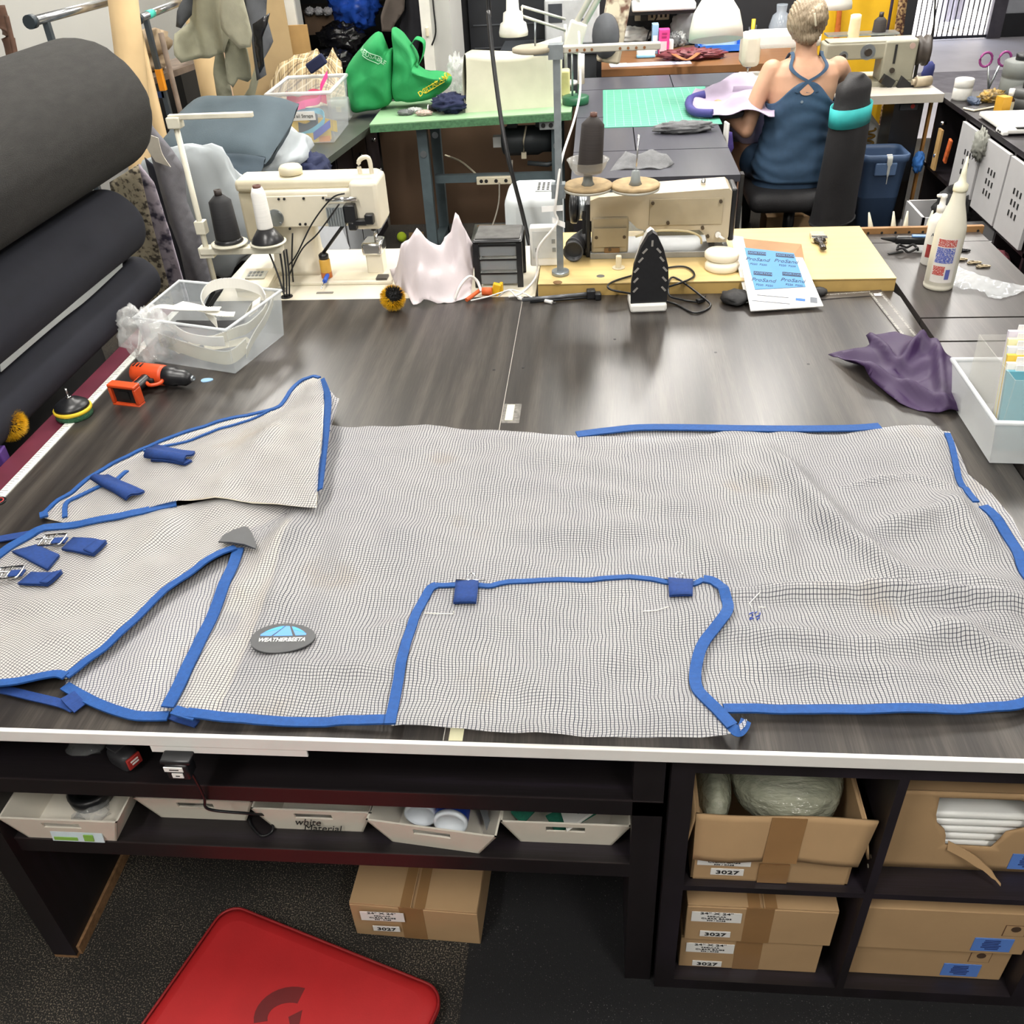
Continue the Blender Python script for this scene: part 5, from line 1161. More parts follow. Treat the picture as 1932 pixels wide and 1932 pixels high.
for k in range(4): MB().cyl((-1.145+.025*cos(k*1.57+.7), 2.128, 1.035+.025*sin(k*1.57+.7)), (-1.145+.025*cos(k*1.57+.7), 2.136, 1.035+.025*sin(k*1.57+.7)), .006, n=8).build('bolt', steel, m1, w=True)
MB().cyl((-.81, 2.2, .99), (-.81, 2.2, .965), .012, n=10).build('bar_clamp', black_plastic, m1, w=True)
MB().cyl((-.81, 2.2, .99), (-.81, 2.2, .905), .0045, n=8).cyl((-.803, 2.19, .955), (-.803, 2.19, .92), .006, n=8).build('needle_bar', chrome, m1, w=True)
MB().bx(-.845, -.785, 2.16, 2.23, ty+.01, .90, bev=.005).build('post', cream_light, m1, w=True)
MB().bx(-.855, -.78, 2.15, 2.24, .885, .932, bev=.010).build('hook_cap', chrome, m1, w=True)
MB().bx(-.96, -.80, 2.10, 2.17, ty+.012, ty+.014).build('slide_plate', cream_paint, m1, w=True)
MB().bx(-.80, -.76, 2.09, 2.13, ty+.012, ty+.02).build('latch', M('dark_steel', '4c4a48', .4, .6), m1, w=True)
dgm = M('dull_grey_metal', '8e8c86', .5, .5)
MB().bx(-1.0, -.94, 2.0, 2.012, ty, ty+.003).build('slot_cover', dgm, m1, w=True); MB().bx(-1.16, -1.12, 2.02, 2.045, ty, ty+.008).build('bed_hinge', dgm, m1, w=True)
for i, L in enumerate((((545, 500), (560, 480), (590, 420), (625, 375), (650, 365)), ((545, 520), (570, 470), (600, 440), (640, 385)), ((552, 440), (551, 500), (556, 560)))):
    MB().tube([dp(u, v, 2.09-.0*i) for u, v in L], .003, 6, sub=6).build('air_hose', black_plastic, m1, w=True)
for i, (u0, v0, u1, v1) in enumerate(((505, 470, 538, 562), (535, 470, 541, 562), (540, 470, 546, 560), (528, 475, 536, 560))):
    a, b = dp(u0, v0, 2.03), lv(u1, v1, ty); MB().tube([a, a.lerp(b, .5)+Vector((.004, 0, 0)), b], .0035, 6, sub=4).build('cable', black_plastic, m1, w=True)
p = lv(541, 560, ty); MB().cyl((p.x, p.y, ty+.0005), (p.x, p.y, ty+.002), .022, n=16).build('cable_grommet', black_matt, m1, w=True)
# keypad
p = lv(492, 545, ty)
kp = thing('control_panel', 'ivory sewing machine keypad box tucked behind the clear tub', 'keypad', (p.x, 2.03, ty))
pk = [(-.055, 0), (.055, 0), (.055, .03), (-.055, .06)]
MB().prism([(-.06, -.05), (.06, -.05), (.06, .09), (-.06, .09)], 0, .03).prism([(-.06, -.05), (.06, -.05), (.06, .09), (-.06, .09)], .03, .045, Matrix.Rotation(.12, 4, 'X')).build('box', cream_paint, kp)
pad = MB().box((-.005, .03, .052), (.07, .055, .003), rot=Matrix.Rotation(.12, 3, 'X')).build('key_field', M('grey_keys', 'b9b8ac', .5), kp)
for k in range(8): MB().box((-.03+.014*(k % 4), .045-.022*(k//4), .0555-.0025*(k//4)), (.009, .013, .003), rot=Matrix.Rotation(.12, 3, 'X')).build('key', M('dark_key', '7c7f7c', .5), pad)
# oil bottle, screwdriver
p = lv(616, 525, ty+.012)
ob_ = thing('oil_bottle', 'amber oil bottle with a black brush lying across it', 'oil bottle', (p.x, 2.13, ty+.012))
MB().lathe([(.018, 0), (.02, .004), (.02, .065), (.016, .072)], n=16).build('bottle_body', M('amber_plastic', 'd7a84a', .3, alpha=.9), ob_)
MB().lathe([(.0205, .001), (.0205, .022)], n=16, caps=False).build('oil_level', M('orange_oil', 'b8662c', .3), ob_)
MB().lathe([(.018, .07), (.018, .085), (.01, .092), (0, .093)], n=16).build('cap', black_plastic, ob_)
MB().cyl((.0, 0, .09), (.11, .01, .21), .006, n=8).build('brush_handle', black_plastic, ob_)
a, b = lv(622, 510, ty+.03), lv(606, 545, ty+.014)
t = thing('screwdriver', 'small screwdriver with a blue handle leaning by the oil bottle', 'screwdriver', b)
MB().cyl(a, a.lerp(b, .6), .007, .008, 10).build('handle', M('blue_handle', '2a56c0', .35), t, w=True); MB().cyl(a.lerp(b, .58), b, .0018, n=6).build('shaft', chrome, t, w=True)
# thread stand with two cones
cream_pole = M('ivory_pole', 'd8d4c2', .45)
ts = thing('thread_stand', 'ivory two-cone thread stand clamped beside the ivory table', 'thread stand', (-1.363, 2.0, ty))
MB().cyl((-1.363, 2.0, ty-.04), (-1.363, 2.0, 1.40), .0095, n=12).build('pole', cream_pole, ts, w=True)
MB().bx(-1.385, -1.34, 1.98, 2.02, 1.375, 1.41, bev=.004).build('clamp', cream_pole, ts, w=True)
MB().bx(-1.38, -1.10, 1.99, 2.01, 1.40, 1.416, bev=.003).build('guide_bar', cream_pole, ts, w=True)
MB().bx(-1.38, -1.09, 1.975, 2.02, .962, .985, bev=.003).build('cone_bar', cream_pole, ts, w=True)
MB().bx(-1.38, -1.345, 1.985, 2.02, 1.03, 1.075, bev=.003).build('clamp', cream_pole, ts, w=True); MB().bx(-1.385, -1.335, 1.98, 2.02, .95, .985).build('clamp', cream_pole, ts, w=True)
for x in (-1.275, -1.137): MB().lathe([(.055, .990), (.063, .994), (.063, .998), (.05, 1.0), (0, 1.0)], (x, 2.0, 0), n=28).cyl((x, 2.0, .985), (x, 2.0, .992), .02, n=12).build('cone_plate', cream_pole, ts, w=True)
def cone_spool(label, c, thread, core, r, h, neck, top, base=None):
    t = thing('thread_cone', label, 'thread cone', c)
    if base: MB().lathe(base, n=26).build('cone_base', M('black_cone_base', '2a2a2c', .3), t)
    b0 = base[-1][1] if base else 0
    MB().lathe([(r, b0), (r*1.02, b0+.004), (r*.9, b0+h*.86), (neck, b0+h)], n=28).build('thread', thread, t)
    MB().lathe([(neck*.8, b0+h-.004), (neck*.8, b0+h+top), (neck*.5, b0+h+top), (neck*.5, b0+h)], n=16).build('core', core, t)
    return t
blk_th = M('black_thread', '202022', .75, var=.25, scale=8, stretch=(1, 1, 60)); wht_th = M('white_thread_wind', 'e9e7e2', .8, var=.06, scale=8, stretch=(1, 1, 60)); brn_th = M('dark_brown_thread', '2b2523', .75, var=.25, scale=8, stretch=(1, 1, 60))
core_k = M('dark_core', '2e2623', .5)
cone_spool('black thread cone on the ivory stand', (-1.275, 2.0, 1.0), blk_th, core_k, .042, .145, .016, .018, [(.046, 0), (.05, .004), (.042, .014)])
cone_spool('white thread cone on a black flared base on the ivory stand', (-1.137, 2.0, 1.0), wht_th, M('brown_core', '5a3a30', .6), .027, .135, .017, .008, [(.056, 0), (.056, .004), (.026, .045)])

# ---------------------------------------------------------------- pale pink cloth, drawer box, cables behind the table
pk = M('white_pink_cloth', 'd2c8cb', .8, var=.04)
po = [(735, 510, .02), (755, 500, .05), (765, 470, .16), (775, 455, .19), (810, 452, .19), (835, 465, .14), (838, 445, .18), (850, 434, .21), (880, 440, .19), (897, 465, .13), (893, 520, .05), (888, 560, .012), (850, 568, .01), (800, 570, .01), (780, 574, .01), (750, 548, .01)]
f_ = ridges([rg(790, 455, 800, 560, .018, .06), rg(820, 470, 826, 560, .014, -.05), rg(835, 470, 880, 540, .016, .05), rg(850, 440, 870, 540, .016, .06), rg(865, 500, 850, 560, .012, -.04), rg(765, 480, 770, 560, .025, .04)])
o = Cloth([lv(u, v, ty+h) for u, v, h in po], .011, lambda x, y: np.maximum(f_(x, y)+waves(9, 7, .05, .15, .006)(x, y), -.006), extra=[lv(820, 510, ty+.10), lv(860, 500, ty+.10), lv(790, 520, ty+.09)]).mesh('pale_cloth', pk, None, thick=.002); tag(o, 'white cloth heaped in stiff folds behind the far table edge', 'cloth')
p = lv(943, 540, ty)
db = thing('drawer_box', 'small black tabletop drawer box with clear drawers', 'drawer box', (p.x, 2.10, ty))
MB().bx(-.085, .085, -.07, .09, .155, .17, bev=.008).build('lid', black_plastic, db)
MB().bx(-.078, .078, -.06, .08, .168, .174, bev=.003).build('lid_tray', M('grey_lid_dust', '4d4c4a', .7, var=.3, scale=30), db)
for x in (-.075, .075):
    for y in (-.06, .08): MB().box((x, y, .078), (.02, .016, .156)).build('post', black_plastic, db)
for z in (.008, .058, .108):
    dw = MB().bx(-.066, .066, -.058, .078, z, z+.042, bev=.004).build('drawer', clear('smoky_drawer', '8b9094', .7, .2), db); MB().bx(-.066, .066, -.060, -.057, z+.036, z+.042).build('drawer_lip', black_plastic, dw)
wc = M('white_cable', 'e8e6e2', .45, var=.03)
def cord(label, pts, r, mat, plug=None):
    P = [Vector(q) for q in pts]; c = P[0]; t = thing('cable', label, 'cable', (c.x, c.y, min(q.z for q in P)-r))
    MB().tube(P, r, 8, sub=8).build('wire', mat, t, w=True)
    if plug:
        a, b = P[-2], P[-1]; d = (b-a).normalized(); MB().cyl(b-d*.004, b+d*.024, .0062, .0066, 10).build('plug', mat, t, w=True); MB().box(b+d*.029, (.012, .006, .004), rz=atan2(d.y, d.x)).build('plug_tip', chrome, t, w=True)
    return t
cord('white charging cable ending in the shorter plug at the table edge', [lv(u, v, T+h) for u, v, h in ((888, 567, .006), (920, 560, .012), (945, 552, .025), (962, 548, .03), (972, 558, .02), (980, 562, .008))], .0024, wc, True)
cord('white charging cable ending in the longer plug at the table edge', [lv(u, v, T+h) for u, v, h in ((940, 560, .008), (960, 547, .03), (985, 552, .02), (1010, 564, .008), (1030, 568, .006))], .0024, wc, True)
cord('thick white cable curving down over the heaped white cloth', [lv(u, v, T+h) for u, v, h in ((858, 565, .01), (868, 540, .05), (885, 522, .07), (900, 530, .05), (908, 550, .02))], .005, wc)
single('orange_connector', MB().cyl(lv(880, 566, T+.010), lv(905, 548, T+.02), .007, n=10).cyl(lv(910, 550, T+.02), lv(928, 550, T+.02), .014, n=12), M('orange_rubber', 'd9622f', .5), 'orange extension plug among the white cables', 'plug')
single('yellow_clip', MB().box(lv(936, 545, T+.02), (.028, .02, .04), rot=Matrix.Rotation(.3, 3, 'Y'), bev=.004).box(lv(946, 543, T+.02), (.012, .024, .036), bev=.003), M('yellow_plastic', 'e0b020', .4), 'yellow plastic clip beside the orange plug', 'clip')
t = thing('bar_clamp', 'black bar clamp with grey rod lying at the far table edge', 'clamp', lv(1050, 560, T))
a, b = lv(985, 566, T+.012), lv(1115, 554, T+.016)
MB().tube([a, b], .007, 8).build('rod', M('grey_tube', '6a6c70', .35, .5), t, w=True); MB().tube([lv(1000, 570, T+.005), lv(1125, 560, T+.006)], .004, 6).build('rod', black_plastic, t, w=True)
MB().box(b, (.03, .03, .03), rz=.1, bev=.004).box(lv(1128, 558, T+.012), (.022, .03, .024), rz=.1, bev=.004).build('jaw', black_plastic, t, w=True)

# ---------------------------------------------------------------- yellow machine board with the beige machine
yb = thing('machine_table', 'maple-topped sewing machine table at the far edge of the worktop', 'sewing table', (.38, 2.2, 0))
MB().bx(-.205, .975, 1.948, 2.47, YZ-.045, YZ-.001).build('table_core', maple_edge, yb, w=True)
MB().bx(-.205, .975, 1.945, 2.47, YZ-.004, YZ, bev=.001).build('table_top', maple, yb, w=True)
for x in (-.12, .89): MB().box((x, 2.2, .04), (.06, .5, .05)).box((x, 2.2, .42), (.06, .08, .75)).build('leg_frame', MATS['grey_leg_paint'], yb, w=True)
for u, v, r in ((1052, 533, .016), (1133, 521, .014)):
    q = lv(u, v, YZ); MB().cyl((q.x, q.y, YZ), (q.x, q.y, YZ+.001), r, n=14).build('hole_cap', M('dull_brown', '7a5a34', .6) if u < 1100 else steel, yb, w=True)
m2 = thing('flatbed_machine', 'worn beige flatbed sewing machine with black handwheel and drive belt', 'sewing machine', (.2, 2.25, YZ))
gm = M('grey_bed_metal', '9a9c9c', .4, .5, var=.1)
MB().bx(-.03, .46, 2.17, 2.345, YZ, YZ+.022, bev=.002).build('bed', gm, m2, w=True)
MB().bx(-.025, .105, 2.175, 2.33, YZ+.02, 1.0, bev=.008).build('pillar', beige_dark, m2, w=True)
arm = [(-.03, .985), (.105, .985), (.135, .955), (.17, .945), (.35, .945), (.375, .925), (.38, .9), (.445, .9), (.452, .92), (.452, 1.075), (.44, 1.085), (.0, 1.066), (-.03, 1.055)]
MB().prism(arm, -2.32, -2.18, Matrix.Rotation(pi/2, 4, 'X')@Matrix.Diagonal((1, 1, 1, 1))).build('arm', beige_paint, m2, w=True)
MB().bx(.175, .425, 2.176, 2.181, .965, 1.055, bev=.001).build('side_cover', beige_dark, m2, w=True)
MB().bx(-.018, .098, 2.168, 2.176, .895, .962, bev=.001).build('pillar_cover', beige_dark, m2, w=True)
for x, z in ((.185, 1.045), (.24, .975), (.415, 1.045), (.36, .955), (-.008, .93), (.09, .93), (.04, .885), (.38, .925)): MB().cyl((x, 2.166, z), (x, 2.177, z), .006, n=8).build('screw', M('dark_screw', '4a3d2c', .5), m2, w=True)
MB().bx(.02, .075, 2.17, 2.176, YZ+.022, YZ+.04, bev=.002).build('name_plate', M('brown_plate', '7d5f3c', .5), m2, w=True)
MB().bx(.452, .472, 2.19, 2.31, .9, 1.08, bev=.006).build('face_plate', black_plastic, m2, w=True)
MB().lathe([(.018, 0), (.052, .004), (.056, .012), (.056, .026), (.048, .03), (.022, .032), (.022, .06)], (-.105, 2.26, 1.01), (1, 0, 0), 30).build('handwheel', black_plastic, m2, w=True)
MB().lathe([(.045, 0), (.045, .03)], (-.072, 2.26, 1.01), (1, 0, 0), 24).build('pulley', steel, m2, w=True)
MB().bx(-.058, -.046, 2.215, 2.228, .84, 1.01).bx(-.058, -.046, 2.292, 2.305, .84, 1.01).build('drive_belt', black_matt, m2, w=True)
MB().bx(-.045, -.028, 2.19, 2.31, YZ, 1.04, bev=.004).build('belt_guard', black_plastic, m2, w=True)
MB().cyl((.405, 2.24, .9), (.405, 2.24, YZ+.05), .004, n=8).cyl((.398, 2.235, .89), (.398, 2.235, YZ+.03), .003, n=8).bx(.392, .412, 2.22, 2.25, YZ+.022, YZ+.032).build('needle_bar', M('dark_needle', '5b564e', .35, .7), m2, w=True)
MB().tube([(.13, 2.17, .93), (.2, 2.15, .955), (.3, 2.15, .952), (.35, 2.16, .93), (.36, 2.17, .9)], .004, 6, sub=6).build('lamp_wire', M('yellowed_wire', 'c9bd98', .5), m2, w=True)
MB().cyl((.415, 2.165, .93), (.415, 2.178, .93), .010, n=12).cyl((.415, 2.16, .93), (.435, 2.158, .918), .005, n=8).build('lever', white_plastic, m2, w=True)
for x in (.12, .14, .36): MB().cyl((x, 2.25, 1.07), (x, 2.25, 1.10), .008, n=10).build('thread_post', chrome, m2, w=True)
MB().bx(.06, .08, 2.07, 2.09, YZ, YZ+.045, bev=.004).cyl((.07, 2.08, YZ), (.07, 2.08, YZ+.004), .022, n=14).build('winder_post', cream_paint, m2, w=True)
p = dp(1082, 483, 2.16)
t = thing('elbow_pipe', 'short black pipe elbow lying open-ended by the belt', 'pipe', (p.x, 2.16, YZ))
MB().lathe([(.030, .03), (.036, .0), (.031, 0), (.029, .06), (0, .06)], (0, -.02, .04), (.05, 1, 0), 24).tube([(0, .03, .04), (.02, .07, .045), (.05, .08, .06)], .033, 14, sub=4).build('pipe_bend', M('dark_grey_pipe', '3a3b3e', .45), t)
# clear tub & grey box seen through the machine's arm
t = thing('small_parts_tub', 'clear plastic tub with dark lid behind the beige machine arm', 'plastic tub', (.27, 2.41, YZ))
tub_shell([Vector((.10, 2.38, YZ)), Vector((.40, 2.38, YZ)), Vector((.40, 2.46, YZ)), Vector((.10, 2.46, YZ))], .07, .95).build('tub_wall', clr, t, w=True); MB().bx(.17, .39, 2.385, 2.455, YZ+.005, YZ+.06).build('dark_contents', M('slate_plastic', '3d474e', .5), t, w=True)
# galvanised thread stand with cones
galv = M('galvanised_steel', '9ea6aa', .35, .7, var=.12, scale=30)
t2s = thing('thread_stand', 'galvanised thread stand with felt discs rising from the maple table', 'thread stand', (-.132, 2.03, YZ))
MB().bx(-.142, -.12, 2.02, 2.042, YZ, 1.55).build('post', galv, t2s, w=True); MB().cyl((-.131, 2.031, YZ), (-.131, 2.031, YZ+.014), .03, n=18).build('foot', galv, t2s, w=True)
gb = MB().bx(-.15, .18, 2.01, 2.05, 1.545, 1.563, bev=.003).build('guide_bar', M('old_ivory_bar', 'b9b5a8', .5), t2s, w=True)
for i in range(8): x = -.09+i*.022 if i < 4 else .06+(i-4)*.024; MB().cyl((x, 2.0085, 1.553), (x, 2.012, 1.553), .0042, n=8).build('thread_hole', M('copper_eyelet', '9c6a44', .4, .5), gb, w=True)
MB().bx(-.155, -.11, 2.005, 2.055, 1.53, 1.57).build('bar_clamp', galv, t2s, w=True)
MB().bx(-.14, .19, 2.03, 2.06, 1.125, 1.14).bx(-.155, -.11, 2.01, 2.05, 1.115, 1.16).build('disc_bar', galv, t2s, w=True)
felt = M('tan_felt', 'a58f6c', .95, var=.2, scale=30)
for x, z, lab in ((-.036, 1.145, 0), (.118, 1.142, 1)):
    MB().lathe([(.06, z-.012), (.078, z-.008), (.079, z), (.06, z+.002)], (x, 2.03, 0), n=30).build('disc_plate', M('grey_disc', 'b5b2a6', .5), t2s, w=True); MB().lathe([(.079, z), (.08, z+.008), (.074, z+.012), (.055, z+.008), (0, z+.006)], (x, 2.03, 0), n=30).build('felt_disc', felt, t2s, w=True)
    MB().lathe([(.022, z+.006), (.016, z+.02), (.013, z+.05), (.006, z+.052)], (x, 2.03, 0), n=6).build('pin_holder', M('grey_holder', '7e8484', .5), t2s, w=True)
MB().cyl((.118, 2.03, 1.18), (.125, 2.04, 1.30), .0028, n=6).build('spool_pin', chrome, t2s, w=True)
MB().lathe([(.045, 1.548), (.06, 1.552), (.06, 1.562), (.05, 1.566), (0, 1.566)], (-.205, 2.03, 0), n=26).build('top_disc', M('pale_felt', 'a9a08c', .9), t2s, w=True); MB().bx(-.2, -.14, 2.02, 2.04, 1.54, 1.548).cyl((-.195, 2.03, 1.56), (-.193, 2.03, 1.63), .003, n=6).build('spool_pin', galv, t2s, w=True)
t = thing('plastic_bowl', 'small clear ribbed bowl on the galvanised stand under the brown cone', 'bowl', (-.036, 2.03, 1.19))
MB().lathe([(.0, .001), (.045, .001), (.058, .02), (.066, .04), (.069, .042), (.064, .04), (.055, .02), (.043, .004)], n=32, caps=False).build('bowl', clear('ribbed_clear', 'cfcdc6', .35, .2), t)
cone_spool('tall dark brown thread cone in the clear bowl', (-.03, 2.03, 1.196), brn_th, M('brown_core', '5a3a30', .6), .040, .165, .014, .012).rotation_euler = (0, radians(4), 0)
# white switch box with cord, black power cable
p = lv(1035, 525, T)
sb = thing('switch_box', 'white wall-plug switch box standing on the maple table', 'switch box', (-.185, 2.13, YZ))
MB().bx(-.055, .055, -.02, .02, 0, .14, bev=.006).build('box', white_plastic, sb); MB().bx(-.045, .045, -.022, -.019, .03, .125).build('face', M('pale_grey_face', 'd2d4d2', .5), sb)
for x, z in ((-.03, .06), (.03, .06), (.028, .09)): MB().box((x, -.0225, z), (.012, .003, .014)).build('screw_tab', M('grey_tab', '8f918e', .5), sb)
hangw = [dp(u, v, y) for u, v, y in ((1092, 60, 2.9), (1095, 160, 2.6), (1085, 220, 2.3), (1060, 300, 2.05), (1050, 370, 2.0), (1047, 400, 2.0), (1052, 415, 2.0))]
t = thing('hanging_switch_cord', 'white lamp cord with inline switch and white tags on the galvanised post', 'cord', hangw[-1])
MB().tube(hangw+[dp(u, v, 1.99) for u, v in ((1045, 430), (1015, 470), (1012, 520))]+[lv(985, 552, T+.02), lv(960, 560, T+.006)], .0042, 8, sub=8).build('wire', wc, t, w=True)
d_ = dp(1096, 130, 2.7); MB().cyl(d_-Vector((0, 0, .05)), d_+Vector((.002, 0, .05)), .014, .012, 10).build('inline_switch', white_plastic, t, w=True)
for (u0, v0, u1, v1) in ((1022, 395, 1062, 392), (1042, 415, 1066, 425)):
    a, b = dp(u0, v0, 2.005), dp(u1, v1, 2.005); MB().ribbon([a, b], .018, side=(0, .1, 1), th=.002).build('tag', white_paper, t, w=True)
bc = [dp(918, -60, 2.9), dp(922, 30, 2.85), dp(935, 150, 2.75), dp(955, 280, 2.62), dp(985, 400, 2.58), dp(1001, 470, 2.53)]
bc2 = [Vector((bc[0].x-.02, bc[0].y+.02, CEIL))]+bc+[Vector((bc[-1].x+.01, bc[-1].y, .75)), Vector((bc[-1].x+.02, bc[-1].y+.02, .3)), Vector((bc[-1].x+.03, bc[-1].y+.02, .01))]
single('hanging_cable', MB().tube(bc2, .0085, 10, sub=10), black_plastic, 'thick black power cable hanging from the ceiling behind the table', 'cable')
# ---------------------------------------------------------------- fabric rolls on their rack, left of the table
felt_k = M('charcoal_felt', '302f2d', .95, var=.16, scale=14, stretch=(3, 1, 3), bump=.5, bscale=180)
navy_k = M('dark_navy_fabric', '1a1c27', .85, var=.08, scale=30, bump=.15, bscale=700)
rk = thing('roll_rack', 'steel rack holding the fabric rolls beside the table', 'rack', (-1.95, .6, 0))
for y in (-.35, 1.55): MB().bx(-2.03, -1.98, y-.025, y+.025, 0, 1.75).build('upright', steel, rk, w=True)
for y in (-.35,):
    for z, x in ((1.419, -1.713), (1.08, -1.66), (.884, -1.628)): MB().bx(-2.0, x, y-.015, y+.015, z-.015, z+.015).build('arm', steel, rk, w=True)
MB().bx(-2.05, -1.96, -.4, 1.6, 0, .04).build('base_rail', steel, rk, w=True); MB().bx(-1.975, -1.96, -.4, 2.15, .04, 1.4).build('dark_gap_sheet', black_matt, rk, w=True)  # black sheet added behind the rolls so the gaps between them stay dark
def roll(label, x, z, R, yf, mat, seed, rough_edge=.0):
    t = thing('fabric_roll', label, 'fabric roll', (x, .9, z-R))
    o = Vector((x, .9, z-R)); n = 64; vs = []; ys = [-.3, .4, 1.0, 1.5, yf-.05, yf-.02, yf-.006, yf]
    rgm = random.Random(seed)
    for k, y in enumerate(ys):
        for i in range(n):
            a = 2*pi*i/n; rr = R*(1+.012*sin(3*a+seed)+.006*sin(7*a+y*3)); yy = y+(rough_edge*rgm.uniform(-1, 1) if k >= len(ys)-2 else 0)
            if k == len(ys)-1: rr *= .97
            vs.append(Vector((x+rr*cos(a), yy, z+rr*sin(a))))
    mb = MB(); vv = mb.add(vs, [(k*n+i, (k+1)*n+i, (k+1)*n+(i+1) % n, k*n+(i+1) % n) for k in range(len(ys)-1) for i in range(n)], True)
    mb.build('rolled_cloth', mat, t, w=True)
    sp_ = [Vector((x+(.02+(R-.03)*k/90)*cos(k*.5), yf-.008, z+(.02+(R-.03)*k/90)*sin(k*.5))) for k in range(91)]
    MB().tube(sp_, .006, 5).lathe([(R*.95, yf-.02), (R*.95, yf-.018)], (x, 0, z), (0, 1, 0), 32).build('roll_end', mat, t, w=True)
    MB().cyl((x, -.37, z), (x, yf+.01, z), .02, n=12).build('core_tube', M('cardboard_tube', '9b7a52', .8), t, w=True)
    return t
roll('large roll of charcoal felt, topmost on the rack', -1.713, 1.419, .213, 2.15, felt_k, 1, .004)
roll('roll of dark navy cloth between the charcoal felt and the lowest roll', -1.66, 1.082, .116, 1.972, navy_k, 2)
roll('lowest roll of dark navy cloth, just above the burgundy board', -1.628, .884, .078, 1.985, navy_k, 3)
single('wooden_dowel', MB().cyl((-1.735, -.35, 1.19), sx(48, 446, -1.735), .012, n=10), M('pale_dowel', 'c39a62', .6), 'pale wooden dowel showing between the two upper rolls', 'dowel')
single('plastic_sleeve', MB().ribbon([sx(0, 692, -1.58), sx(60, 640, -1.58), sx(120, 590, -1.58), sx(165, 555, -1.58), sx(230, 495, -1.58)], .03, side=(.25, 0, 1), th=.003, sub=4), clear('silvery_film', 'c9d0cf', .7, .12), 'silvery plastic wrap strip between the two navy rolls', 'wrap')
t = thing('purple_tag', 'small purple cloth scrap hanging under the lowest roll', 'scrap', sx(4, 862, -1.56)); MB().box((0, 0, .0), (.02, .04, .05), rz=.2, bev=.004).build('scrap', M('violet_cloth', '4a2a72', .7), t)

# ---------------------------------------------------------------- garment rack and leaning rolls in the left corner
chrome_t = M('worn_chrome', 'b4b6ba', .25, .9, var=.15, scale=20); cap_m = M('dark_teal_cap', '27323a', .5)
gr = thing('garment_rack', 'chrome tube garment rack standing in the corner behind the felt roll', 'garment rack', (-2.26, 3.6, 0))
for (u0, v0, u1, v1, z) in ((62, 40, 230, -4, 1.6), (262, 35, 380, -12, 1.5)):
    a, b = lv(u0, v0, z), lv(u1, v1, z); d = (b-a).normalized()
    MB().cyl(a, b, .018, n=14).build('rail', chrome_t, gr, w=True); MB().cyl(a-d*.03, a+d*.004, .026, n=14).build('end_cap', cap_m, gr, w=True)
    q = a+d*.09; MB().bx(q.x-.012, q.x+.012, q.y-.012, q.y+.012, 0, z).build('upright', M('dark_tube', '4c545c', .4, .5), gr, w=True)
    if u0 > 200:
        MB().cyl(a+d*.12, a+d*.20, .0195, n=14).build('teal_tape', M('teal_tape', '3fbfae', .5), gr, w=True); p0 = dp(305, 130, q.y); p1 = dp(316, 170, q.y)
        MB().bx(q.x-.015, q.x+.015, q.y-.015, q.y+.015, p1.z, p0.z).build('orange_sticker', M('orange_sticker', 'e8951e', .5), gr, w=True)
        e = dp(270, 178, q.y); f = dp(313, 178, q.y); MB().bx(e.x-.2, q.x, q.y-.012, q.y+.012, f.z-.014, f.z+.014).build('cross_bar', M('blue_bar', '2f4472', .4, .3), gr, w=True)
        MB().tube([Vector((q.x+.05, q.y+.03, 0)), Vector((q.x+.045, q.y+.03, 1.42))], .014, 8).build('wood_post', M('weathered_wood', '6a5c50', .8, var=.3), gr, w=True)
canv = [M('canvas_'+str(i), c, .9, var=.14, scale=9, bump=.2, bscale=300) for i, c in enumerate(('83826f', '9c9a84', '6a6a62', 'aaa792', '3c3e40', '525458'))]
def hang(name, label, cat, px, y, mat, amp=.03, kx=38, seed=1, step=.022, th=.004, drop=None):
    B = Matrix.Translation((0, y, 0))@Matrix.Rotation(pi/2, 4, 'X')
    f = lambda x, z: amp*np.sin(kx*x+seed+.6*np.sin(5*z))+amp*.5*np.sin(kx*2.3*x-seed+1.3*np.sin(4*z+x*9))
    P_ = [dp(u, v, y) for u, v in px]
    for i in drop or (): P_[i].z = .02
    c = Cloth(P_, step, f, basis=B); o = c.mesh(name, mat, None, thick=th); return tag(o, label, cat)
hang('canvas_garment', 'pale grey-green canvas garment draped over the rack, bunched at its hem', 'garment', [(352, -25), (455, -25), (452, 40), (430, 95), (392, 112), (350, 115), (338, 100), (336, 62), (350, 45), (345, 10)], 3.55, canv[1], .05, 22, 1)
hang('canvas_garment', 'dark grey sleeve hanging beside the bunched canvas garment', 'garment', [(352, -25), (362, -25), (358, 30), (345, 52), (333, 50), (338, 20)], 3.5, canv[4], .02, 40, 2)
hang('canvas_garment', 'long grey-green canvas strip hanging to the pillow', 'garment', [(395, -25), (430, -25), (420, 60), (424, 140), (434, 185), (432, 203), (425, 196), (412, 196), (404, 140), (405, 60)], 3.72, canv[0], .03, 40, 3)
hang('canvas_garment', 'smooth pale canvas bag hanging in the middle of the rack', 'garment', [(418, -25), (455, -25), (470, 30), (478, 62), (474, 88), (452, 92), (436, 75), (416, 55), (412, 20)], 3.45, canv[3], .03, 18, 4)
hang('canvas_garment', 'crumpled canvas trouser leg with a zip below the smooth bag', 'garment', [(420, 70), (445, 80), (470, 90), (476, 120), (474, 148), (462, 158), (448, 150), (440, 165), (430, 155), (424, 120)], 3.5, canv[0], .03, 34, 5)
hang('canvas_garment', 'charcoal cloth hanging at the far end of the rack', 'garment', [(455, -25), (500, -25), (498, 30), (512, 80), (500, 110), (505, 140), (488, 150), (478, 60), (470, 20)], 3.65, canv[5], .03, 30, 6)
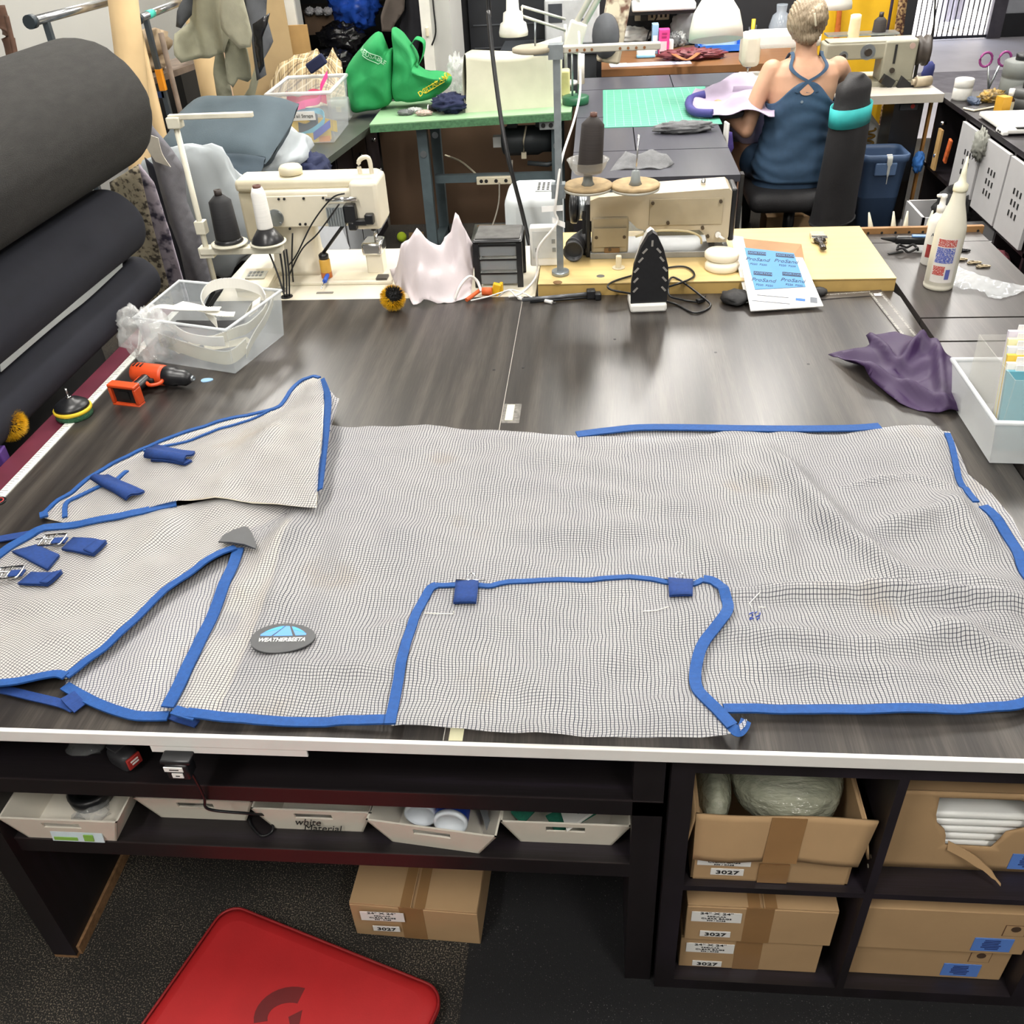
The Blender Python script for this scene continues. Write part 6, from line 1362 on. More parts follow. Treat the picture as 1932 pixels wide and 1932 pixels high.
hang('canvas_garment', 'black shiny cloth strip hanging beside the charcoal cloth', 'garment', [(478, 45), (508, 25), (506, 45), (496, 70), (498, 125), (488, 140), (480, 90)], 3.6, M('black_shiny_cloth', '18181b', .25, var=.3), .02, 40, 7)
hang('canvas_garment', 'grey-green canvas tail pointing down beside the tail strap bin', 'garment', [(483, 120), (488, 150), (478, 205), (445, 205), (452, 190), (472, 165)], 3.66, canv[1], .015, 30, 8)
# leaning tan rolls and boards
tan = M('tan_foam', 'b39a72', .9, var=.08, scale=5); tan2 = M('dusty_tan_board', 'a98a70', .9, var=.12, scale=6)
def lean(name, label, cat, u0, v0, u1, v1, y0, y1, r, mat, sq=1, g=0):
    a, b = dp(u0, v0, y0), dp(u1, v1, y1); d = (a-b).normalized(); bt = b+d*((g-b.z)/d.z) if d.z else b; tp = a+d*.5
    t_ = MB().lathe([(r*.97, 0), (r, .01), (r, (tp-bt).length)], bt, (tp-bt), 18, sq=sq); return single(name, t_, mat, label, cat)
lean('foam_roll', 'tall tan foam roll leaning behind the charcoal felt', 'foam roll', 232, 0, 250, 150, 3.5, 3.4, .066, tan)
lean('foam_roll', 'pale tan foam roll leaning under the canvas garment, left of a brown one', 'foam roll', 385, 110, 405, 210, 4.05, 4.0, .055, tan, g=.82)
lean('foam_roll', 'brownish foam roll leaning under the canvas garment beside a pale one', 'foam roll', 410, 110, 432, 210, 4.1, 4.05, .042, tan2, g=.82)
lean('foam_roll', 'narrow yellowish foam roll showing beneath the blue cross bar', 'foam roll', 288, 190, 300, 240, 3.75, 3.7, .03, tan)
q = dp(330, 40, 4.45); single('cardboard_backdrop', MB().box((q.x-.02, 5.5, .95), (.62, .03, 1.9), rot=Matrix.Rotation(.25, 3, 'Z')), tan, 'big tan cardboard panel standing behind the chrome rail with teal tape', 'cardboard panel')
# dusty wooden shelf with scraps
p0, p1 = dp(264, 150, 3.95), dp(372, 112, 4.5)
shf = thing('wooden_shelf', 'dusty rough wooden shelf behind the garment rack', 'shelf', (p0+p1)/2)
d = (p1-p0).normalized(); MB().ribbon([p0-d*.1, p1+d*.2], .22, th=.03, nrm=(0, 0, 1)).build('board', MATS['weathered_wood'], shf, w=True)
for q in (p0-d*.05, p1+d*.15): MB().bx(q.x-.02, q.x+.02, q.y-.02, q.y+.02, 0, q.z).build('post', MATS['weathered_wood'], shf, w=True)
dust = M('dusty_beige_cloth', 'a8957c', .95, var=.15, scale=12)
for u, v, r, lab in ((290, 80, .09, 'dusty beige cloth bundle on the rough shelf, upper of two'), (285, 118, .08, 'dusty beige rolled scrap on the rough shelf, lower of two')):
    q = dp(u, v, 4.1); single('cloth_bundle', MB().ell(q, (r, r*.9, r*.7), amp=.5, fr=3, seed=int(u)), dust, lab, 'cloth bundle')
single('dark_backdrop_crate', MB().bx(-2.8, -2.5, 4.75, 5.2, 0, 1.1), M('dark_crate', '1b1a1a', .8), 'dark crate standing behind the leaning foam rolls', 'crate')
# white wall cables and brown bark-like strap at far left
single('brown_strap', MB().tube([sx(-4, 10, -2.7), sx(8, 50, -2.7), sx(20, 90, -2.7), sx(30, 150, -2.7)], .03, 8, sub=5, sq=.5), M('brown_leather', '5a3f30', .7, var=.3, scale=20), 'broad brown leather strap hanging on the grey wall', 'strap')
single('brown_strap', MB().tube([sx(12, 30, -2.65), sx(19, 60, -2.65), sx(28, 100, -2.65), sx(34, 150, -2.65)], .012, 6, sub=5), MATS['brown_leather'], 'thin brown leather strap dangling beside the broad one', 'strap')
# camouflage foam sheets and grey jacket behind the rolls
camo = speckled('speckled_camouflage', '4a443c', 'a89e88', .50, 55, .9, 9)
def upright_sheet(name, label, cat, px, y, mat, amp=.012, kx=20, th=.012, seed=1, drop=None): return hang(name, label, cat, px, y, mat, amp, kx, seed, .03, th, drop)
upright_sheet('camouflage_panel', 'speckled beige camouflage padding standing behind the navy rolls', 'padding', [(205, 345), (262, 310), (285, 400), (318, 540), (300, 545), (240, 500), (215, 400)], 2.55, camo, drop=(3, 4))
upright_sheet('camouflage_panel', 'mottled violet-grey camouflage padding beside the beige one', 'padding', [(262, 310), (290, 345), (320, 440), (338, 530), (318, 545), (290, 430)], 2.5, speckled('violet_camouflage', '3a3648', 'a59ca8', .5, 24, .9, 9), drop=(3, 4))
gj = M('grey_fleece', '77767c', .95, var=.1, scale=20, bump=.2, bscale=400)
hang('grey_jacket', 'grey fleece jacket sleeve hanging between camouflage padding and thread stand', 'jacket', [(290, 225), (312, 262), (345, 320), (352, 380), (375, 440), (388, 500), (392, 540), (350, 530), (340, 470), (318, 420), (300, 360), (285, 300), (282, 260)], 2.62, gj, .03, 26, 3, drop=(6, 7))
hang('dark_jacket', 'dark cloth hanging behind the grey fleece sleeve', 'jacket', [(268, 300), (300, 320), (340, 420), (345, 540), (320, 545), (300, 420)], 2.72, M('dark_navy_cloth', '1d1f2b', .85), .02, 30, 4, drop=(3, 4))
single('white_cloth_strip', MB().ribbon([dp(284, 255, 2.56), dp(292, 285, 2.56), dp(308, 310, 2.56)], .06, side=(1, 0, -.4), th=.004, sub=4), M('off_white_knit', 'c9c3b6', .9), 'off-white cloth corner showing at the edge of the felt roll', 'cloth')

# ---------------------------------------------------------------- left counter with cube shelf below
CZ = .82
co = thing('corner_counter', 'dark green-grey counter on black cube shelves under the quilts and Tail Straps bin', 'counter', (-1.85, 4.2, 0))
MB().prism([(-2.06, 2.95), (-1.46, 2.95), (-1.43, 3.65), (-1.32, 4.62), (-1.32, 5.25), (-2.06, 5.25)], CZ-.035, CZ).build('counter_top', M('green_grey_laminate', '454a42', .4, var=.15, scale=5), co, w=True)
MB().bx(-2.04, -1.47, 3.0, 5.24, 0, .04).bx(-2.04, -2.0, 3.0, 5.24, .04, CZ-.035).bx(-2.0, -1.47, 3.0, 3.04, .04, CZ-.035).bx(-2.0, -1.47, 5.2, 5.24, .04, CZ-.035).bx(-2.0, -1.47, 3.0, 5.24, CZ-.075, CZ-.036).build('shelf_frame', black_wood, co, w=True)
grey_door = M('pale_grey_door', 'b6b9bd', .5, var=.04)
for i in range(6):
    y0 = 3.06+i*.365
    MB().bx(-1.49, -1.465, y0-.02, y0, .04, CZ-.075).build('divider', black_wood, co, w=True)
    d = MB().bx(-1.478, -1.462, y0+.01, y0+.335, .06, .40).build('door', grey_door, co, w=True)
    if i in (1, 2): MB().lathe([(.02, 0), (.02, .004)], (-1.462, y0+.17, .30), (1, 0, 0), 14).build('finger_hole', white_plastic, d, w=True); text('lettering', ('LININGS', 'NO')[i-1], ink, d, .07, frame((-1.459, y0+.17, .18), (0, -1, .0), (1, 0, 0)))
    if i > 2:
        k = MB().bx(-1.475, -1.462, y0+.01, y0+.335, .42, .74).build('drawer_front', black_wood, co, w=True); MB().cyl((-1.462, y0+.17, .62), (-1.44, y0+.17, .62), .012, n=10).build('knob', chrome, k, w=True)
MB().prism([(0, 0), (.36, 0), (.36, .36), (0, .36)], 0, .016, frame((-1.44, 3.5, .36), (.15, 1, -.1), (1, -.1, .3))).build('loose_door', grey_door, co, w=True)
# quilts and pillow heaped on the counter's near end
quilt = M('pale_quilt', 'aeb5b9', .9, var=.05, scale=6)
def heap(name, label, cat, c, r, mat, amp=.25, fr=2.5, seed=0, rot=None, n=36, m=22): return single(name, MB().ell(c, r, n, m, amp, fr, seed, rot), mat, label, cat)
q = dp(450, 330, 3.3)
heap('quilt', 'pale grey quilt heaped below the slate pillow, under the others', 'quilt', (-1.77, 3.32, CZ+.05), (.30, .30, .08), quilt, .22, 3, 1)
heap('quilt', 'pale grey quilt with a rounded fold, heaped beside the slate pillow', 'quilt', dp(515, 290, 3.45), (.17, .26, .11), quilt, .22, 3, 2)
heap('quilt', 'pale grey quilt hanging down in front of the counter', 'quilt', dp(375, 400, 2.86), (.28, .05, .28), quilt, .22, 3, 3)
slate = M('slate_pillow', '4d5a62', .85, var=.08, scale=8, bump=.15, bscale=300)
def pillow(name, label, cat, c, r, mat, rot): 
    mb = MB(); vs = []
    def fn(a, b, s):
        x, y = 2*a-1, 2*b-1; h = (max(0, (1-x**4))*max(0, (1-y**4)))**.55
        return Vector(c)+rot@Vector((x*r[0]*(1-.06*y*y), y*r[1]*(1-.06*x*x), s*h*r[2]+.012*noise.noise(Vector((x*2.2, y*2.2, s)))))
    for s in (-1, 1): mb.grid(lambda a, b: fn(a, b, s), 22, 18)
    return single(name, mb, mat, label, cat)
pillow('pillow', 'large slate blue pillow on the heap of quilts', 'pillow', dp(430, 250, 3.35), (.30, .24, .085), slate, Matrix.Rotation(radians(-10), 3, 'Z')@Matrix.Rotation(radians(22), 3, 'X'))
pillow('pillow', 'flat dark slate cushion sticking out below the large pillow', 'pillow', dp(410, 322, 3.02), (.22, .10, .03), M('dark_slate', '36434d', .85), Matrix.Rotation(radians(-14), 3, 'Z')@Matrix.Rotation(radians(28), 3, 'X'))
heap('navy_cloth', 'dark navy cloth bundle behind the ivory machine dial', 'cloth', dp(585, 320, 3.45), (.10, .12, .07), M('navy_cloth', '1b2344', .85), .35, 4, 4)
# Tail Straps bin
a, b = lv(528, 274, CZ), lv(632, 270, CZ); c1, c2 = b+Vector((-.02, .44, 0)), a+Vector((-.02, .44, 0))
tsb = thing('tail_strap_bin', 'clear plastic bin labelled Tail Straps full of coloured straps', 'plastic bin', (a+b+c1+c2)/4)
cs = [a, b, c1, c2]; ctr = sum(cs, Vector())/4; cs = [ctr+(p-ctr)*1.12 for p in cs]
tub_shell(cs, .26, .87, .003).build('bin_wall', clear('clear_bin_wall', 'd6dbe0', .22, .15), tsb, w=True)
MB().tube([p+Vector((0, 0, .262)) for p in cs], .010, 8, closed=True).build('rim', clr_rim, tsb, w=True)
fy = (cs[0]+cs[1])/2; lbq = MB().box(fy+Vector((.01, .004, .15)), (.13, .003, .045), rot=Matrix.Rotation(.1, 3, 'X')).build('paper_label', lbl, tsb, w=True)
text('lettering', 'Tail Straps', ink, lbq, .026, frame(fy+Vector((.01, .001, .15)), (1, 0, 0), (0, -1, -.1)))
hp = M('hot_pink_strap', 'e0408c', .6); tq = M('turquoise_strap', '5fb4cc', .6); yl = M('yellow_strap', 'd8b93a', .6); rb = M('royal_strap', '2c46b8', .6); rdp = M('red_pink_strap', 'b83a58', .6)
def strap(label, pts, w_, mat, side=(0, .3, 1)): return single('strap', MB().ribbon([ctr+Vector(q) for q in pts], w_, side=side, th=.004, sub=7), mat, label, 'strap')
strap('hot pink strap standing up over the Tail Straps bin rim', [(-.12, -.1, .06), (-.1, -.14, .15), (.0, -.14, .19), (.08, -.1, .2), (.11, -.12, .27), (.15, -.1, .33)], .035, hp)
strap('hot pink strap curling round the side of the Tail Straps bin', [(-.14, -.05, .02), (-.15, -.12, .1), (-.10, -.16, .16), (.02, -.17, .19)], .03, hp)
strap('turquoise strap looped in the middle of the Tail Straps bin', [(-.12, -.12, .07), (-.08, -.16, .03), (.02, -.17, .05), (.1, -.15, .1), (.08, -.1, .14), (-.02, -.12, .15), (-.1, -.1, .12)], .03, tq)
strap('dark slate strap coiled inside the turquoise loop', [(-.06, -.1, .06), (.0, -.14, .06), (.06, -.12, .1), (0, -.1, .13)], .06, M('dark_slate', '36434d', .85))
strap('yellow strap lying along the bottom of the Tail Straps bin', [(-.14, -.14, .03), (-.05, -.18, .02), (.05, -.18, .025), (.13, -.14, .03)], .05, yl)
strap('second yellow strap folded at the bottom back of the Tail Straps bin', [(-.14, 0, .04), (0, .05, .05), (.13, 0, .04)], .06, yl)
strap('royal blue strap slanting low in the Tail Straps bin', [(.04, -.18, .03), (.09, -.18, .06), (.14, -.16, .09)], .04, rb)
strap('red patterned strap heaped at the top of the Tail Straps bin', [(-.13, 0, .2), (-.05, -.05, .18), (.02, 0, .21), (.08, .05, .18)], .06, rdp)
strap('orange strap under the yellow ones in the Tail Straps bin', [(-.1, -.17, .012), (.03, -.18, .012), (.13, -.17, .014)], .03, M('orange_strap', 'd88a3a', .6))
for u, v, lab in ((641, 215, 'clear plastic lidded box standing between the Tail Straps bin and a green bag'), (487, 215, 'clear plastic lidded box standing between the Tail Straps bin and the pillow')):
    q = lv(u, v+15, CZ); t = thing('clear_box', lab, 'plastic box', (q.x, q.y, CZ)); MB().box((0, .06, .06), (.13, .12, .12), bev=.02, seg=3).build('box_shell', clear('cloudy_box', 'ccd0cf', .5, .25), t); MB().box((.005, -.002, .07), (.03, .003, .03)).build('sticker', M('cream_sticker', 'e6e0b8', .6), t)
# plaid cloth
pl_m = plaid('tan_plaid'); q = lv(590, 190, CZ)
plo = [(500, 170, .02), (515, 140, .15), (555, 98, .28), (590, 92, .28), (612, 112, .24), (628, 92, .28), (645, 120, .2), (650, 165, .08), (655, 200, .01), (600, 205, .0), (530, 205, .0)]
o = Cloth([lv(u, v, CZ+h) for u, v, h in plo], .02, lambda x, y: waves(15, 9, .08, .3, .03)(x, y), extra=[lv(580, 150, CZ+.2)]).mesh('plaid_cloth', pl_m, None, thick=.003); tag(o, 'tan plaid cloth bundled behind the Tail Straps bin', 'cloth')
single('navy_scrap', MB().box(dp(597, 120, 4.55), (.12, .03, .06), rot=Matrix.Rotation(-.5, 3, 'Y'), bev=.01), M('navy_cloth', '1b2344', .85), 'small navy scrap lying on the tan plaid cloth', 'scrap')
p = dp(548, 80, 5.75); single('plywood_sheet', MB().bx(p.x-.09, p.x+.10, 5.86, 5.875, .93, p.z+.09), M('plywood', 'c09a62', .7, var=.08), 'small plywood sheet leaning against the grey wall', 'plywood')
struct('trim_3', MB().bx(XL, xa-.07, BW-.05, BW, 0, .95), M('grey_dado', '8d8c88', .6))
single('cream_bowl', MB().lathe([(.02, 0), (.07, .03), (.075, .035), (.06, .03), (0, .01)], lv(548, 108, .99), n=20), cream_light, 'small cream dish on the ledge below the plywood sheet', 'dish')
# ---------------------------------------------------------------- green table and what stands on and under it
GZ = .86
green_top = M('pale_green_laminate', '8fb48c', .4, var=.05); green_edge = M('green_edge', '4d7a55', .6, var=.25, scale=60)
gt_ = thing('green_table', 'pale green work table with grey steel legs', 'work table', (-.73, 4.7, 0))
ga, gb_ = lv(700, 235, GZ), lv(1080, 207, GZ)
MB().prism([(-1.30, 4.37), (-.16, 4.52), (-.15, 5.1), (-1.32, 4.98)], GZ-.006, GZ).build('table_top', green_top, gt_, w=True)
MB().prism([(-1.30, 4.37), (-.16, 4.52), (-.15, 5.1), (-1.32, 4.98)], GZ-.045, GZ-.006).build('table_edge', green_edge, gt_, w=True)
leg_m = M('grey_green_steel', '5d6b70', .5, .3)
for x, y in ((-1.03, 4.52), (-1.03, 4.98), (-.25, 4.62), (-.25, 5.02)): 
    lg = MB().bx(x-.03, x+.03, y-.025, y+.025, 0, GZ-.045).build('leg', leg_m, gt_, w=True)
    MB().cyl((x, y-.03, .66), (x, y-.024, .66), .02, n=12).build('bolt', steel, lg, w=True)
MB().bx(-1.0, -.28, 4.62, 4.66, .455, .50).build('cross_rail', leg_m, gt_, w=True); MB().bx(-1.06, -1.0, 4.5, 5.0, .02, .08).build('foot_rail', leg_m, gt_, w=True)
single('backboard', MB().bx(-1.46, .06, 5.27, 5.29, .0, .80), M('brown_hardboard', '6d5541', .8, var=.08, scale=3), 'brown hardboard panel standing behind the green table', 'board')
mo = thing('clutch_motor', 'dark sewing machine motor slung under the green table', 'motor', (-.43, 4.75, .66)); dkm = M('dark_grey_casting', '3a3f42', .5, .3)
MB().lathe([(.05, -.16), (.075, -.15), (.085, -.12), (.085, .06), (.07, .09), (.07, .15), (.05, .16)], (0, 0, 0), (1, 0, 0), 22).build('motor_body', dkm, mo)
MB().bx(-.12, -.06, -.03, .03, .06, .155).bx(.05, .1, -.03, .03, .06, .155).build('hanger', dkm, mo); MB().bx(-.21, -.16, -.03, .03, -.03, .03).build('terminal_box', MATS['pale_grey_face'], mo)
MB().tube([(.0, -.09, .1), (-.02, -.1, .02), (-.02, -.1, -.05)], .006, 8).bx(-.035, -.005, -.11, -.09, -.08, -.045).build('lever', cream_paint, mo); MB().tube([(0, -.09, -.11), (.12, -.1, -.12), (.2, -.1, -.1)], .014, 8).build('treadle_arm', dkm, mo)
sw = thing('button_switch', 'grey two-button switch under the green table edge', 'switch', (-.30, 4.55, .77)); MB().box((0, 0, .02), (.09, .05, .05), bev=.004).build('box', M('mid_grey', '8f9494', .5), sw)
for x in (-.022, .022): MB().cyl((x, -.03, .02), (x, -.024, .02), .013, n=12).build('button', ink, sw)
ps = thing('power_strip', 'cream outlet strip fixed to the green table rail', 'power strip', (-.66, 4.6, .46)); MB().box((.03, 0, .01), (.22, .03, .045), bev=.004).build('strip', cream_paint, ps)
for x in (-.05, -.02, .04, .10): MB().cyl((x, -.017, .01), (x, -.013, .01), .011, n=10).build('outlet', ink, ps)
cord('thin grey cord running down from the outlet strip to the floor pedal', [Vector((-.6, 4.58, .46)), Vector((-.62, 4.5, .3)), Vector((-.75, 4.2, .03)), Vector((-.8, 4.1, .01))], .005, M('grey_cord', '8a8478', .6))
cord('cream cord reaching the outlet strip from behind the leg', [Vector((-.72, 4.62, .48)), Vector((-.85, 4.8, .53)), Vector((-1.0, 5.1, .5))], .006, cream_paint)
cord('straight thin cord hanging from the motor lever to the floor', [Vector((-.52, 4.62, .58)), Vector((-.53, 4.55, .3)), Vector((-.55, 4.5, .012))], .005, MATS['grey_cord'])
p = lv(925, 455, .01); pd = thing('foot_treadle', 'rusty steel foot treadle on the floor under the green table', 'foot treadle', (p.x, p.y, 0)); MB().box((0, .05, .04), (.24, .26, .03), rot=Matrix.Rotation(.12, 3, 'X'), bev=.005).build('frame', M('grey_treadle', '74766f', .6, .2), pd); MB().box((0, .04, .058), (.19, .2, .008), rot=Matrix.Rotation(.12, 3, 'X')).build('tread_pad', M('rust_pad', '8a6a4a', .9, var=.3, scale=30), pd)
p = lv(758, 447, .03); single('tennis_ball', MB().ell(p, (.033,)*3, 20, 14), M('tennis_yellow', 'b6cf2e', .9, var=.08), 'yellow-green tennis ball on the floor by the table leg', 'ball')
p = lv(782, 450, .03); single('twine_roll', MB().cyl(p+Vector((-.035, .01, .0)), p+Vector((.06, .02, .0)), .036, n=18), M('jute', '9a7d52', .95, var=.25, scale=40, stretch=(20, 1, 1)), 'roll of brown jute twine beside the tennis ball', 'twine')
# machine cover on the green table
cov = M('cream_vinyl_cover', 'd3d0bb', .6, var=.04)
A0, A1 = lv(878, 213, GZ), lv(1052, 201, GZ); Wd = A1-A0
def cover(a, b):
    # a around 0..1 front->right->back->left, b height
    P = [A0+Vector((0, 0, 0)), A1, A1+Vector((.03, .22, 0)), A0+Vector((.02, .25, 0))]
    k = a*4; i = int(k) % 4; q = P[i].lerp(P[(i+1) % 4], k-int(k)); c = sum(P, Vector())/4
    h = .30-.03*sin((q.x-A0.x)/Wd.x*pi)+(.03 if (q.x-A0.x)/Wd.x > .85 else 0)
    s = 1-.07*b*b; q = c+(q-c)*s; q.z = GZ+b*h; q += Vector((.012*sin(9*a+3*b), .02*sin(12*a+2*b)*b, 0)); return q
mb = MB(); mb.grid(cover, 48, 12); bmesh.ops.remove_doubles(mb.bm, verts=mb.bm.verts, dist=1e-4)
top = [cover(i/48, 1) for i in range(48)]; c = sum(top, Vector())/48-Vector((0, 0, .012)); mb.add(top+[c], [(i, (i+1) % 48, 48) for i in range(48)], True)
single('machine_cover', mb, cov, 'cream vinyl dust cover over a machine on the green table', 'dust cover')
single('foam_block', MB().box(A1+Vector((.03, .27, .08)), (.07, .1, .14), bev=.01), M('yellow_foam_block', 'd6cf96', .9), 'pale yellow foam block between the cream dust cover and green clamp base', 'foam block')
# green shopping bags
gbag = M('green_shopping_bag', '1f9150', .75, var=.1, scale=7, bump=.15, bscale=200); gold = M('gold_print', 'e0d23a', .6); pgr = M('pale_green_print', 'a9d8b8', .6)
def bag(label, pts, depth, y, sag, texts, base):
    t = thing('shopping_bag', label, 'shopping bag', base); P = [dp(u, v, y) for u, v in pts]; n = len(P); c = sum(P, Vector())/n
    rings = [(0.0, 1.0), (.25, .98), (.5, .92), (.7, .8), (.85, .62), (.95, .42), (1, .2)]; vs = []; P = spline(P, 4, True); n = len(P)
    mb = MB()
    for sgn in (1, -1):
        vs = []
        for dd, sc_ in rings:
            for i, q in enumerate(P):
                w_ = c+(q-c)*sc_; w_.y = y-sgn*depth*sin(dd*pi/2)+.045*noise.noise(Vector((w_.x*11, w_.z*11, sgn)))*(dd > 0); w_.z += .012*noise.noise(Vector((w_.x*14, w_.z*9, sgn*3)))*(dd > 0); vs.append(w_)
        m_ = len(rings); mb.add(vs+[Vector((c.x, y-sgn*depth, c.z))], [(k*n+i, k*n+(i+1) % n, (k+1)*n+(i+1) % n, (k+1)*n+i) for k in range(m_-1) for i in range(n)]+[((m_-1)*n+i, (m_-1)*n+(i+1) % n, m_*n) for i in range(n)], True)
    mb.build('bag_body', gbag, t, w=True)
    bd_ = [o for o in bpy.data.objects if o.parent == t][0]; bv = bvh_of(bd_, Matrix.Translation(base))
    for s, u, v, sz, ang, mt, yy in texts:
        o = text('lettering', s, mt, t, sz, frame(dp(u, v, yy), (cos(ang), 0, sin(ang)), (0, -1, 0)), bold=.0006); stick(o, bv, Vector(base))
    return t
b1_ = bag('taller green shopping bag with pale print standing on the counter', [(664, 205), (655, 160), (655, 130), (685, 85), (714, 59), (728, 80), (733, 92), (742, 93), (742, 140), (740, 190), (712, 205), (690, 207)], .10, 4.78, 0, [('REUSABLE', 703, 107, .037, -.5, pgr, 4.685), ], lv(700, 205, CZ))
b2_ = bag('slumped green shopping bag with a yellow printed name beside its twin', [(745, 185), (741, 145), (745, 105), (740, 55), (752, 58), (775, 85), (786, 110), (785, 125), (812, 140), (850, 145), (846, 165), (815, 185), (790, 190), (765, 190)], .11, 4.80, 0, [('DOLLARAMA', 819, 160, .038, .5, gold, 4.692)], lv(790, 190, GZ))
q = [dp(u, v, 4.8) for u, v in ((776, 84), (785, 72), (800, 80), (798, 105), (788, 125))]; MB().ribbon(q, .05, side=(.1, 1, .2), th=.004, sub=6).build('carry_handle', gbag, b2_, w=True)
for f0, mt_, bg_, nm in (([(803, 176), (842, 152), (839, 144), (800, 168)], gold, b2_, 0), ([(688, 92), (718, 108), (721, 116), (714, 121), (685, 104)], pgr, b1_, 1)):
    bv = bvh_of([o for o in bpy.data.objects if o.parent == bg_ and o.name.startswith('bag_body')][0], Matrix.Translation(bg_.location))
    P_ = []
    for u, v in spline([Vector((u, v, 0)) for u, v in f0], 1, True) and [(a.x, a.y) for a in sum([[Vector(f0[i]).lerp(Vector(f0[(i+1) % len(f0)]), k/6) for k in range(6)] for i in range(len(f0))], [])]:
        q = dp(u, v, 4.7); h = bv.ray_cast(Vector((q.x, 4.0, q.z)), Vector((0, 1, 0))); P_.append((h[0] if h[0] else q)-Vector((0, .003, 0)))
    MB().tube(P_, .0025, 5, closed=True).build('print_frame', mt_, bg_, w=True)
heap('crumpled_film', 'crumpled clear wrap between green bag and cream dust cover', 'plastic wrap', dp(862, 140, 4.95), (.06, .06, .09), clear('crinkled_film', 'e9ebea', .4, .08), .7, 5, 3)
heap('navy_garment', 'navy blue garment bunched between a green bag and the cream dust cover', 'garment', lv(850, 194, GZ+.052), (.10, .08, .05), M('navy_cloth', '1b2344', .85), .5, 4, 6)
p = lv(818, 212, GZ); t = thing('thread_spool', 'black thread spool with white ends on the green table', 'thread spool', p); MB().cyl((-.025, 0, .022), (.025, 0, .022), .018, n=16).build('thread', blk_th, t)
for s in (-1, 1): MB().cyl((s*.025, 0, .022), (s*.031, 0, .022), .022, n=16).build('flange', white_plastic, t)
for i, (u, v) in enumerate(((765, 212), (782, 208), (800, 213))): heap('small_packet', ('clear packet of dark clips on the green table', 'clear packet with pale strips behind the dark clips', 'clear packet with a red tag beside the thread spool')[i], 'packet', lv(u, v, GZ+.014), (.045, .03, .015), clear('packet_film_%d' % i, ('7c7f80', 'c9ccca', 'cfb8ae')[i], .75, .15), .5, 5, i)
# air purifier behind the maple table
ap = thing('air_purifier', 'white rounded air purifier standing behind the maple table', 'air purifier', (-.27, 2.86, 0))
MB().box((0, 0, .46), (.24, .26, .92), bev=.05, seg=5).build('housing', M('pale_blue_white', 'd3dade', .4, var=.03), ap); gv = MB().box((.06, -.02, .921), (.10, .13, .004)).build('grille', M('grille_grey', 'b9bdbc', .5), ap)
for i in range(5):
    for j in range(5): MB().box((.022+i*.019, -.066+j*.023, .9235), (.010, .012, .002)).build('grille_hole', ink, gv)

# ---------------------------------------------------------------- dark side table with the green cutting mat
d2 = thing('cutting_bench', 'black bench with laminate panels greyed for sheen and a green cutting mat on it', 'bench', (.25, 4.3, 0))
XB0, XB1 = -.125, .62; g2 = M('painted_sheen_laminate', '4a4a52', .3, var=.08, scale=4, stretch=(8, 1, 1))  # panel colour lightened to grey, standing in for sheen on dark laminate
for x0, x1, y0, y1 in ((XB0, XB1, 3.16, 3.62), (XB0, .175, 3.63, 4.35), (.18, XB1, 3.63, 4.35), (XB0, .87, 4.36, 5.1), (XB0, .45, 5.11, 5.5), (.455, .87, 5.11, 5.5)): MB().bx(x0, x1, y0, y1, GZ-.03, GZ).build('top_panel', g2, d2, w=True)
MB().bx(XB0+.01, XB1-.01, 3.17, 5.05, 0, GZ-.03).build('carcass', black_wood, d2, w=True); MB().bx(XB1+.005, XB1+.02, 3.18, 3.23, .4, GZ-.005).build('latch', chrome, d2, w=True)
mt = thing('cutting_mat', 'green gridded cutting mat on the black bench', 'cutting mat', (.32, 4.6, GZ))
mat_g = M('mint_green_mat', '4a967e', .6, var=.04); MB().bx(.02, .64, 4.10, 5.08, GZ, GZ+.003).build('mat_sheet', mat_g, mt, w=True)
gl = MB()
for i in range(13): gl.bx(.04+i*.045, .042+i*.045, 4.12, 5.06, GZ+.0028, GZ+.0034)
for i in range(20): gl.bx(.04, .62, 4.12+i*.049, 4.122+i*.049, GZ+.0028, GZ+.0034)
gl.build('grid_lines', M('mat_lines', '9ccab4', .6), mt, w=True)
gcl = M('grey_towel', '6d6e70', .95, var=.12, scale=40, bump=.4, bscale=300)
go = [(1160, 310, .01), (1180, 283, .05), (1200, 290, .05), (1230, 282, .05), (1258, 292, .04), (1272, 310, .01), (1245, 318, .005), (1200, 318, .005), (1165, 320, .003), (1150, 322, .003)]
o = Cloth([lv(u, v, GZ+h) for u, v, h in go], .015, lambda x, y: np.maximum(waves(51, 8, .08, .2, .012)(x, y), -.004)).mesh('grey_towel', gcl, None, thick=.004); tag(o, 'grey towel cloth crumpled on the near end of the black bench', 'cloth')
heap('grey_cloth_roll', 'soft grey cloth roll lying at the edge of the green mat', 'cloth', lv(1290, 240, GZ+.025), (.15, .05, .03), gcl, .35, 4, 8, Matrix.Rotation(.05, 3, 'Z'))
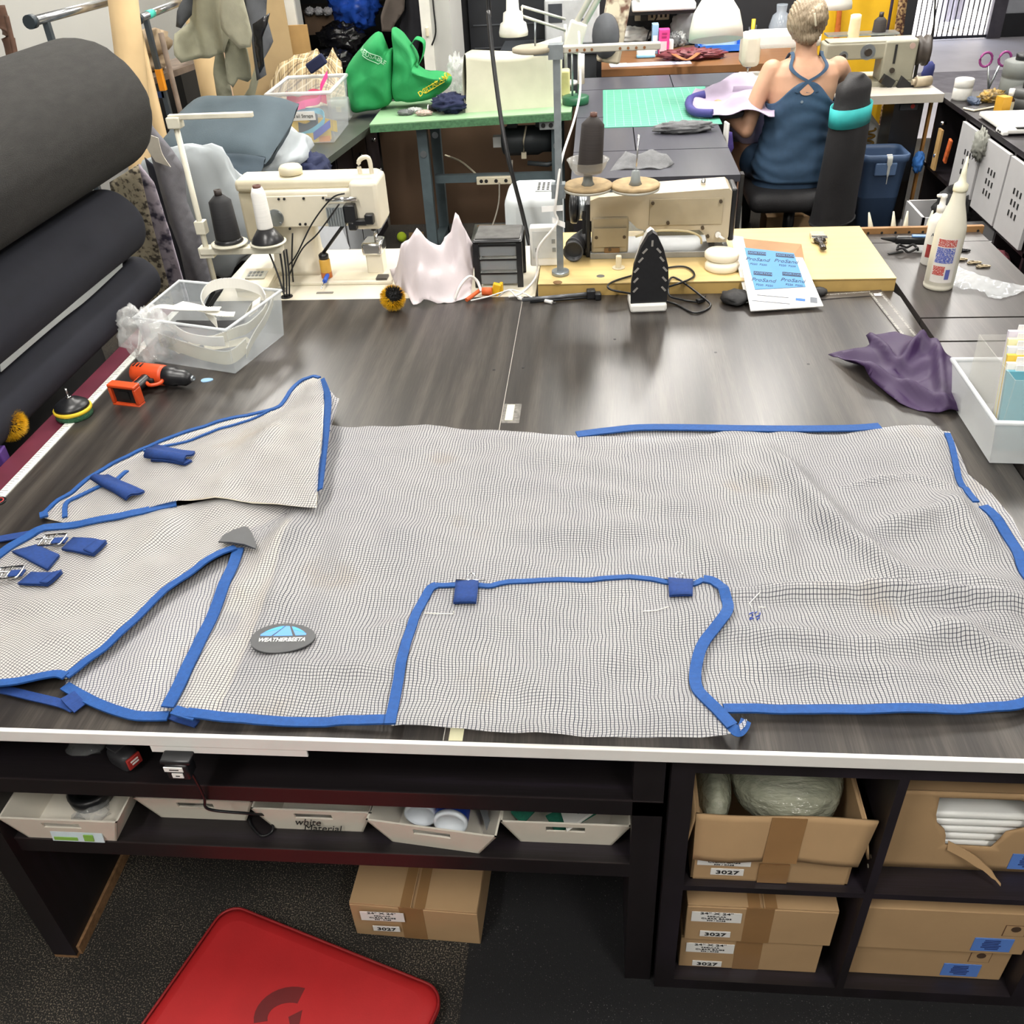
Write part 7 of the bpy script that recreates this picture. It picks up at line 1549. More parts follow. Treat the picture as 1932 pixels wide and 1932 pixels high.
# green clamp base with desk lamps
lampw = M('ivory_lamp_enamel', 'dfddd2', .35, var=.03)
bl_ = lv(1086, 196, GZ); dl = thing('desk_lamp', 'large ivory spring-arm desk lamp with a wide bell shade', 'desk lamp', (bl_.x, bl_.y, GZ))
MB().lathe([(.075, 0), (.078, .01), (.078, .04), (.07, .045), (0, .046)], n=26).build('base', M('dark_green_enamel', '1f5a3c', .4), dl)
LB = Vector((bl_.x, bl_.y, GZ+.045)); J1 = dp(1085, 70, bl_.y); J2 = J1+Vector((.38, .0, .62)); HD = dp(1347, 38, bl_.y+.1)
for o_ in (-.018, .018): MB().cyl(LB+Vector((o_, 0, 0)), J1+Vector((o_, 0, -.03)), .006, n=8).build('lower_arm', steel, dl, w=True)
MB().box(J1, (.10, .05, .16), rot=Matrix.Rotation(.3, 3, 'Y'), bev=.012).build('joint', lampw, dl, w=True)
for o_ in (-.02, .03): MB().cyl(J1+Vector((o_, 0, .03)), J2+Vector((o_, 0, 0)), .016, n=8).build('upper_arm', lampw, dl, w=True)
MB().tube([J2, J2.lerp(HD, .5)+Vector((0, 0, .35)), HD+Vector((0, 0, .25))], .014, 8, sub=6).build('top_arm', lampw, dl, w=True)
hax = Vector((.02, -.28, -1)).normalized(); h0 = HD+Vector((0, 0, .26))
MB().lathe([(.03, 0), (.052, .02), (.055, .12), (.085, .16), (.125, .22), (.145, .30), (.150, .36), (.147, .36), (.12, .23), (.05, .15), (0, .14)], h0, hax, 30).build('shade', lampw, dl, w=True)
MB().ell(h0+hax*.27, (.035, .035, .05), 14, 10).build('bulb', M('frosted_bulb', 'e9e4d8', .3, spec=.8), dl, w=True)
HD2 = dp(969, 60, 4.9); gl_ = thing('desk_lamp', 'small grey-white desk lamp with a stepped shade over the dust cover', 'desk lamp', (-.02, 5.35, GZ))
gsh = M('grey_white_enamel', 'c4c3bd', .4)
MB().lathe([(.012, .17), (.035, .165), (.038, .11), (.055, .10), (.06, .055), (.075, .045), (.085, 0), (.083, -.02), (.078, -.02), (.06, .04), (0, .05)], HD2, (0, 0, 1), 28).build('shade', gsh, gl_, w=True)
a_ = dp(985, 12, 4.95); b_ = dp(1066, 36, 5.2); MB().cyl(a_, b_, .008, n=8).build('arm', gsh, gl_, w=True); MB().cyl(a_+Vector((0, 0, -.05)), b_+Vector((0, 0, -.06)), .008, n=8).build('arm', gsh, gl_, w=True); MB().tube([HD2+Vector((.0, 0, .14)), a_+Vector((0, 0, -.06)), a_], .009, 6).build('neck', cream_paint, gl_, w=True)
MB().cyl(b_+Vector((0, 0, -.03)), Vector((b_.x, 5.3, GZ+.01)), .010, n=8).lathe([(.07, GZ), (.07, GZ+.02), (0, GZ+.02)], (b_.x, 5.3, 0), n=20).build('stand', gsh, gl_, w=True)

# ---------------------------------------------------------------- brown desk against the black wall
brw = M('brown_desk_wood', '7d5634', .45, var=.15, scale=5, stretch=(1, 8, 1))
bd = thing('brown_desk', 'brown wooden desk against the black wall', 'desk', (.9, 6.2, 0)); MB().bx(.012, 2.1, 5.77, 6.62, GZ-.045, GZ).build('desk_top', brw, bd, w=True)
for x in (.34, 2.05): MB().bx(x-.02, x+.02, 5.85, 6.6, 0, GZ-.045).build('side', black_wood, bd, w=True)
def onb(u, v, z=GZ): return lv(u, v, z)
p = onb(1205, 122); sh = thing('paper_sheet', 'white paper with a pale blue printed sheet on the brown desk', 'paper', p); MB().box((.08, .0, .002), (.55, .12, .003), rz=.04).build('sheet', M('lavender_paper', 'c3c7dc', .6), sh); MB().box((-.14, .0, .004), (.12, .11, .003), rz=.04).build('white_part', white_paper, sh)
p = onb(1218, 108); t = thing('phone_handset', 'white and pale blue handset at the end of the guide bar on the desk', 'handset', p); MB().box((0, 0, .03), (.13, .09, .06), bev=.02, seg=3).build('body', white_plastic, t); MB().box((0, -.005, .012), (.132, .092, .022), bev=.008).build('blue_base', M('sky_base', '7fb8dc', .5), t)
p = onb(1192, 85); heap('white_bag', 'white plastic bag lying behind the handset on the desk', 'plastic bag', p+Vector((0, .1, .05)), (.15, .09, .06), white_plastic, .3, 4, 3)
def cart(name, label, cat, u, v, w_, d_, h, mat, rz=0, extra=None):
    q = onb(u, v); t = thing(name, label, cat, q, rz); MB().box((0, d_/2, h/2), (w_, d_, h), bev=.003).build('carton', mat, t)
    return t
c_ = cart('small_box', 'slim blue and white carton standing on the brown desk', 'carton', 1235, 102, .045, .1, .19, M('pale_blue_card', '8fb4d4', .6)); MB().box((0, -.001, .07), (.03, .003, .1)).build('white_panel', white_paper, c_)
c_ = cart('small_box', 'hot pink carton with a pale lower panel on the brown desk', 'carton', 1252, 103, .075, .09, .16, M('hot_pink_card', 'd8408c', .6)); MB().box((-.006, -.001, .045), (.05, .003, .08)).build('pale_panel', M('pale_pink_card', 'dcc3cc', .6), c_); bars(M('deep_pink', 'a82468', .6), c_, Matrix.Translation(c_.location)@frame((0, -.002, .135), (1, 0, 0), (0, -1, 0)), .05, 2, .022)
c_ = cart('small_box', 'little white cube box with a dark dot on the brown desk', 'carton', 1261, 98, .07, .07, .075, white_paper); MB().cyl((-.005, -.002, .03), (-.005, .002, .03), .010, n=10).build('dot', ink, c_)
cart('mint_card_box', 'mint green card tilted behind the slim carton', 'card', 1222, 70, .11, .03, .10, M('mint_card', 'a6d4c4', .6), .2)
heap('leather_straps', 'tangle of dark red leather straps on the desk edge', 'straps', onb(1290, 112)+Vector((.05, .0, .03)), (.2, .1, .035), M('oxblood_leather', '6d3036', .5, var=.2), .6, 5, 2)
single('tan_strap', MB().ribbon([onb(1268, 100, GZ+.04), onb(1285, 110, GZ+.075), onb(1300, 112, GZ+.07), onb(1318, 100, GZ+.05)], .03, th=.004, sub=5), M('tan_leather', 'a5673c', .5), 'tan leather strap lying over the dark red straps', 'strap')
heap('white_bag', 'grey-white plastic bag standing behind the bell lamp', 'plastic bag', onb(1295, 85)+Vector((.02, .13, .11)), (.13, .05, .12), M('pale_film', 'c9ccce', .35), .25, 4, 5)
for i, (u, v) in enumerate(((1272, 92), (1282, 90))): heap('parts_packet', ('clear packet of fittings next to the white cube', 'second clear packet of fittings beside the straps')[i], 'packet', onb(u, v)+Vector((0, .05, .05)), (.045, .03, .05), clear('packet_film_%d' % i, 'c9ccca', .7, .15), .5, 5, i+4)
bt = thing('blue_tray', 'blue plastic tray holding clear boxes beside the bell lamp', 'tray', onb(1360, 100)); tb_m = M('bright_blue_plastic', '2f6fd0', .4)
MB().bx(-.16, .2, 0, .3, 0, .01).bx(-.16, .2, 0, .01, 0, .05).bx(-.16, -.15, 0, .3, 0, .05).bx(.19, .2, 0, .3, 0, .07).bx(-.16, .2, .29, .3, 0, .07).build('tray_shell', tb_m, bt)
single('clear_organizer', MB().box(Vector(bt.location)+Vector((.0, .17, .13)), (.24, .18, .24), bev=.02), clear('teal_tinted_box', 'bcd6d8', .6, .25), 'clear organiser box with teal contents in the blue tray', 'organiser box')
pc = thing('pen_cup', 'glass jar of pens with a yellow cutter', 'pen jar', onb(1417, 92)); MB().lathe([(.035, 0), (.04, .005), (.04, .1), (.036, .1)], n=18).build('jar', clear('jar_glass', 'c9d0d4', .4, .1), pc)
for i, (dx, dy, h, c__) in enumerate(((.0, 0, .19, 'd8b52a'), (.015, .01, .15, '26262a'), (-.015, .01, .14, '303038'), (.01, -.012, .13, '1f1f22'))): MB().cyl((dx*.5, dy*.5, .008), (dx*1.6, dy*1.6, h), .008 if i else .014, n=8).build('pen', M('pen_%d' % i, c__, .4), pc)
ib = thing('index_holder', 'small white holed holder beside the pen jar', 'holder', onb(1440, 90)); MB().box((0, .03, .045), (.11, .05, .09), bev=.006).build('box', white_plastic, ib)
for i in range(4):
    for j in range(2): MB().box((-.036+i*.024, .0045, .05+j*.025), (.012, .003, .012)).build('hole', ink, ib)
gj_ = thing('glass_jug', 'round clear glass jug beside the white machine', 'jug', onb(1472, 88)+Vector((0, .1, 0))); MB().lathe([(.06, 0), (.075, .01), (.08, .12), (.06, .19), (.035, .21), (.04, .25), (.04, .26)], n=24).build('jug', clear('jug_glass', 'b9c4d0', .45, .08), gj_)
# shelf strip and device above the desk
dv = thing('printer', 'white flat device with blue screen strip on the wall shelf above the outlets', 'printer', (1.0, 6.55, 1.13)); q0, q1 = dp(1192, 15, 6.5), dp(1313, 5, 6.5)
dv.location = ((q0.x+q1.x)/2, 6.6, q0.z-.03); MB().box((0, 0, .03), (q1.x-q0.x, .28, .05), bev=.012).build('base', white_plastic, dv); MB().box((0, .05, .10), ((q1.x-q0.x)*.75, .2, .10), bev=.01).build('upper_body', white_plastic, dv); MB().box((.0, -.052, .10), (.24, .004, .04)).build('screen', M('blue_screen', '5f8fd8', .3), dv)
MB().bx(-.25, .25, -.1, .28, -.02, .004).build('wall_shelf', black_wood, dv)
po_ = thing('power_strip', 'cream wall outlet strip with black plugs above the brown desk', 'power strip', dp(1230, 30, 6.86)); MB().box((0, 0, 0), (.26, .05, .055), bev=.005).build('strip', cream_paint, po_)
for i in range(4): MB().box((-.0+i*.034, -.026, 0), (.016, .003, .02)).build('outlet', ink, po_)
MB().box((-.06, -.045, -.005), (.055, .05, .045), bev=.006).build('plug', black_plastic, po_)
cord('thin black lead hanging from the wall outlet strip to the desk', [dp(1240, 30, 6.82), dp(1225, 60, 6.6), dp(1218, 80, 6.5), onb(1200, 92, GZ+.01)], .006, black_plastic)
# grey office printer and cabinet behind the lamp arm
pr_ = thing('office_printer', 'grey and white office printer on a dark stand beyond the black door', 'printer', dp(1080, 30, 6.6)-Vector((0, 0, .18))); lc = pr_.location
MB().box((0, 0, .16), (.40, .3, .30), bev=.015).build('housing', M('printer_grey', 'b9bcbe', .5), pr_); MB().box((-.12, -.152, .22), (.10, .006, .12)).build('panel', M('dark_panel', '3a3d44', .4), pr_); MB().lathe([(.022, 0), (.022, .004)], (.07, -.15, .16), (0, -1, 0), 16).build('round_mark', M('mark_grey', '5a6068', .5), pr_); text('lettering', 'hp', M('printer_white', 'e0e2e4', .5), pr_, .03, Matrix.Translation(lc)@frame((.07, -.156, .16), (1, 0, 0), (0, -1, 0)))
st2 = thing('dark_stand', 'dark slate cabinet carrying the office printer', 'cabinet', (lc.x-.17, 6.6, 0)); MB().box((0, 0, (lc.z)/2-.02), (.7, .45, lc.z-.04)).build('carcass', M('slate_black', '2a2d31', .6), st2); MB().box((0, 0, lc.z-.02), (.72, .48, .04)).build('top_board', M('slate_top', '3c4045', .5), st2)
# worn office chair back
wc_ = thing('worn_chair', 'worn cream chair with peeling brown edges by the brown desk', 'chair', dp(1160, 60, 5.72)-Vector((0, 0, .55))); wl = wc_.location; wl.z = 0; zc = dp(1160, 40, 5.72).z
MB().box((0, 0, zc), (.16, .06, .5), rot=Matrix.Rotation(.18, 3, 'Y'), bev=.02).build('backrest', speckled('peeling_vinyl', 'cfc5ae', '6a4a3c', .62, 14, .7, 5), wc_); MB().lathe([(.001, -.02), (.09, -.018), (.09, .018), (.001, .02)], (-.06, -.03, zc-.08), (.4, 1, 0), 22, sq=1.5).build('lumbar_pad', M('grey_pad', '55575c', .8), wc_)
MB().box((0, .15, .46), (.44, .44, .08), bev=.03).build('seat', MATS['peeling_vinyl'], wc_); MB().cyl((0, .15, .04), (0, .15, .44), .03, n=12).build('column', black_plastic, wc_); MB().box((0, .0, .55), (.05, .03, .35)).build('back_post', black_plastic, wc_)
for k in range(5): MB().box((.14*cos(k*1.257), .15+.14*sin(k*1.257), .03), (.28, .04, .04), rz=k*1.257).build('foot', black_plastic, wc_)
# stuff in the store room
sh_ = thing('store_shelf', 'dark store room shelf seen through the doorway', 'shelf', (-1.9, 7.0, 0)); dk = M('dark_brown_board', '2e2722', .8)
for z in (.3, .75, 1.15): MB().bx(-2.5, -1.15, 6.85, 7.3, z, z+.03).build('shelf_board', dk, sh_, w=True)
for x in (-2.48, -1.17): MB().bx(x-.02, x+.02, 6.9, 7.25, 0, 1.9).build('upright', dk, sh_, w=True)
bbag = M('blue_bin_bag', '2f5cc8', .15, var=.3, scale=10, bump=.5, bscale=25); kbag = M('black_bin_bag', '16161a', .18, var=.3, bump=.5, bscale=25)
heap('bin_bag', 'shiny blue plastic bag on the store room shelf', 'bin bag', dp(668, 8, 6.72), (.18, .14, .16), bbag, .45, 4, 2); heap('bin_bag', 'shiny black plastic bag below the blue one in the store room', 'bin bag', dp(645, 72, 6.5), (.17, .13, .10), kbag, .45, 4, 3); heap('bin_bag', 'second black plastic bag lower in the store room doorway', 'bin bag', dp(630, 118, 6.2), (.15, .12, .08), kbag, .45, 4, 4)
single('brown_carton', MB().box(dp(603, 42, 6.75), (.22, .2, .14), rz=.3), M('dark_carton', '5a4634', .8), 'brown carton on the store room shelf beside the blue bag', 'carton')
for i in range(3): heap('white_shoe', 'white knotted bundle lying on the store room carton', 'bundle', dp(584+17*i, 21, 6.62), (.035, .035, .028), M('grey_white_bundle', 'a9a8ac', .7), .4, 4, i)['group'] = 'white bundles on the store room carton'
hang('hanging_coat', 'brown-grey coat hanging in the store room doorway', 'coat', [(735, -25), (765, -25), (762, 20), (745, 45), (740, 60), (722, 58), (720, 30), (728, 0)], 6.3, M('taupe_cloth', '5f5650', .9), .03, 16, 2); hang('hanging_coat', 'dark coat hanging beside the brown-grey one', 'coat', [(765, -25), (790, -25), (795, 60), (785, 110), (760, 90), (752, 50), (762, 20)], 6.35, M('dark_coat', '26262c', .9), .03, 16, 3)
cord('thin black cord hanging down the pillar beside the doorway', [dp(815, -20, 5.91), dp(818, 15, 5.9), dp(822, 60, 5.9), dp(815, 85, 5.9)], .006, black_plastic); single('wall_hook', MB().box(dp(806, 60, 5.89), (.02, .03, .06), bev=.006), cream_paint, 'cream latch fixed to the door casing', 'latch')
# ---------------------------------------------------------------- the seamstress at her machine
skin = M('sunned_skin', 'c3967a', .55, var=.07, scale=14); topb = M('slate_blue_knit', '36506b', .8, var=.08, scale=40, bump=.15, bscale=500); hair_m = M('grey_blonde_hair', '78674f', .6, col2='a89880', scale=30, stretch=(6, 6, 1))
PW = Vector((1.09, 4.38, 0))
pw = thing('person', 'woman in a slate blue tank top seated at a sewing machine, seen from behind', 'person', (PW.x, PW.y, 0))
# spine sections: centre, half width, half depth
SP = [((1.09, 4.40, .50), .195, .14), ((1.085, 4.40, .58), .205, .145), ((1.075, 4.39, .68), .178, .125), ((1.075, 4.38, .78), .160, .112), ((1.08, 4.38, .88), .166, .116), ((1.085, 4.39, .97), .180, .120), ((1.09, 4.40, 1.04), .180, .110), ((1.09, 4.41, 1.085), .150, .09), ((1.09, 4.42, 1.115), .07, .065)]
def loft(mb, S, n=28, k=1.0, caps=True):
    vs = []
    for c, rx, ry in S:
        for i in range(n):
            a = 2*pi*i/n; e = .85
            vs.append(Vector(c)+Vector((rx*k*(abs(cos(a))**e)*(1 if cos(a) > 0 else -1), ry*k*(abs(sin(a))**e)*(1 if sin(a) > 0 else -1), 0)))
    m_ = len(S); vv = mb.add(vs, [(j*n+i, j*n+(i+1) % n, (j+1)*n+(i+1) % n, (j+1)*n+i) for j in range(m_-1) for i in range(n)], True)
    if caps: mb.bm.faces.new(vv[:n][::-1]); mb.bm.faces.new(vv[-n:])
    return mb
def limb(mb, pts, rad, n=14):
    P = spline([Vector(p) for p in pts], 6); m_ = len(P); rr = []
    for i in range(m_):
        t = i/(m_-1)*(len(rad)-1); k = min(int(t), len(rad)-2); rr.append(rad[k]+(rad[k+1]-rad[k])*(t-k))
    mb.tube(P, rr, n); mb.ell(P[0], (rad[0],)*3, n, 8); mb.ell(P[-1], (rad[-1],)*3, n, 8)
SHL, ELL, WRL = Vector((.918, 4.40, 1.055)), dp(1408, 246, 4.33), dp(1353, 207, 4.52)+Vector((0, 0, .03))
SHR, ELR, WRR = Vector((1.262, 4.42, 1.055)), Vector((1.345, 4.56, .93)), Vector((1.20, 4.80, .935))
HPL, KNL, ANL = Vector((.99, 4.45, .54)), Vector((.80, 4.72, .56)), Vector((.80, 4.42, .20))
HPR, KNR, ANR = Vector((1.18, 4.45, .54)), Vector((1.20, 4.88, .56)), Vector((1.18, 4.95, .14))
mb = MB(); loft(mb, SP)
limb(mb, [(1.09, 4.41, 1.08), (1.085, 4.42, 1.16), (1.08, 4.43, 1.22)], [.07, .052, .055])
HC = Vector((1.075, 4.44, 1.275)); mb.ell(HC, (.074, .094, .112), 22, 16); mb.ell(HC+Vector((0, .03, -.06)), (.055, .06, .055)); mb.ell(HC+Vector((0, .098, -.02)), (.012, .02, .02), 8, 6)
for s in (-1, 1): mb.ell(HC+Vector((s*.076, -.005, -.02)), (.012, .02, .03), 8, 8)
limb(mb, [SHL, SHL.lerp(ELL, .5)+Vector((-.01, 0, .01)), ELL], [.058, .047, .04]); limb(mb, [ELL, ELL.lerp(WRL, .4), WRL], [.041, .040, .027])
limb(mb, [SHR, SHR.lerp(ELR, .5)+Vector((.01, 0, .01)), ELR], [.058, .047, .04]); limb(mb, [ELR, ELR.lerp(WRR, .4), WRR], [.041, .040, .027])
def hand(mb, w, d, up, side, s=1.0):
    d, up, side = Vector(d).normalized(), Vector(up).normalized(), Vector(side).normalized(); R = Matrix((side, d, up)).transposed()
    mb.ell(Vector(w)+d*.045, (.040*s, .052*s, .016*s), 14, 10, rot=R); mb.ell(Vector(w)+d*.01, (.03*s, .035*s, .019*s), 12, 8, rot=R)
    for i, (o_, L) in enumerate(((-.030, .060), (-.010, .075), (.011, .070), (.030, .052))):
        b = Vector(w)+d*.085+side*o_*s; limb(mb, [b-d*.02, b+d*L*.4*s+side*o_*.3, b+d*L*.75*s-up*.018+side*o_*.4, b+d*L*.92*s-up*.038+side*o_*.4], [.0095, .009, .0085, .0075], 8)
    b = Vector(w)+d*.03-side*.034*s; limb(mb, [b, b+d*.025-side*.02-up*.006, b+d*.052-side*.026-up*.016], [.012, .0105, .0085], 8)
hand(mb, WRL, dp(1318, 206, 4.56)-WRL, (0, -.25, 1), (0, 1, .1)); hand(mb, WRR, (-.5, .8, 0), (0, 0, 1), (.8, .5, 0))
limb(mb, [HPL, HPL.lerp(KNL, .5), KNL], [.095, .085, .062]); limb(mb, [KNL, KNL.lerp(ANL, .35)+Vector((0, -.01, 0)), ANL], [.06, .055, .036])
limb(mb, [HPR, HPR.lerp(KNR, .5), KNR], [.095, .085, .062]); limb(mb, [KNR, KNR.lerp(ANR, .35), ANR], [.06, .055, .036])
for A_ in (ANL, ANR): limb(mb, [A_, A_+Vector((0, -.0, -.055)), A_+Vector((0, .09, -.075)), A_+Vector((0, .16, -.085))], [.036, .04, .035, .028])
fuse(mb, .0075, 5).build('body', skin, pw, w=True)
# eyes and mouth on the turned-away face
fm = M('dark_eye', '2a2019', .4)
for s in (-1, 1): MB().ell(HC+Vector((s*.028, .088, .0)), (.010, .008, .006), 8, 6).build('eye', fm, pw, w=True)
MB().ell(HC+Vector((0, .088, -.06)), (.022, .008, .005), 10, 6).build('mouth', M('lip', '8f4f46', .5), pw, w=True)
# hair: cap, twisted bun, loose nape
mb = MB(); mb.ell(HC+Vector((0, -.018, .018)), (.102, .108, .114), 28, 20, .05, 6, 1); mb.ell(HC+Vector((.0, -.05, -.03)), (.075, .065, .07), 20, 14, .08, 6, 2); mb.ell(HC+Vector((.03, -.115, .035)), (.046, .038, .05), 16, 12, .2, 7, 3); mb.ell(HC+Vector((.045, -.105, .07)), (.022, .026, .028), 12, 10, .2, 7, 4); mb.ell(HC+Vector((.01, -.085, -.06)), (.05, .035, .035), 14, 10, .15, 7, 5)
hr = fuse(mb, .006, 2)
for v in hr.bm.verts:
    q = v.co-HC; v.co += q.normalized()*.0035*sin(q.x*420+q.z*140)*.9
hr.build('hair', hair_m, pw, w=True)
MB().tube([HC+Vector((.005, -.15, .06)), HC+Vector((.012, -.155, .03)), HC+Vector((.02, -.15, .0))], .005, 6, sub=4).build('hair_clip', cream_paint, pw, w=True)
# tank top: follows the torso, back scooped, straps crossing
def torso_at(z):
    for (c0_, a0, b0), (c1_, a1, b1) in zip(SP, SP[1:]):
        if c0_[2] <= z <= c1_[2]:
            t = (z-c0_[2])/(c1_[2]-c0_[2]); return Vector(c0_).lerp(Vector(c1_), t), a0+(a1-a0)*t, b0+(b1-b0)*t
    return (Vector(SP[-1][0]), SP[-1][1], SP[-1][2]) if z > 1 else (Vector(SP[0][0]), SP[0][1], SP[0][2])
def surf(a, z, off=.008):
    c, rx, ry = torso_at(z); e = .85; c = Vector((c.x, c.y, z))
    return c+Vector(((rx+off)*(abs(cos(a))**e)*(1 if cos(a) > 0 else -1), (ry+off)*(abs(sin(a))**e)*(1 if sin(a) > 0 else -1), 0))
def top_edge(a):
    d = abs(((a+pi/2+pi) % (2*pi))-pi)   # angle away from the middle of the back
    return .905+.115*max(0, cos(min(d*1.0, pi/2)))**5 if d < 1.6 else .915+.06*max(0, sin((d-1.6)*1.4))
def tf(u, v):
    a = 2*pi*u; z = .505+(top_edge(a)-.505)*v; r = .003*sin(z*75+4*sin(a*2+z*9))+.004*noise.noise(Vector((a*2, z*22, 0)))*(.3+.7*(1-abs(2*v-.9)))
    return surf(a, z, .011+r+.012*(1-v)**3)
MB().grid(tf, 64, 40).build('tank_top', topb, pw, w=True).modifiers.new('thickness', 'SOLIDIFY').thickness = .003
for s in (-1, 1):
    pts = [surf(-pi/2+.22*s, .97, .014), surf(-pi/2+.02*s, 1.015, .015), surf(-pi/2-.25*s, 1.05, .017), surf(-pi/2-.5*s, 1.085, .022), Vector((1.09-.075*s, 4.375, 1.125)), Vector((1.09-.08*s, 4.43, 1.135)), Vector((1.09-.09*s, 4.50, 1.08))]
    MB().ribbon(pts, .019, side=[(1, 0, .35*s), (1, .1, .3*s), (1, 0, .3*s)], th=.004, sub=6).build('strap', topb, pw, w=True)
kh = [surf(-pi/2+.15*cos(t), .985+.03*sin(t)-(.0 if sin(t) > 0 else .0), .0135) for t in np.linspace(0, 2*pi, 18, endpoint=False)]
mbk = MB(); cK = sum(kh, Vector())/len(kh)-Vector((0, .002, 0)); mbk.add(kh+[cK], [(i, (i+1) % 18, 18) for i in range(18)], True); mbk.build('keyhole', skin, pw, w=True)
MB().lathe([(.007, 0), (.007, .001)], surf(-pi/2-.06, .925, .016), (0, -1, 0), 14).build('small_logo', M('grey_logo', '8d9aa6', .5), pw, w=True)
mb = MB(); loft(mb, [((1.085, 4.41, .445), .21, .15), ((1.085, 4.41, .56), .215, .155)], caps=True)
limb(mb, [HPL, HPL.lerp(KNL, .42)], [.112, .1]); limb(mb, [HPR, HPR.lerp(KNR, .6)], [.112, .098]); fuse(mb, .012, 4).build('shorts', M('slate_blue_shorts', '3c5470', .8), pw, w=True)
sock = M('white_sock', 'd6d4cc', .9, var=.1, scale=40)
for A_, K_ in ((ANL, KNL), (ANR, KNR)):
    mb = MB(); limb(mb, [A_.lerp(K_, .28), A_], [.048, .042]); fuse(mb, .01, 2).build('sock', sock, pw, w=True)
    mb = MB(); limb(mb, [A_+Vector((0, -.02, -.05)), A_+Vector((0, .09, -.08)), A_+Vector((0, .17, -.088))], [.048, .044, .036]); fuse(mb, .01, 3).build('shoe', M('grey_shoe', 'b9b6ae', .8), pw, w=True)

# chair with its dark cover
ck = M('black_chair_cover', '201f21', .7, var=.2, scale=8, bump=.2, bscale=120)
ch = thing('work_chair', 'black covered work chair with a teal band round its backrest', 'chair', (1.12, 4.36, 0))
mb = MB(); mb.box((1.085, 4.38, .415), (.50, .46, .11), bev=.05, seg=4); fuse(mb, .014, 4).build('seat', ck, ch, w=True)
BT, BM_, BB_ = dp(1615, 138, 4.12), dp(1600, 250, 4.10), dp(1572, 400, 4.14)
sd_ = Vector((.55, .83, 0)).normalized(); mb = MB(); P = spline([BB_+Vector((0, 0, -.03)), BB_, BM_, BM_.lerp(BT, .6), BT], 6); m_ = len(P); vs = []; nn = 20
for i, q in enumerate(P):
    t = i/(m_-1); wd = .19*(1-.25*t)*(1 if t < .85 else max(.25, 1-((t-.85)/.15)**2*.75)); dd = .118*(1-.5*t)*(1 if t < .9 else .6)
    if t < .08: wd *= .8
    for k in range(nn):
        a = 2*pi*k/nn; wv = 1+.05*noise.noise(Vector((a, t*9, 0))); vs.append(q+sd_*(wd*cos(a)*wv)+Vector((sd_.y, -sd_.x, 0))*(dd*sin(a)*wv))
vv = mb.add(vs, [(i*nn+k, i*nn+(k+1) % nn, (i+1)*nn+(k+1) % nn, (i+1)*nn+k) for i in range(m_-1) for k in range(nn)], True); mb.bm.faces.new(vv[:nn][::-1]); mb.bm.faces.new(vv[-nn:]); mb.build('backrest', ck, ch, w=True)
bq = BM_.lerp(BT, .33); mb = MB(); vs = []
for dz in (-.045, .045):
    for k in range(nn): a = 2*pi*k/nn; vs.append(bq+(BT-BM_).normalized()*dz+sd_*(.175*cos(a))+Vector((sd_.y, -sd_.x, 0))*(.090*sin(a)))
mb.add(vs, [(k, (k+1) % nn, nn+(k+1) % nn, nn+k) for k in range(nn)], True); mb.build('teal_band', M('teal_elastic', '2fa8a8', .7), ch, w=True).modifiers.new('thickness', 'SOLIDIFY').thickness = .004
MB().ribbon([dp(1632, 195, 4.2), dp(1628, 225, 4.2), dp(1620, 260, 4.18), dp(1628, 290, 4.2)], [.02, .05, .05, .03], side=(.7, .6, .1), th=.004, sub=5).build('band_tail', M('turquoise_tail', '2fa4c4', .7), ch, w=True)
MB().cyl((1.1, 4.38, .08), (1.1, 4.38, .37), .032, n=14).build('gas_column', black_plastic, ch, w=True); MB().bx(1.0, 1.25, 4.25, 4.5, .345, .372).build('seat_plate', black_plastic, ch, w=True)
MB().tube([(1.15, 4.3, .35), (1.28, 4.14, .33), BB_+Vector((0, .03, .05))], .02, 8, sub=4).build('back_bar', black_plastic, ch, w=True)
for k in range(5):
    a = k*1.257+.3; MB().box((1.1+.15*cos(a), 4.38+.15*sin(a), .075), (.30, .045, .035), rz=a, bev=.006).build('foot', black_plastic, ch, w=True); MB().cyl((1.1+.3*cos(a), 4.38+.3*sin(a)-.012, .028), (1.1+.3*cos(a), 4.38+.3*sin(a)+.012, .028), .028, n=14).build('castor', black_plastic, ch, w=True)
p = dp(1535, 418, 4.55); single('floor_carton', MB().bx(1.02, 1.30, 4.62, 4.85, 0, .2), cardboard, 'brown carton on the floor under the work chair', 'cardboard box')

# ---------------------------------------------------------------- her sewing desk with two machines
WZ = .85
sdk = thing('sewing_desk', 'grey-topped sewing desk in front of the seated woman', 'sewing desk', (1.43, 5.0, 0))
MB().bx(.88, 1.94, 4.70, 5.42, WZ-.045, WZ).build('desk_top', M('warm_grey_laminate', 'b3ada2', .4, var=.05), sdk, w=True)
for x in (.95, 1.905): MB().bx(x-.03, x+.03, 4.85, 5.35, .0, .05).bx(x-.03, x+.03, 5.0, 5.08, .05, WZ-.045).build('leg_frame', black_plastic, sdk, w=True)
MB().bx(1.70, 1.86, 4.78, 5.0, .35, WZ-.05).build('drawer_unit', black_plastic, sdk, w=True); MB().box((1.78, 4.775, .77), (.10, .01, .035), bev=.003).build('button_plate', M('dark_grey_plate', '3d3f44', .5), sdk, w=True)
MB().cyl((1.80, 4.765, .775), (1.80, 4.775, .775), .012, n=10).build('red_button', M('red_button', 'c03a30', .4), sdk, w=True)
wm = thing('sewing_machine', 'white domestic sewing machine in front of the seated woman', 'sewing machine', (1.06, 5.15, WZ))
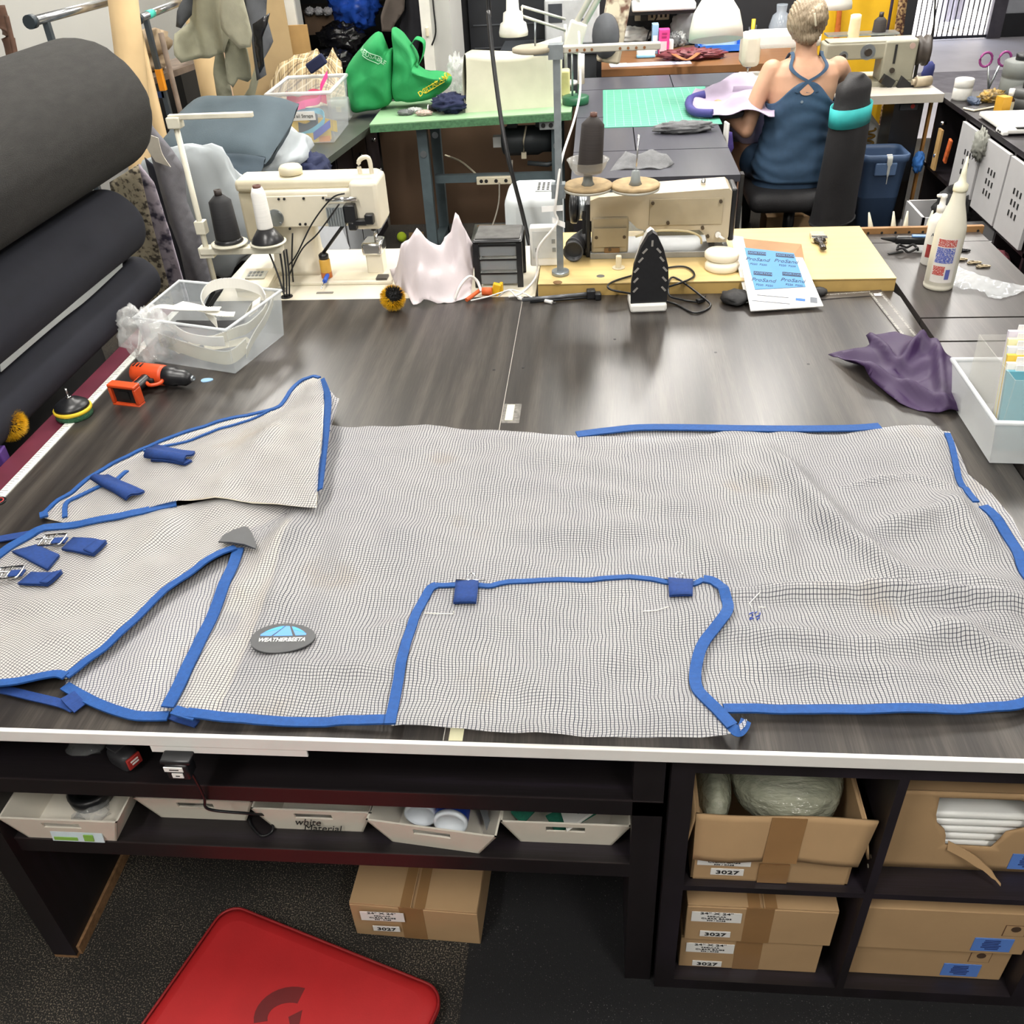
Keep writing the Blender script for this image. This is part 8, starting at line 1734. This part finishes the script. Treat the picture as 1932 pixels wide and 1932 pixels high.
MB().box((0, 0, .03), (.42, .18, .06), bev=.012).build('bed', white_plastic, wm); MB().box((.15, 0, .16), (.11, .17, .24), bev=.02).build('pillar', cream_light, wm); MB().box((.02, 0, .25), (.40, .16, .09), bev=.025, seg=3).build('arm', white_plastic, wm); MB().box((-.16, -.005, .20), (.11, .17, .18), bev=.03, seg=3).build('head', cream_light, wm)
MB().cyl((-.16, 0, .12), (-.16, 0, .06), .005, n=8).box((-.16, 0, .10), (.03, .03, .012)).build('needle', chrome, wm); MB().cyl((.22, 0, .24), (.245, 0, .24), .04, n=18).build('handwheel', white_plastic, wm)
im = thing('industrial_machine', 'grey industrial sewing machine with dials and large dark handwheel', 'sewing machine', (1.58, 5.05, WZ)); gp = M('olive_grey_paint', '93907f', .45, var=.06)
MB().box((.02, 0, .012), (.52, .2, .024)).build('bed', gp, im); MB().box((.155, 0, .13), (.19, .17, .22), bev=.012).build('pillar', gp, im); MB().box((-.02, 0, .19), (.50, .16, .09), bev=.012).build('arm', gp, im); MB().box((-.23, 0, .15), (.09, .15, .17), bev=.012).build('head', gp, im); MB().box((0, 0, .236), (.5, .15, .012), bev=.004).build('top_cover', M('pale_grey_paint', 'aaa795', .45), im)
dc = M('dark_dial', '3a342d', .4, .3)
for x, z, r in ((-.165, .17, .02), (-.03, .185, .034)): MB().cyl((x, -.083, z), (x, -.079, z), r*1.25, n=20).build('dial_ring', steel, im); MB().cyl((x, -.1, z), (x, -.08, z), r*.6, n=16).build('dial', dc, im)
MB().box((.125, -.088, .17), (.012, .006, .10)).build('slot', ink, im); MB().cyl((.122, -.10, .085), (.122, -.085, .085), .014, n=12).build('lever_knob', dc, im); MB().lathe([(.016, 0), (.016, .003)], (.215, -.0855, .21), (0, -1, 0), 16).build('badge', M('pink_badge', 'b59c92', .5), im)
MB().lathe([(.03, 0), (.075, .01), (.08, .03), (.065, .05), (.082, .06), (.082, .08), (.04, .085)], (.25, 0, .17), (1, 0, 0), 28).build('handwheel', M('brown_black_wheel', '3c3530', .5), im); MB().bx(.275, .29, -.02, -.005, -.2, .15).build('belt', black_matt, im); MB().box((.10, -.11, .03), (.07, .05, .05), rot=Matrix.Rotation(.5, 3, 'Y')).build('presser_lever', black_plastic, im)
cone_spool('cream thread cone on the grey industrial machine', dp(1607, 86, 5.15)+Vector((0, 0, .012)), M('cream_thread', 'f0dcb4', .8), cream_paint, .034, .15, .03, .004)
cone_spool('dark thread cone behind the grey industrial machine', dp(1655, 78, 5.2), brn_th, core_k, .04, .13, .016, .025)
tsr = thing('thread_stand', 'thin steel thread stand behind the grey industrial machine', 'thread stand', (1.72, 5.3, WZ)); MB().bx(1.35, 1.76, 5.14, 5.26, 1.095, 1.105).build('spool_tray', steel, tsr, w=True); MB().cyl((1.73, 5.3, WZ), (1.73, 5.3, 1.75), .009, n=8).build('pole', M('violet_black_steel', '40384c', .4, .5), tsr, w=True); MB().bx(1.70, 1.75, 5.2, 5.31, 1.06, 1.085).build('bracket', steel, tsr, w=True)
rag = M('dark_blue_rag', '39407a', .8); p = lv(1745, 135, WZ); cord('pull cord with a blue handle hanging by the sewing desk', [dp(1765, -15, 5.3), dp(1762, 50, 5.3), dp(1756, 90, 5.3), dp(1752, 118, 5.3)], .006, black_plastic)
single('pull_handle', MB().ell(dp(1750, 138, 5.3), (.035, .03, .07), 14, 10, .3, 4, 2), rag, 'blue cloth-wrapped handle at the end of the pull cord', 'handle')
p = lv(1735, 165, WZ); single('small_motor', MB().cyl(p+Vector((-.03, 0, .03)), p+Vector((.06, .02, .03)), .028, n=14).cyl(p+Vector((-.05, 0, .03)), p+Vector((-.03, 0, .03)), .016, n=10), M('dusty_tan_metal', 'a39680', .6, .2), 'small dusty motor lying at the end of the sewing desk', 'motor')
p = lv(1700, 158, WZ)+Vector((0, -.075, 0)); single('felt_wedge', MB().prism([(-.05, 0), (.05, 0), (-.03, .06)], 0, .04, Matrix.Translation(p)@Matrix.Rotation(pi/2, 4, 'X')), black_matt, 'black wedge leaning on the grey industrial machine', 'wedge')
# lilac garment being sewn
lil = M('lilac_cloth', 'a99cb2', .85, var=.05)
lo_ = [(1300, 190, .03), (1312, 172, .06), (1345, 155, .07), (1385, 142, .09), (1420, 138, .09), (1445, 150, .08), (1460, 170, .05), (1462, 215, .02), (1440, 215, .02), (1400, 210, .03), (1345, 215, .03), (1310, 210, .02), (1298, 205, .015)]
o = Cloth([lv(u, v, GZ+h) for u, v, h in lo_], .014, lambda x, y: np.maximum(waves(61, 9, .08, .3, .022)(x, y), -.012), extra=[lv(1390, 180, GZ+.09)]).mesh('lilac_garment', lil, None, thick=.004); tag(o, 'lilac garment spread over the bench under the sewing needle', 'garment')
B9 = Matrix.Translation((0, 4.62, 0))@Matrix.Rotation(pi/2, 4, 'X')
o = Cloth([dp(u, v, 4.62) for u, v in ((1385, 165), (1440, 160), (1470, 180), (1462, 230), (1440, 268), (1400, 270), (1375, 255), (1378, 210))], .02, lambda x, z: .03*np.sin(22*x+1+.5*np.sin(5*z)), basis=B9).mesh('lilac_fall', lil, None, thick=.004); tag(o, 'lilac cloth falling from the bench edge to the woman\'s lap', 'cloth')
single('violet_hem', MB().tube([lv(u, v, GZ+h) for u, v, h in ((1345, 214, .03), (1312, 212, .03), (1300, 200, .035), (1304, 186, .045), (1330, 178, .06))], .022, 8, sub=5), M('deep_violet', '3d3a78', .8), 'deep violet hem along the edge of the lilac garment', 'hem')
hang('violet_cloth', 'violet cloth strip hanging beside the black bench', 'cloth', [(1365, 245), (1382, 250), (1385, 280), (1375, 300), (1366, 280)], 3.95, M('violet_drape', '4d3f86', .8), .01, 60, 2)
single('white_hook_plate', MB().box(dp(1369, 262, 3.9), (.012, .06, .16), rz=.2, bev=.004), white_plastic, 'white plastic plate fixed to the side of the black bench', 'plate')

# ---------------------------------------------------------------- bin, yellow hanging, right-hand shelves
bz = M('slate_blue_bin', '3c5170', .5, var=.06); tr = thing('trash_bin', 'slate blue square trash bin beside the covered chair', 'trash bin', (1.63, 4.62, 0))
def sqring(w_, z): return rrect(w_, w_, .04, 4)
mb = MB(); prof = [(.20, .0), (.215, .30), (.22, .31), (.245, .53), (.262, .54), (.266, .575), (.25, .578), (.24, .55), (.20, .05)]; n_ = len(rrect(.2, .2, .04, 4)); vs = []
for w_, z in prof: vs += [Vector((x, y, z)) for x, y in rrect(w_, w_, .04, 4)]
vv = mb.add(vs, [(k*n_+i, k*n_+(i+1) % n_, (k+1)*n_+(i+1) % n_, (k+1)*n_+i) for k in range(len(prof)-1) for i in range(n_)], True); mb.bm.faces.new(vv[:n_][::-1]); mb.bm.faces.new(vv[-n_:]); mb.build('bin_body', bz, tr)
MB().box((.0, -.128, .50), (.12, .02, .07), bev=.006).build('handle_recess', M('bin_handle', '4a6182', .5), tr); MB().ribbon([(.01, -.12, .58), (.012, -.142, .56), (.014, -.14, .50), (.016, -.138, .42)], [.03, .028, .014, .004], side=(1, 0, 0), th=.003, sub=4).build('torn_liner', M('grey_liner', 'a9aba6', .6), tr)
ylw = M('yellow_banner', 'd6a80e', .7, var=.1, scale=5, bump=.1, bscale=200)
hang('yellow_banner', 'bright yellow cloth hanging behind the thread cones, narrower of two beside an orange strip', 'banner', [(1560, -25), (1585, -25), (1582, 30), (1572, 100), (1545, 100), (1550, 20)], 5.72, ylw, .012, 18, 1, drop=(3, 4)); hang('yellow_banner', 'wide bright yellow cloth hanging between the orange strip and the brown patterned cloth', 'banner', [(1590, -25), (1712, -25), (1700, 80), (1580, 90), (1582, 40)], 5.74, ylw, .012, 14, 2, drop=(2, 3)); hang('orange_banner', 'narrow orange cloth strip between the two yellow cloths', 'banner', [(1583, -25), (1592, -25), (1586, 60), (1576, 100), (1568, 100), (1578, 40)], 5.70, M('orange_banner', 'b8601c', .7), .008, 30, 3, drop=(3, 4)); hang('brown_patterned_cloth', 'brown patterned cloth strip beside the bright doorway', 'cloth', [(1700, -25), (1716, -25), (1706, 60), (1698, 90), (1686, 90), (1690, 40)], 5.68, speckled('brown_pattern', '4a2c22', 'a88a60', .55, 60, .9, 5), .01, 30, 4, drop=(3, 4))
lmp = thing('pendant_lamp', 'small white lamp shade hanging above the woman', 'lamp', dp(1580, 5, 4.9)); MB().lathe([(.02, .14), (.05, .12), (.08, .03), (.082, .0), (.078, .0), (.04, .1), (0, .11)], n=26).build('shade', lampw, lmp); MB().cyl((0, 0, .13), (0, 0, 2.05), .005, n=6).build('cord', black_plastic, lmp)
lmp.location.z -= .03
RX = 1.95; DZ = .025; rs = thing('door_shelf', 'black cube shelf with white slotted doors beside the sewing desk', 'cube shelf', (2.15, 4.05, 0)); RZ = .825
MB().bx(RX, RX+.40, 2.9, 4.85, .80, RZ).bx(RX+.0, RX+.39, 2.9, 4.85, 0, .05).bx(RX+.375, RX+.39, 2.9, 4.85, .05, .80).build('carcass', black_wood, rs, w=True)
for y in (2.92, 3.25, 3.61, 3.97, 4.32, 4.80): MB().bx(RX+.002, RX+.38, y-.012, y+.012, .05, .80).build('divider', black_wood, rs, w=True)
MB().bx(RX+.002, RX+.38, 2.9, 4.85, .425, .445).build('mid_shelf', black_wood, rs, w=True)
dm = M('white_grey_door', 'b9b8b9', .5, var=.03)
for y0 in (3.28, 3.625, 3.985):
    d = MB().bx(RX-.018, RX, y0, y0+.325, .45, .79, bev=.002).build('door', dm, rs, w=True)
    for i in range(3):
        for j in range(3): MB().box((RX-.019, y0+.115+i*.04, .565+j*.05), (.004, .011, .026)).build('slot', ink, d, w=True)
for x0, y0, z0, lab in ((RX-.22, 4.02, .03, 'white slotted drawer pulled half out of the slotted-door shelf'), (RX-.16, 3.63, .03, 'white drawer pulled out before the slotted doors, beside the other')):
    t = thing('pulled_out_bin', lab, 'storage bin', (x0+.16, y0+.16, 0)); mb = MB(); mb.bx(x0, x0+.015, y0, y0+.32, z0, z0+.34).bx(x0, x0+.33, y0, y0+.012, z0, z0+.34).bx(x0, x0+.33, y0+.308, y0+.32, z0, z0+.34).bx(x0+.318, x0+.33, y0, y0+.32, z0, z0+.34).bx(x0, x0+.33, y0, y0+.32, 0, z0+.01); mb.build('drawer_shell', dm, t, w=True)
    for i in range(3):
        for j in range(3): MB().box((x0-.001, y0+.115+i*.04, z0+.12+j*.05), (.004, .011, .026)).build('slot', ink, t, w=True)
heap('black_bag', 'black cloth bag stuffed in the pulled-out white drawer', 'bag', (RX-.05, 4.05, .38), (.10, .12, .13), black_matt, .4, 4, 3); heap('maroon_cloth', 'maroon cloth showing under the slotted doors', 'cloth', (RX-.03, 3.5, .28), (.09, .13, .10), M('maroon', '5a1f2a', .85), .3, 4, 5); single('red_scrap', MB().ell((RX-.13, 3.40, .28), (.04, .06, .05), amp=.3), M('bright_red_cloth', 'b81f2a', .8), 'bright red cloth scrap beside the maroon cloth', 'scrap')
p = sx(1845, 247, RX-.03); heap('grey_rag', 'grey fluffy rag hanging over the slotted door', 'rag', (RX-.03, 3.97, .75), (.03, .06, .07), M('fluffy_grey', '8f9088', .95), .5, 6, 4)
for u, v, c_, lab in ((1785, 232, chrome, 'knob'), (1772, 293, chrome, 'knob')): q = sx(u, v, RX+.0); MB().cyl(q, q-Vector((.03, 0, 0)), .010, n=10).build('knob', c_, rs, w=True)
single('plywood_scrap', MB().box(sx(1768, 282, RX-.02), (.012, .06, .22), rot=Matrix.Rotation(.0, 3, 'X')), M('plywood', 'c09a62', .7), 'plywood strip leaning on the slotted-door shelf', 'plywood'); single('orange_packet', MB().box(sx(1788, 285, RX-.02), (.014, .04, .13), rot=Matrix.Rotation(.2, 3, 'X'), bev=.004), M('orange_red_packet', 'c8622f', .5, var=.4, scale=40), 'orange and red packet hanging on the slotted-door shelf', 'packet')
# on the slotted-door shelf top
p = lv(1880, 235, RZ); nb = thing('white_scale', 'flat white scale with a display lip on the slotted-door shelf', 'scale', (2.14, 4.02, RZ)); MB().box((0, 0, .02), (.34, .40, .025), bev=.008).build('platform', white_plastic, nb); MB().box((-.17, -.15, .012), (.03, .10, .022), bev=.006).build('display_lip', white_plastic, nb)
for y in (-.165, -.14): MB().box((-.187, y, .014), (.003, .012, .008)).build('lip_mark', ink, nb)
MB().box((-.1, -.19, .036), (.05, .02, .004)).build('dark_print', ink, nb)
ph = thing('phone', 'phone in a clear case lying on the slotted-door shelf', 'phone', (2.06, 4.43, RZ), .5); MB().box((0, 0, .006), (.20, .08, .010), bev=.004).build('case', cream_light, ph); MB().box((.0, 0, .0115), (.18, .066, .002)).build('screen', black_plastic, ph)
clut = [('grey_tub', 'stacked grey plastic tubs with a dark lid on the slotted-door shelf', 'tub', (2.30, 4.62), .10, .20, '6f7370'), ('milky_jar', 'milky plastic cup standing on the slotted-door shelf', 'cup', (2.02, 4.66), .05, .11, 'd3d2cc'), ('turntable_drum', 'large dark turntable drum behind the grey tubs', 'drum', (2.28, 4.40), .09, .10, '4a4b4a')]
for nm, lab, cat, (x, y), r, h, c_ in clut:
    t = thing(nm, lab, cat, (x, y, RZ)); MB().lathe([(r*.92, 0), (r, .01), (r, h*.55), (r*.96, h*.58), (r, h*.6), (r*1.02, h*.96), (r*.9, h), (0, h)], n=24).build('shell', M(nm+'_m', c_, .5, var=.1), t)
    if nm != 'milky_jar': MB().cyl((0, 0, h), (0, 0, h+.03), r*.5, n=18).build('lid_knob', black_plastic, t)
t = thing('glue_bottle', 'small brown bottle with a white cap and yellow label', 'bottle', (2.15, 4.32, RZ)); MB().lathe([(.024, 0), (.025, .06), (.012, .075), (.012, .08)], n=16).build('bottle_body', M('amber_brown', '4a2f1e', .3), t); MB().cyl((0, 0, .08), (0, 0, .115), .014, n=12).build('cap', white_plastic, t); MB().lathe([(.0255, .01), (.0255, .055)], n=16, caps=False).build('label', M('cream_label', 'd8cfae', .6), t)
single('yellow_carton', MB().box((2.10, 4.27, RZ+.045), (.05, .06, .09), rz=.3), M('amber_card', 'c8962a', .6), 'small amber carton beside the brown bottle', 'carton'); heap('tool_clutter', 'tangle of small yellow and grey tools on the slotted-door shelf', 'tools', (2.14, 4.54, RZ+.036), (.06, .05, .034), M('mixed_tools', '6f6a5c', .6, col2='b08a2c', scale=40), .6, 5, 7); heap('blue_tool', 'dark blue rubber tool lying beside the milky cup', 'tool', (2.04, 4.52, RZ+.02), (.025, .07, .02), M('slate_rubber', '39465c', .6), .2, 4, 2)
sc = thing('scissors', 'purple-handled scissors standing in the tool tangle', 'scissors', (2.18, 4.72, RZ))
for s in (-1, 1): MB().tube([Vector((.05*s+.032*cos(a), 0, .19+.036*sin(a))) for a in np.linspace(0, 2*pi, 14, endpoint=False)], .007, 6, closed=True).build('handle_loop', M('purple_plastic', '8a3a78', .4), sc); MB().cyl((.03*s, 0, .16), (-.01*s, 0, .0), .006, n=6).build('blade', steel, sc)
MB().bx(1.93, 1.945, 4.87, 4.9, 0, RZ).build('edge_strip', M('raw_pine', 'c08a4a', .7), rs, w=True)
heap('white_sack', 'white sack standing under the sewing desk', 'sack', (1.60, 5.12, .485), (.15, .12, .18), white_paper, .25, 3, 5); MB().tube([Vector((0, 0, 0)), Vector((0, 0, .2))], .01, 6)
co_ = MB().tube([Vector((1.60+.065*cos(k), 4.95+.03*sin(k), .38+k*.0062)) for k in np.linspace(0, 38, 150)], .006, 6); single('coil_spring', co_, M('brass_coil', 'a8823c', .4, .4), 'coiled brass-coloured hose standing beside the white sack', 'coil')
single('sack_stand', MB().bx(1.45, 1.75, 4.9, 5.25, 0, .30), black_wood, 'black box under the white sack and the coil', 'box')
heap('blue_glove', 'bright blue cloth hanging under the sewing desk end', 'cloth', (1.885, 4.74, .47), (.03, .05, .06), M('bright_blue_cloth', '3f7fd0', .7), .3, 4, 2)
# somebody standing outside the gate
o_x = dp(1800, 40, YB+.8).x; pp = thing('person', 'person in grey trousers and white trainers standing outside the gate', 'person', (o_x, YB+.9, -.02))
mb = MB(); gl2 = Vector((o_x, YB+.9, -.02))
for s, dy in ((-1, .0), (1, .18)): limb(mb, [gl2+Vector((s*.09, .0, .92)), gl2+Vector((s*.1, .02+dy*.5, .5)), gl2+Vector((s*.1, dy, .10))], [.095, .065, .05]); limb(mb, [gl2+Vector((s*.1, dy+.03, .05)), gl2+Vector((s*.1, dy-.17, .04))], [.05, .04])
loft(mb, [(gl2+Vector((0, .02, .85)), .17, .12), (gl2+Vector((0, .02, 1.1)), .16, .11), (gl2+Vector((0, .02, 1.42)), .21, .12), (gl2+Vector((0, .02, 1.5)), .07, .06)]); limb(mb, [gl2+Vector((0, .02, 1.48)), gl2+Vector((0, .02, 1.58))], [.06, .055]); mb.ell(gl2+Vector((0, .01, 1.66)), (.078, .095, .115))
for s in (-1, 1): limb(mb, [gl2+Vector((s*.21, .02, 1.40)), gl2+Vector((s*.25, .03, 1.12)), gl2+Vector((s*.24, -.04, .88))], [.055, .042, .03]); hand(mb, gl2+Vector((s*.24, -.04, .88)), (0, -.2, -1), (s, 0, 0), (0, -1, .2))
fuse(mb, .014, 4).build('body', skin, pp, w=True)
mb = MB()
for s, dy in ((-1, .0), (1, .18)): limb(mb, [gl2+Vector((s*.09, .0, .92)), gl2+Vector((s*.1, .02+dy*.5, .5)), gl2+Vector((s*.1, dy, .12))], [.11, .085, .075])
fuse(mb, .016, 3).build('trousers', M('light_grey_trousers', '9a98a4', .85), pp, w=True); mb = MB(); loft(mb, [(gl2+Vector((0, .02, .88)), .19, .135), (gl2+Vector((0, .02, 1.1)), .175, .125), (gl2+Vector((0, .02, 1.42)), .225, .13), (gl2+Vector((0, .02, 1.5)), .1, .08)]); mb.build('shirt', M('grey_shirt', '6d7078', .85), pp, w=True)
for s, dy in ((-1, .0), (1, .18)): mb = MB(); limb(mb, [gl2+Vector((s*.1, dy+.04, .055)), gl2+Vector((s*.1, dy-.2, .045))], [.06, .05]); fuse(mb, .014, 2).build('shoe', white_plastic, pp, w=True)
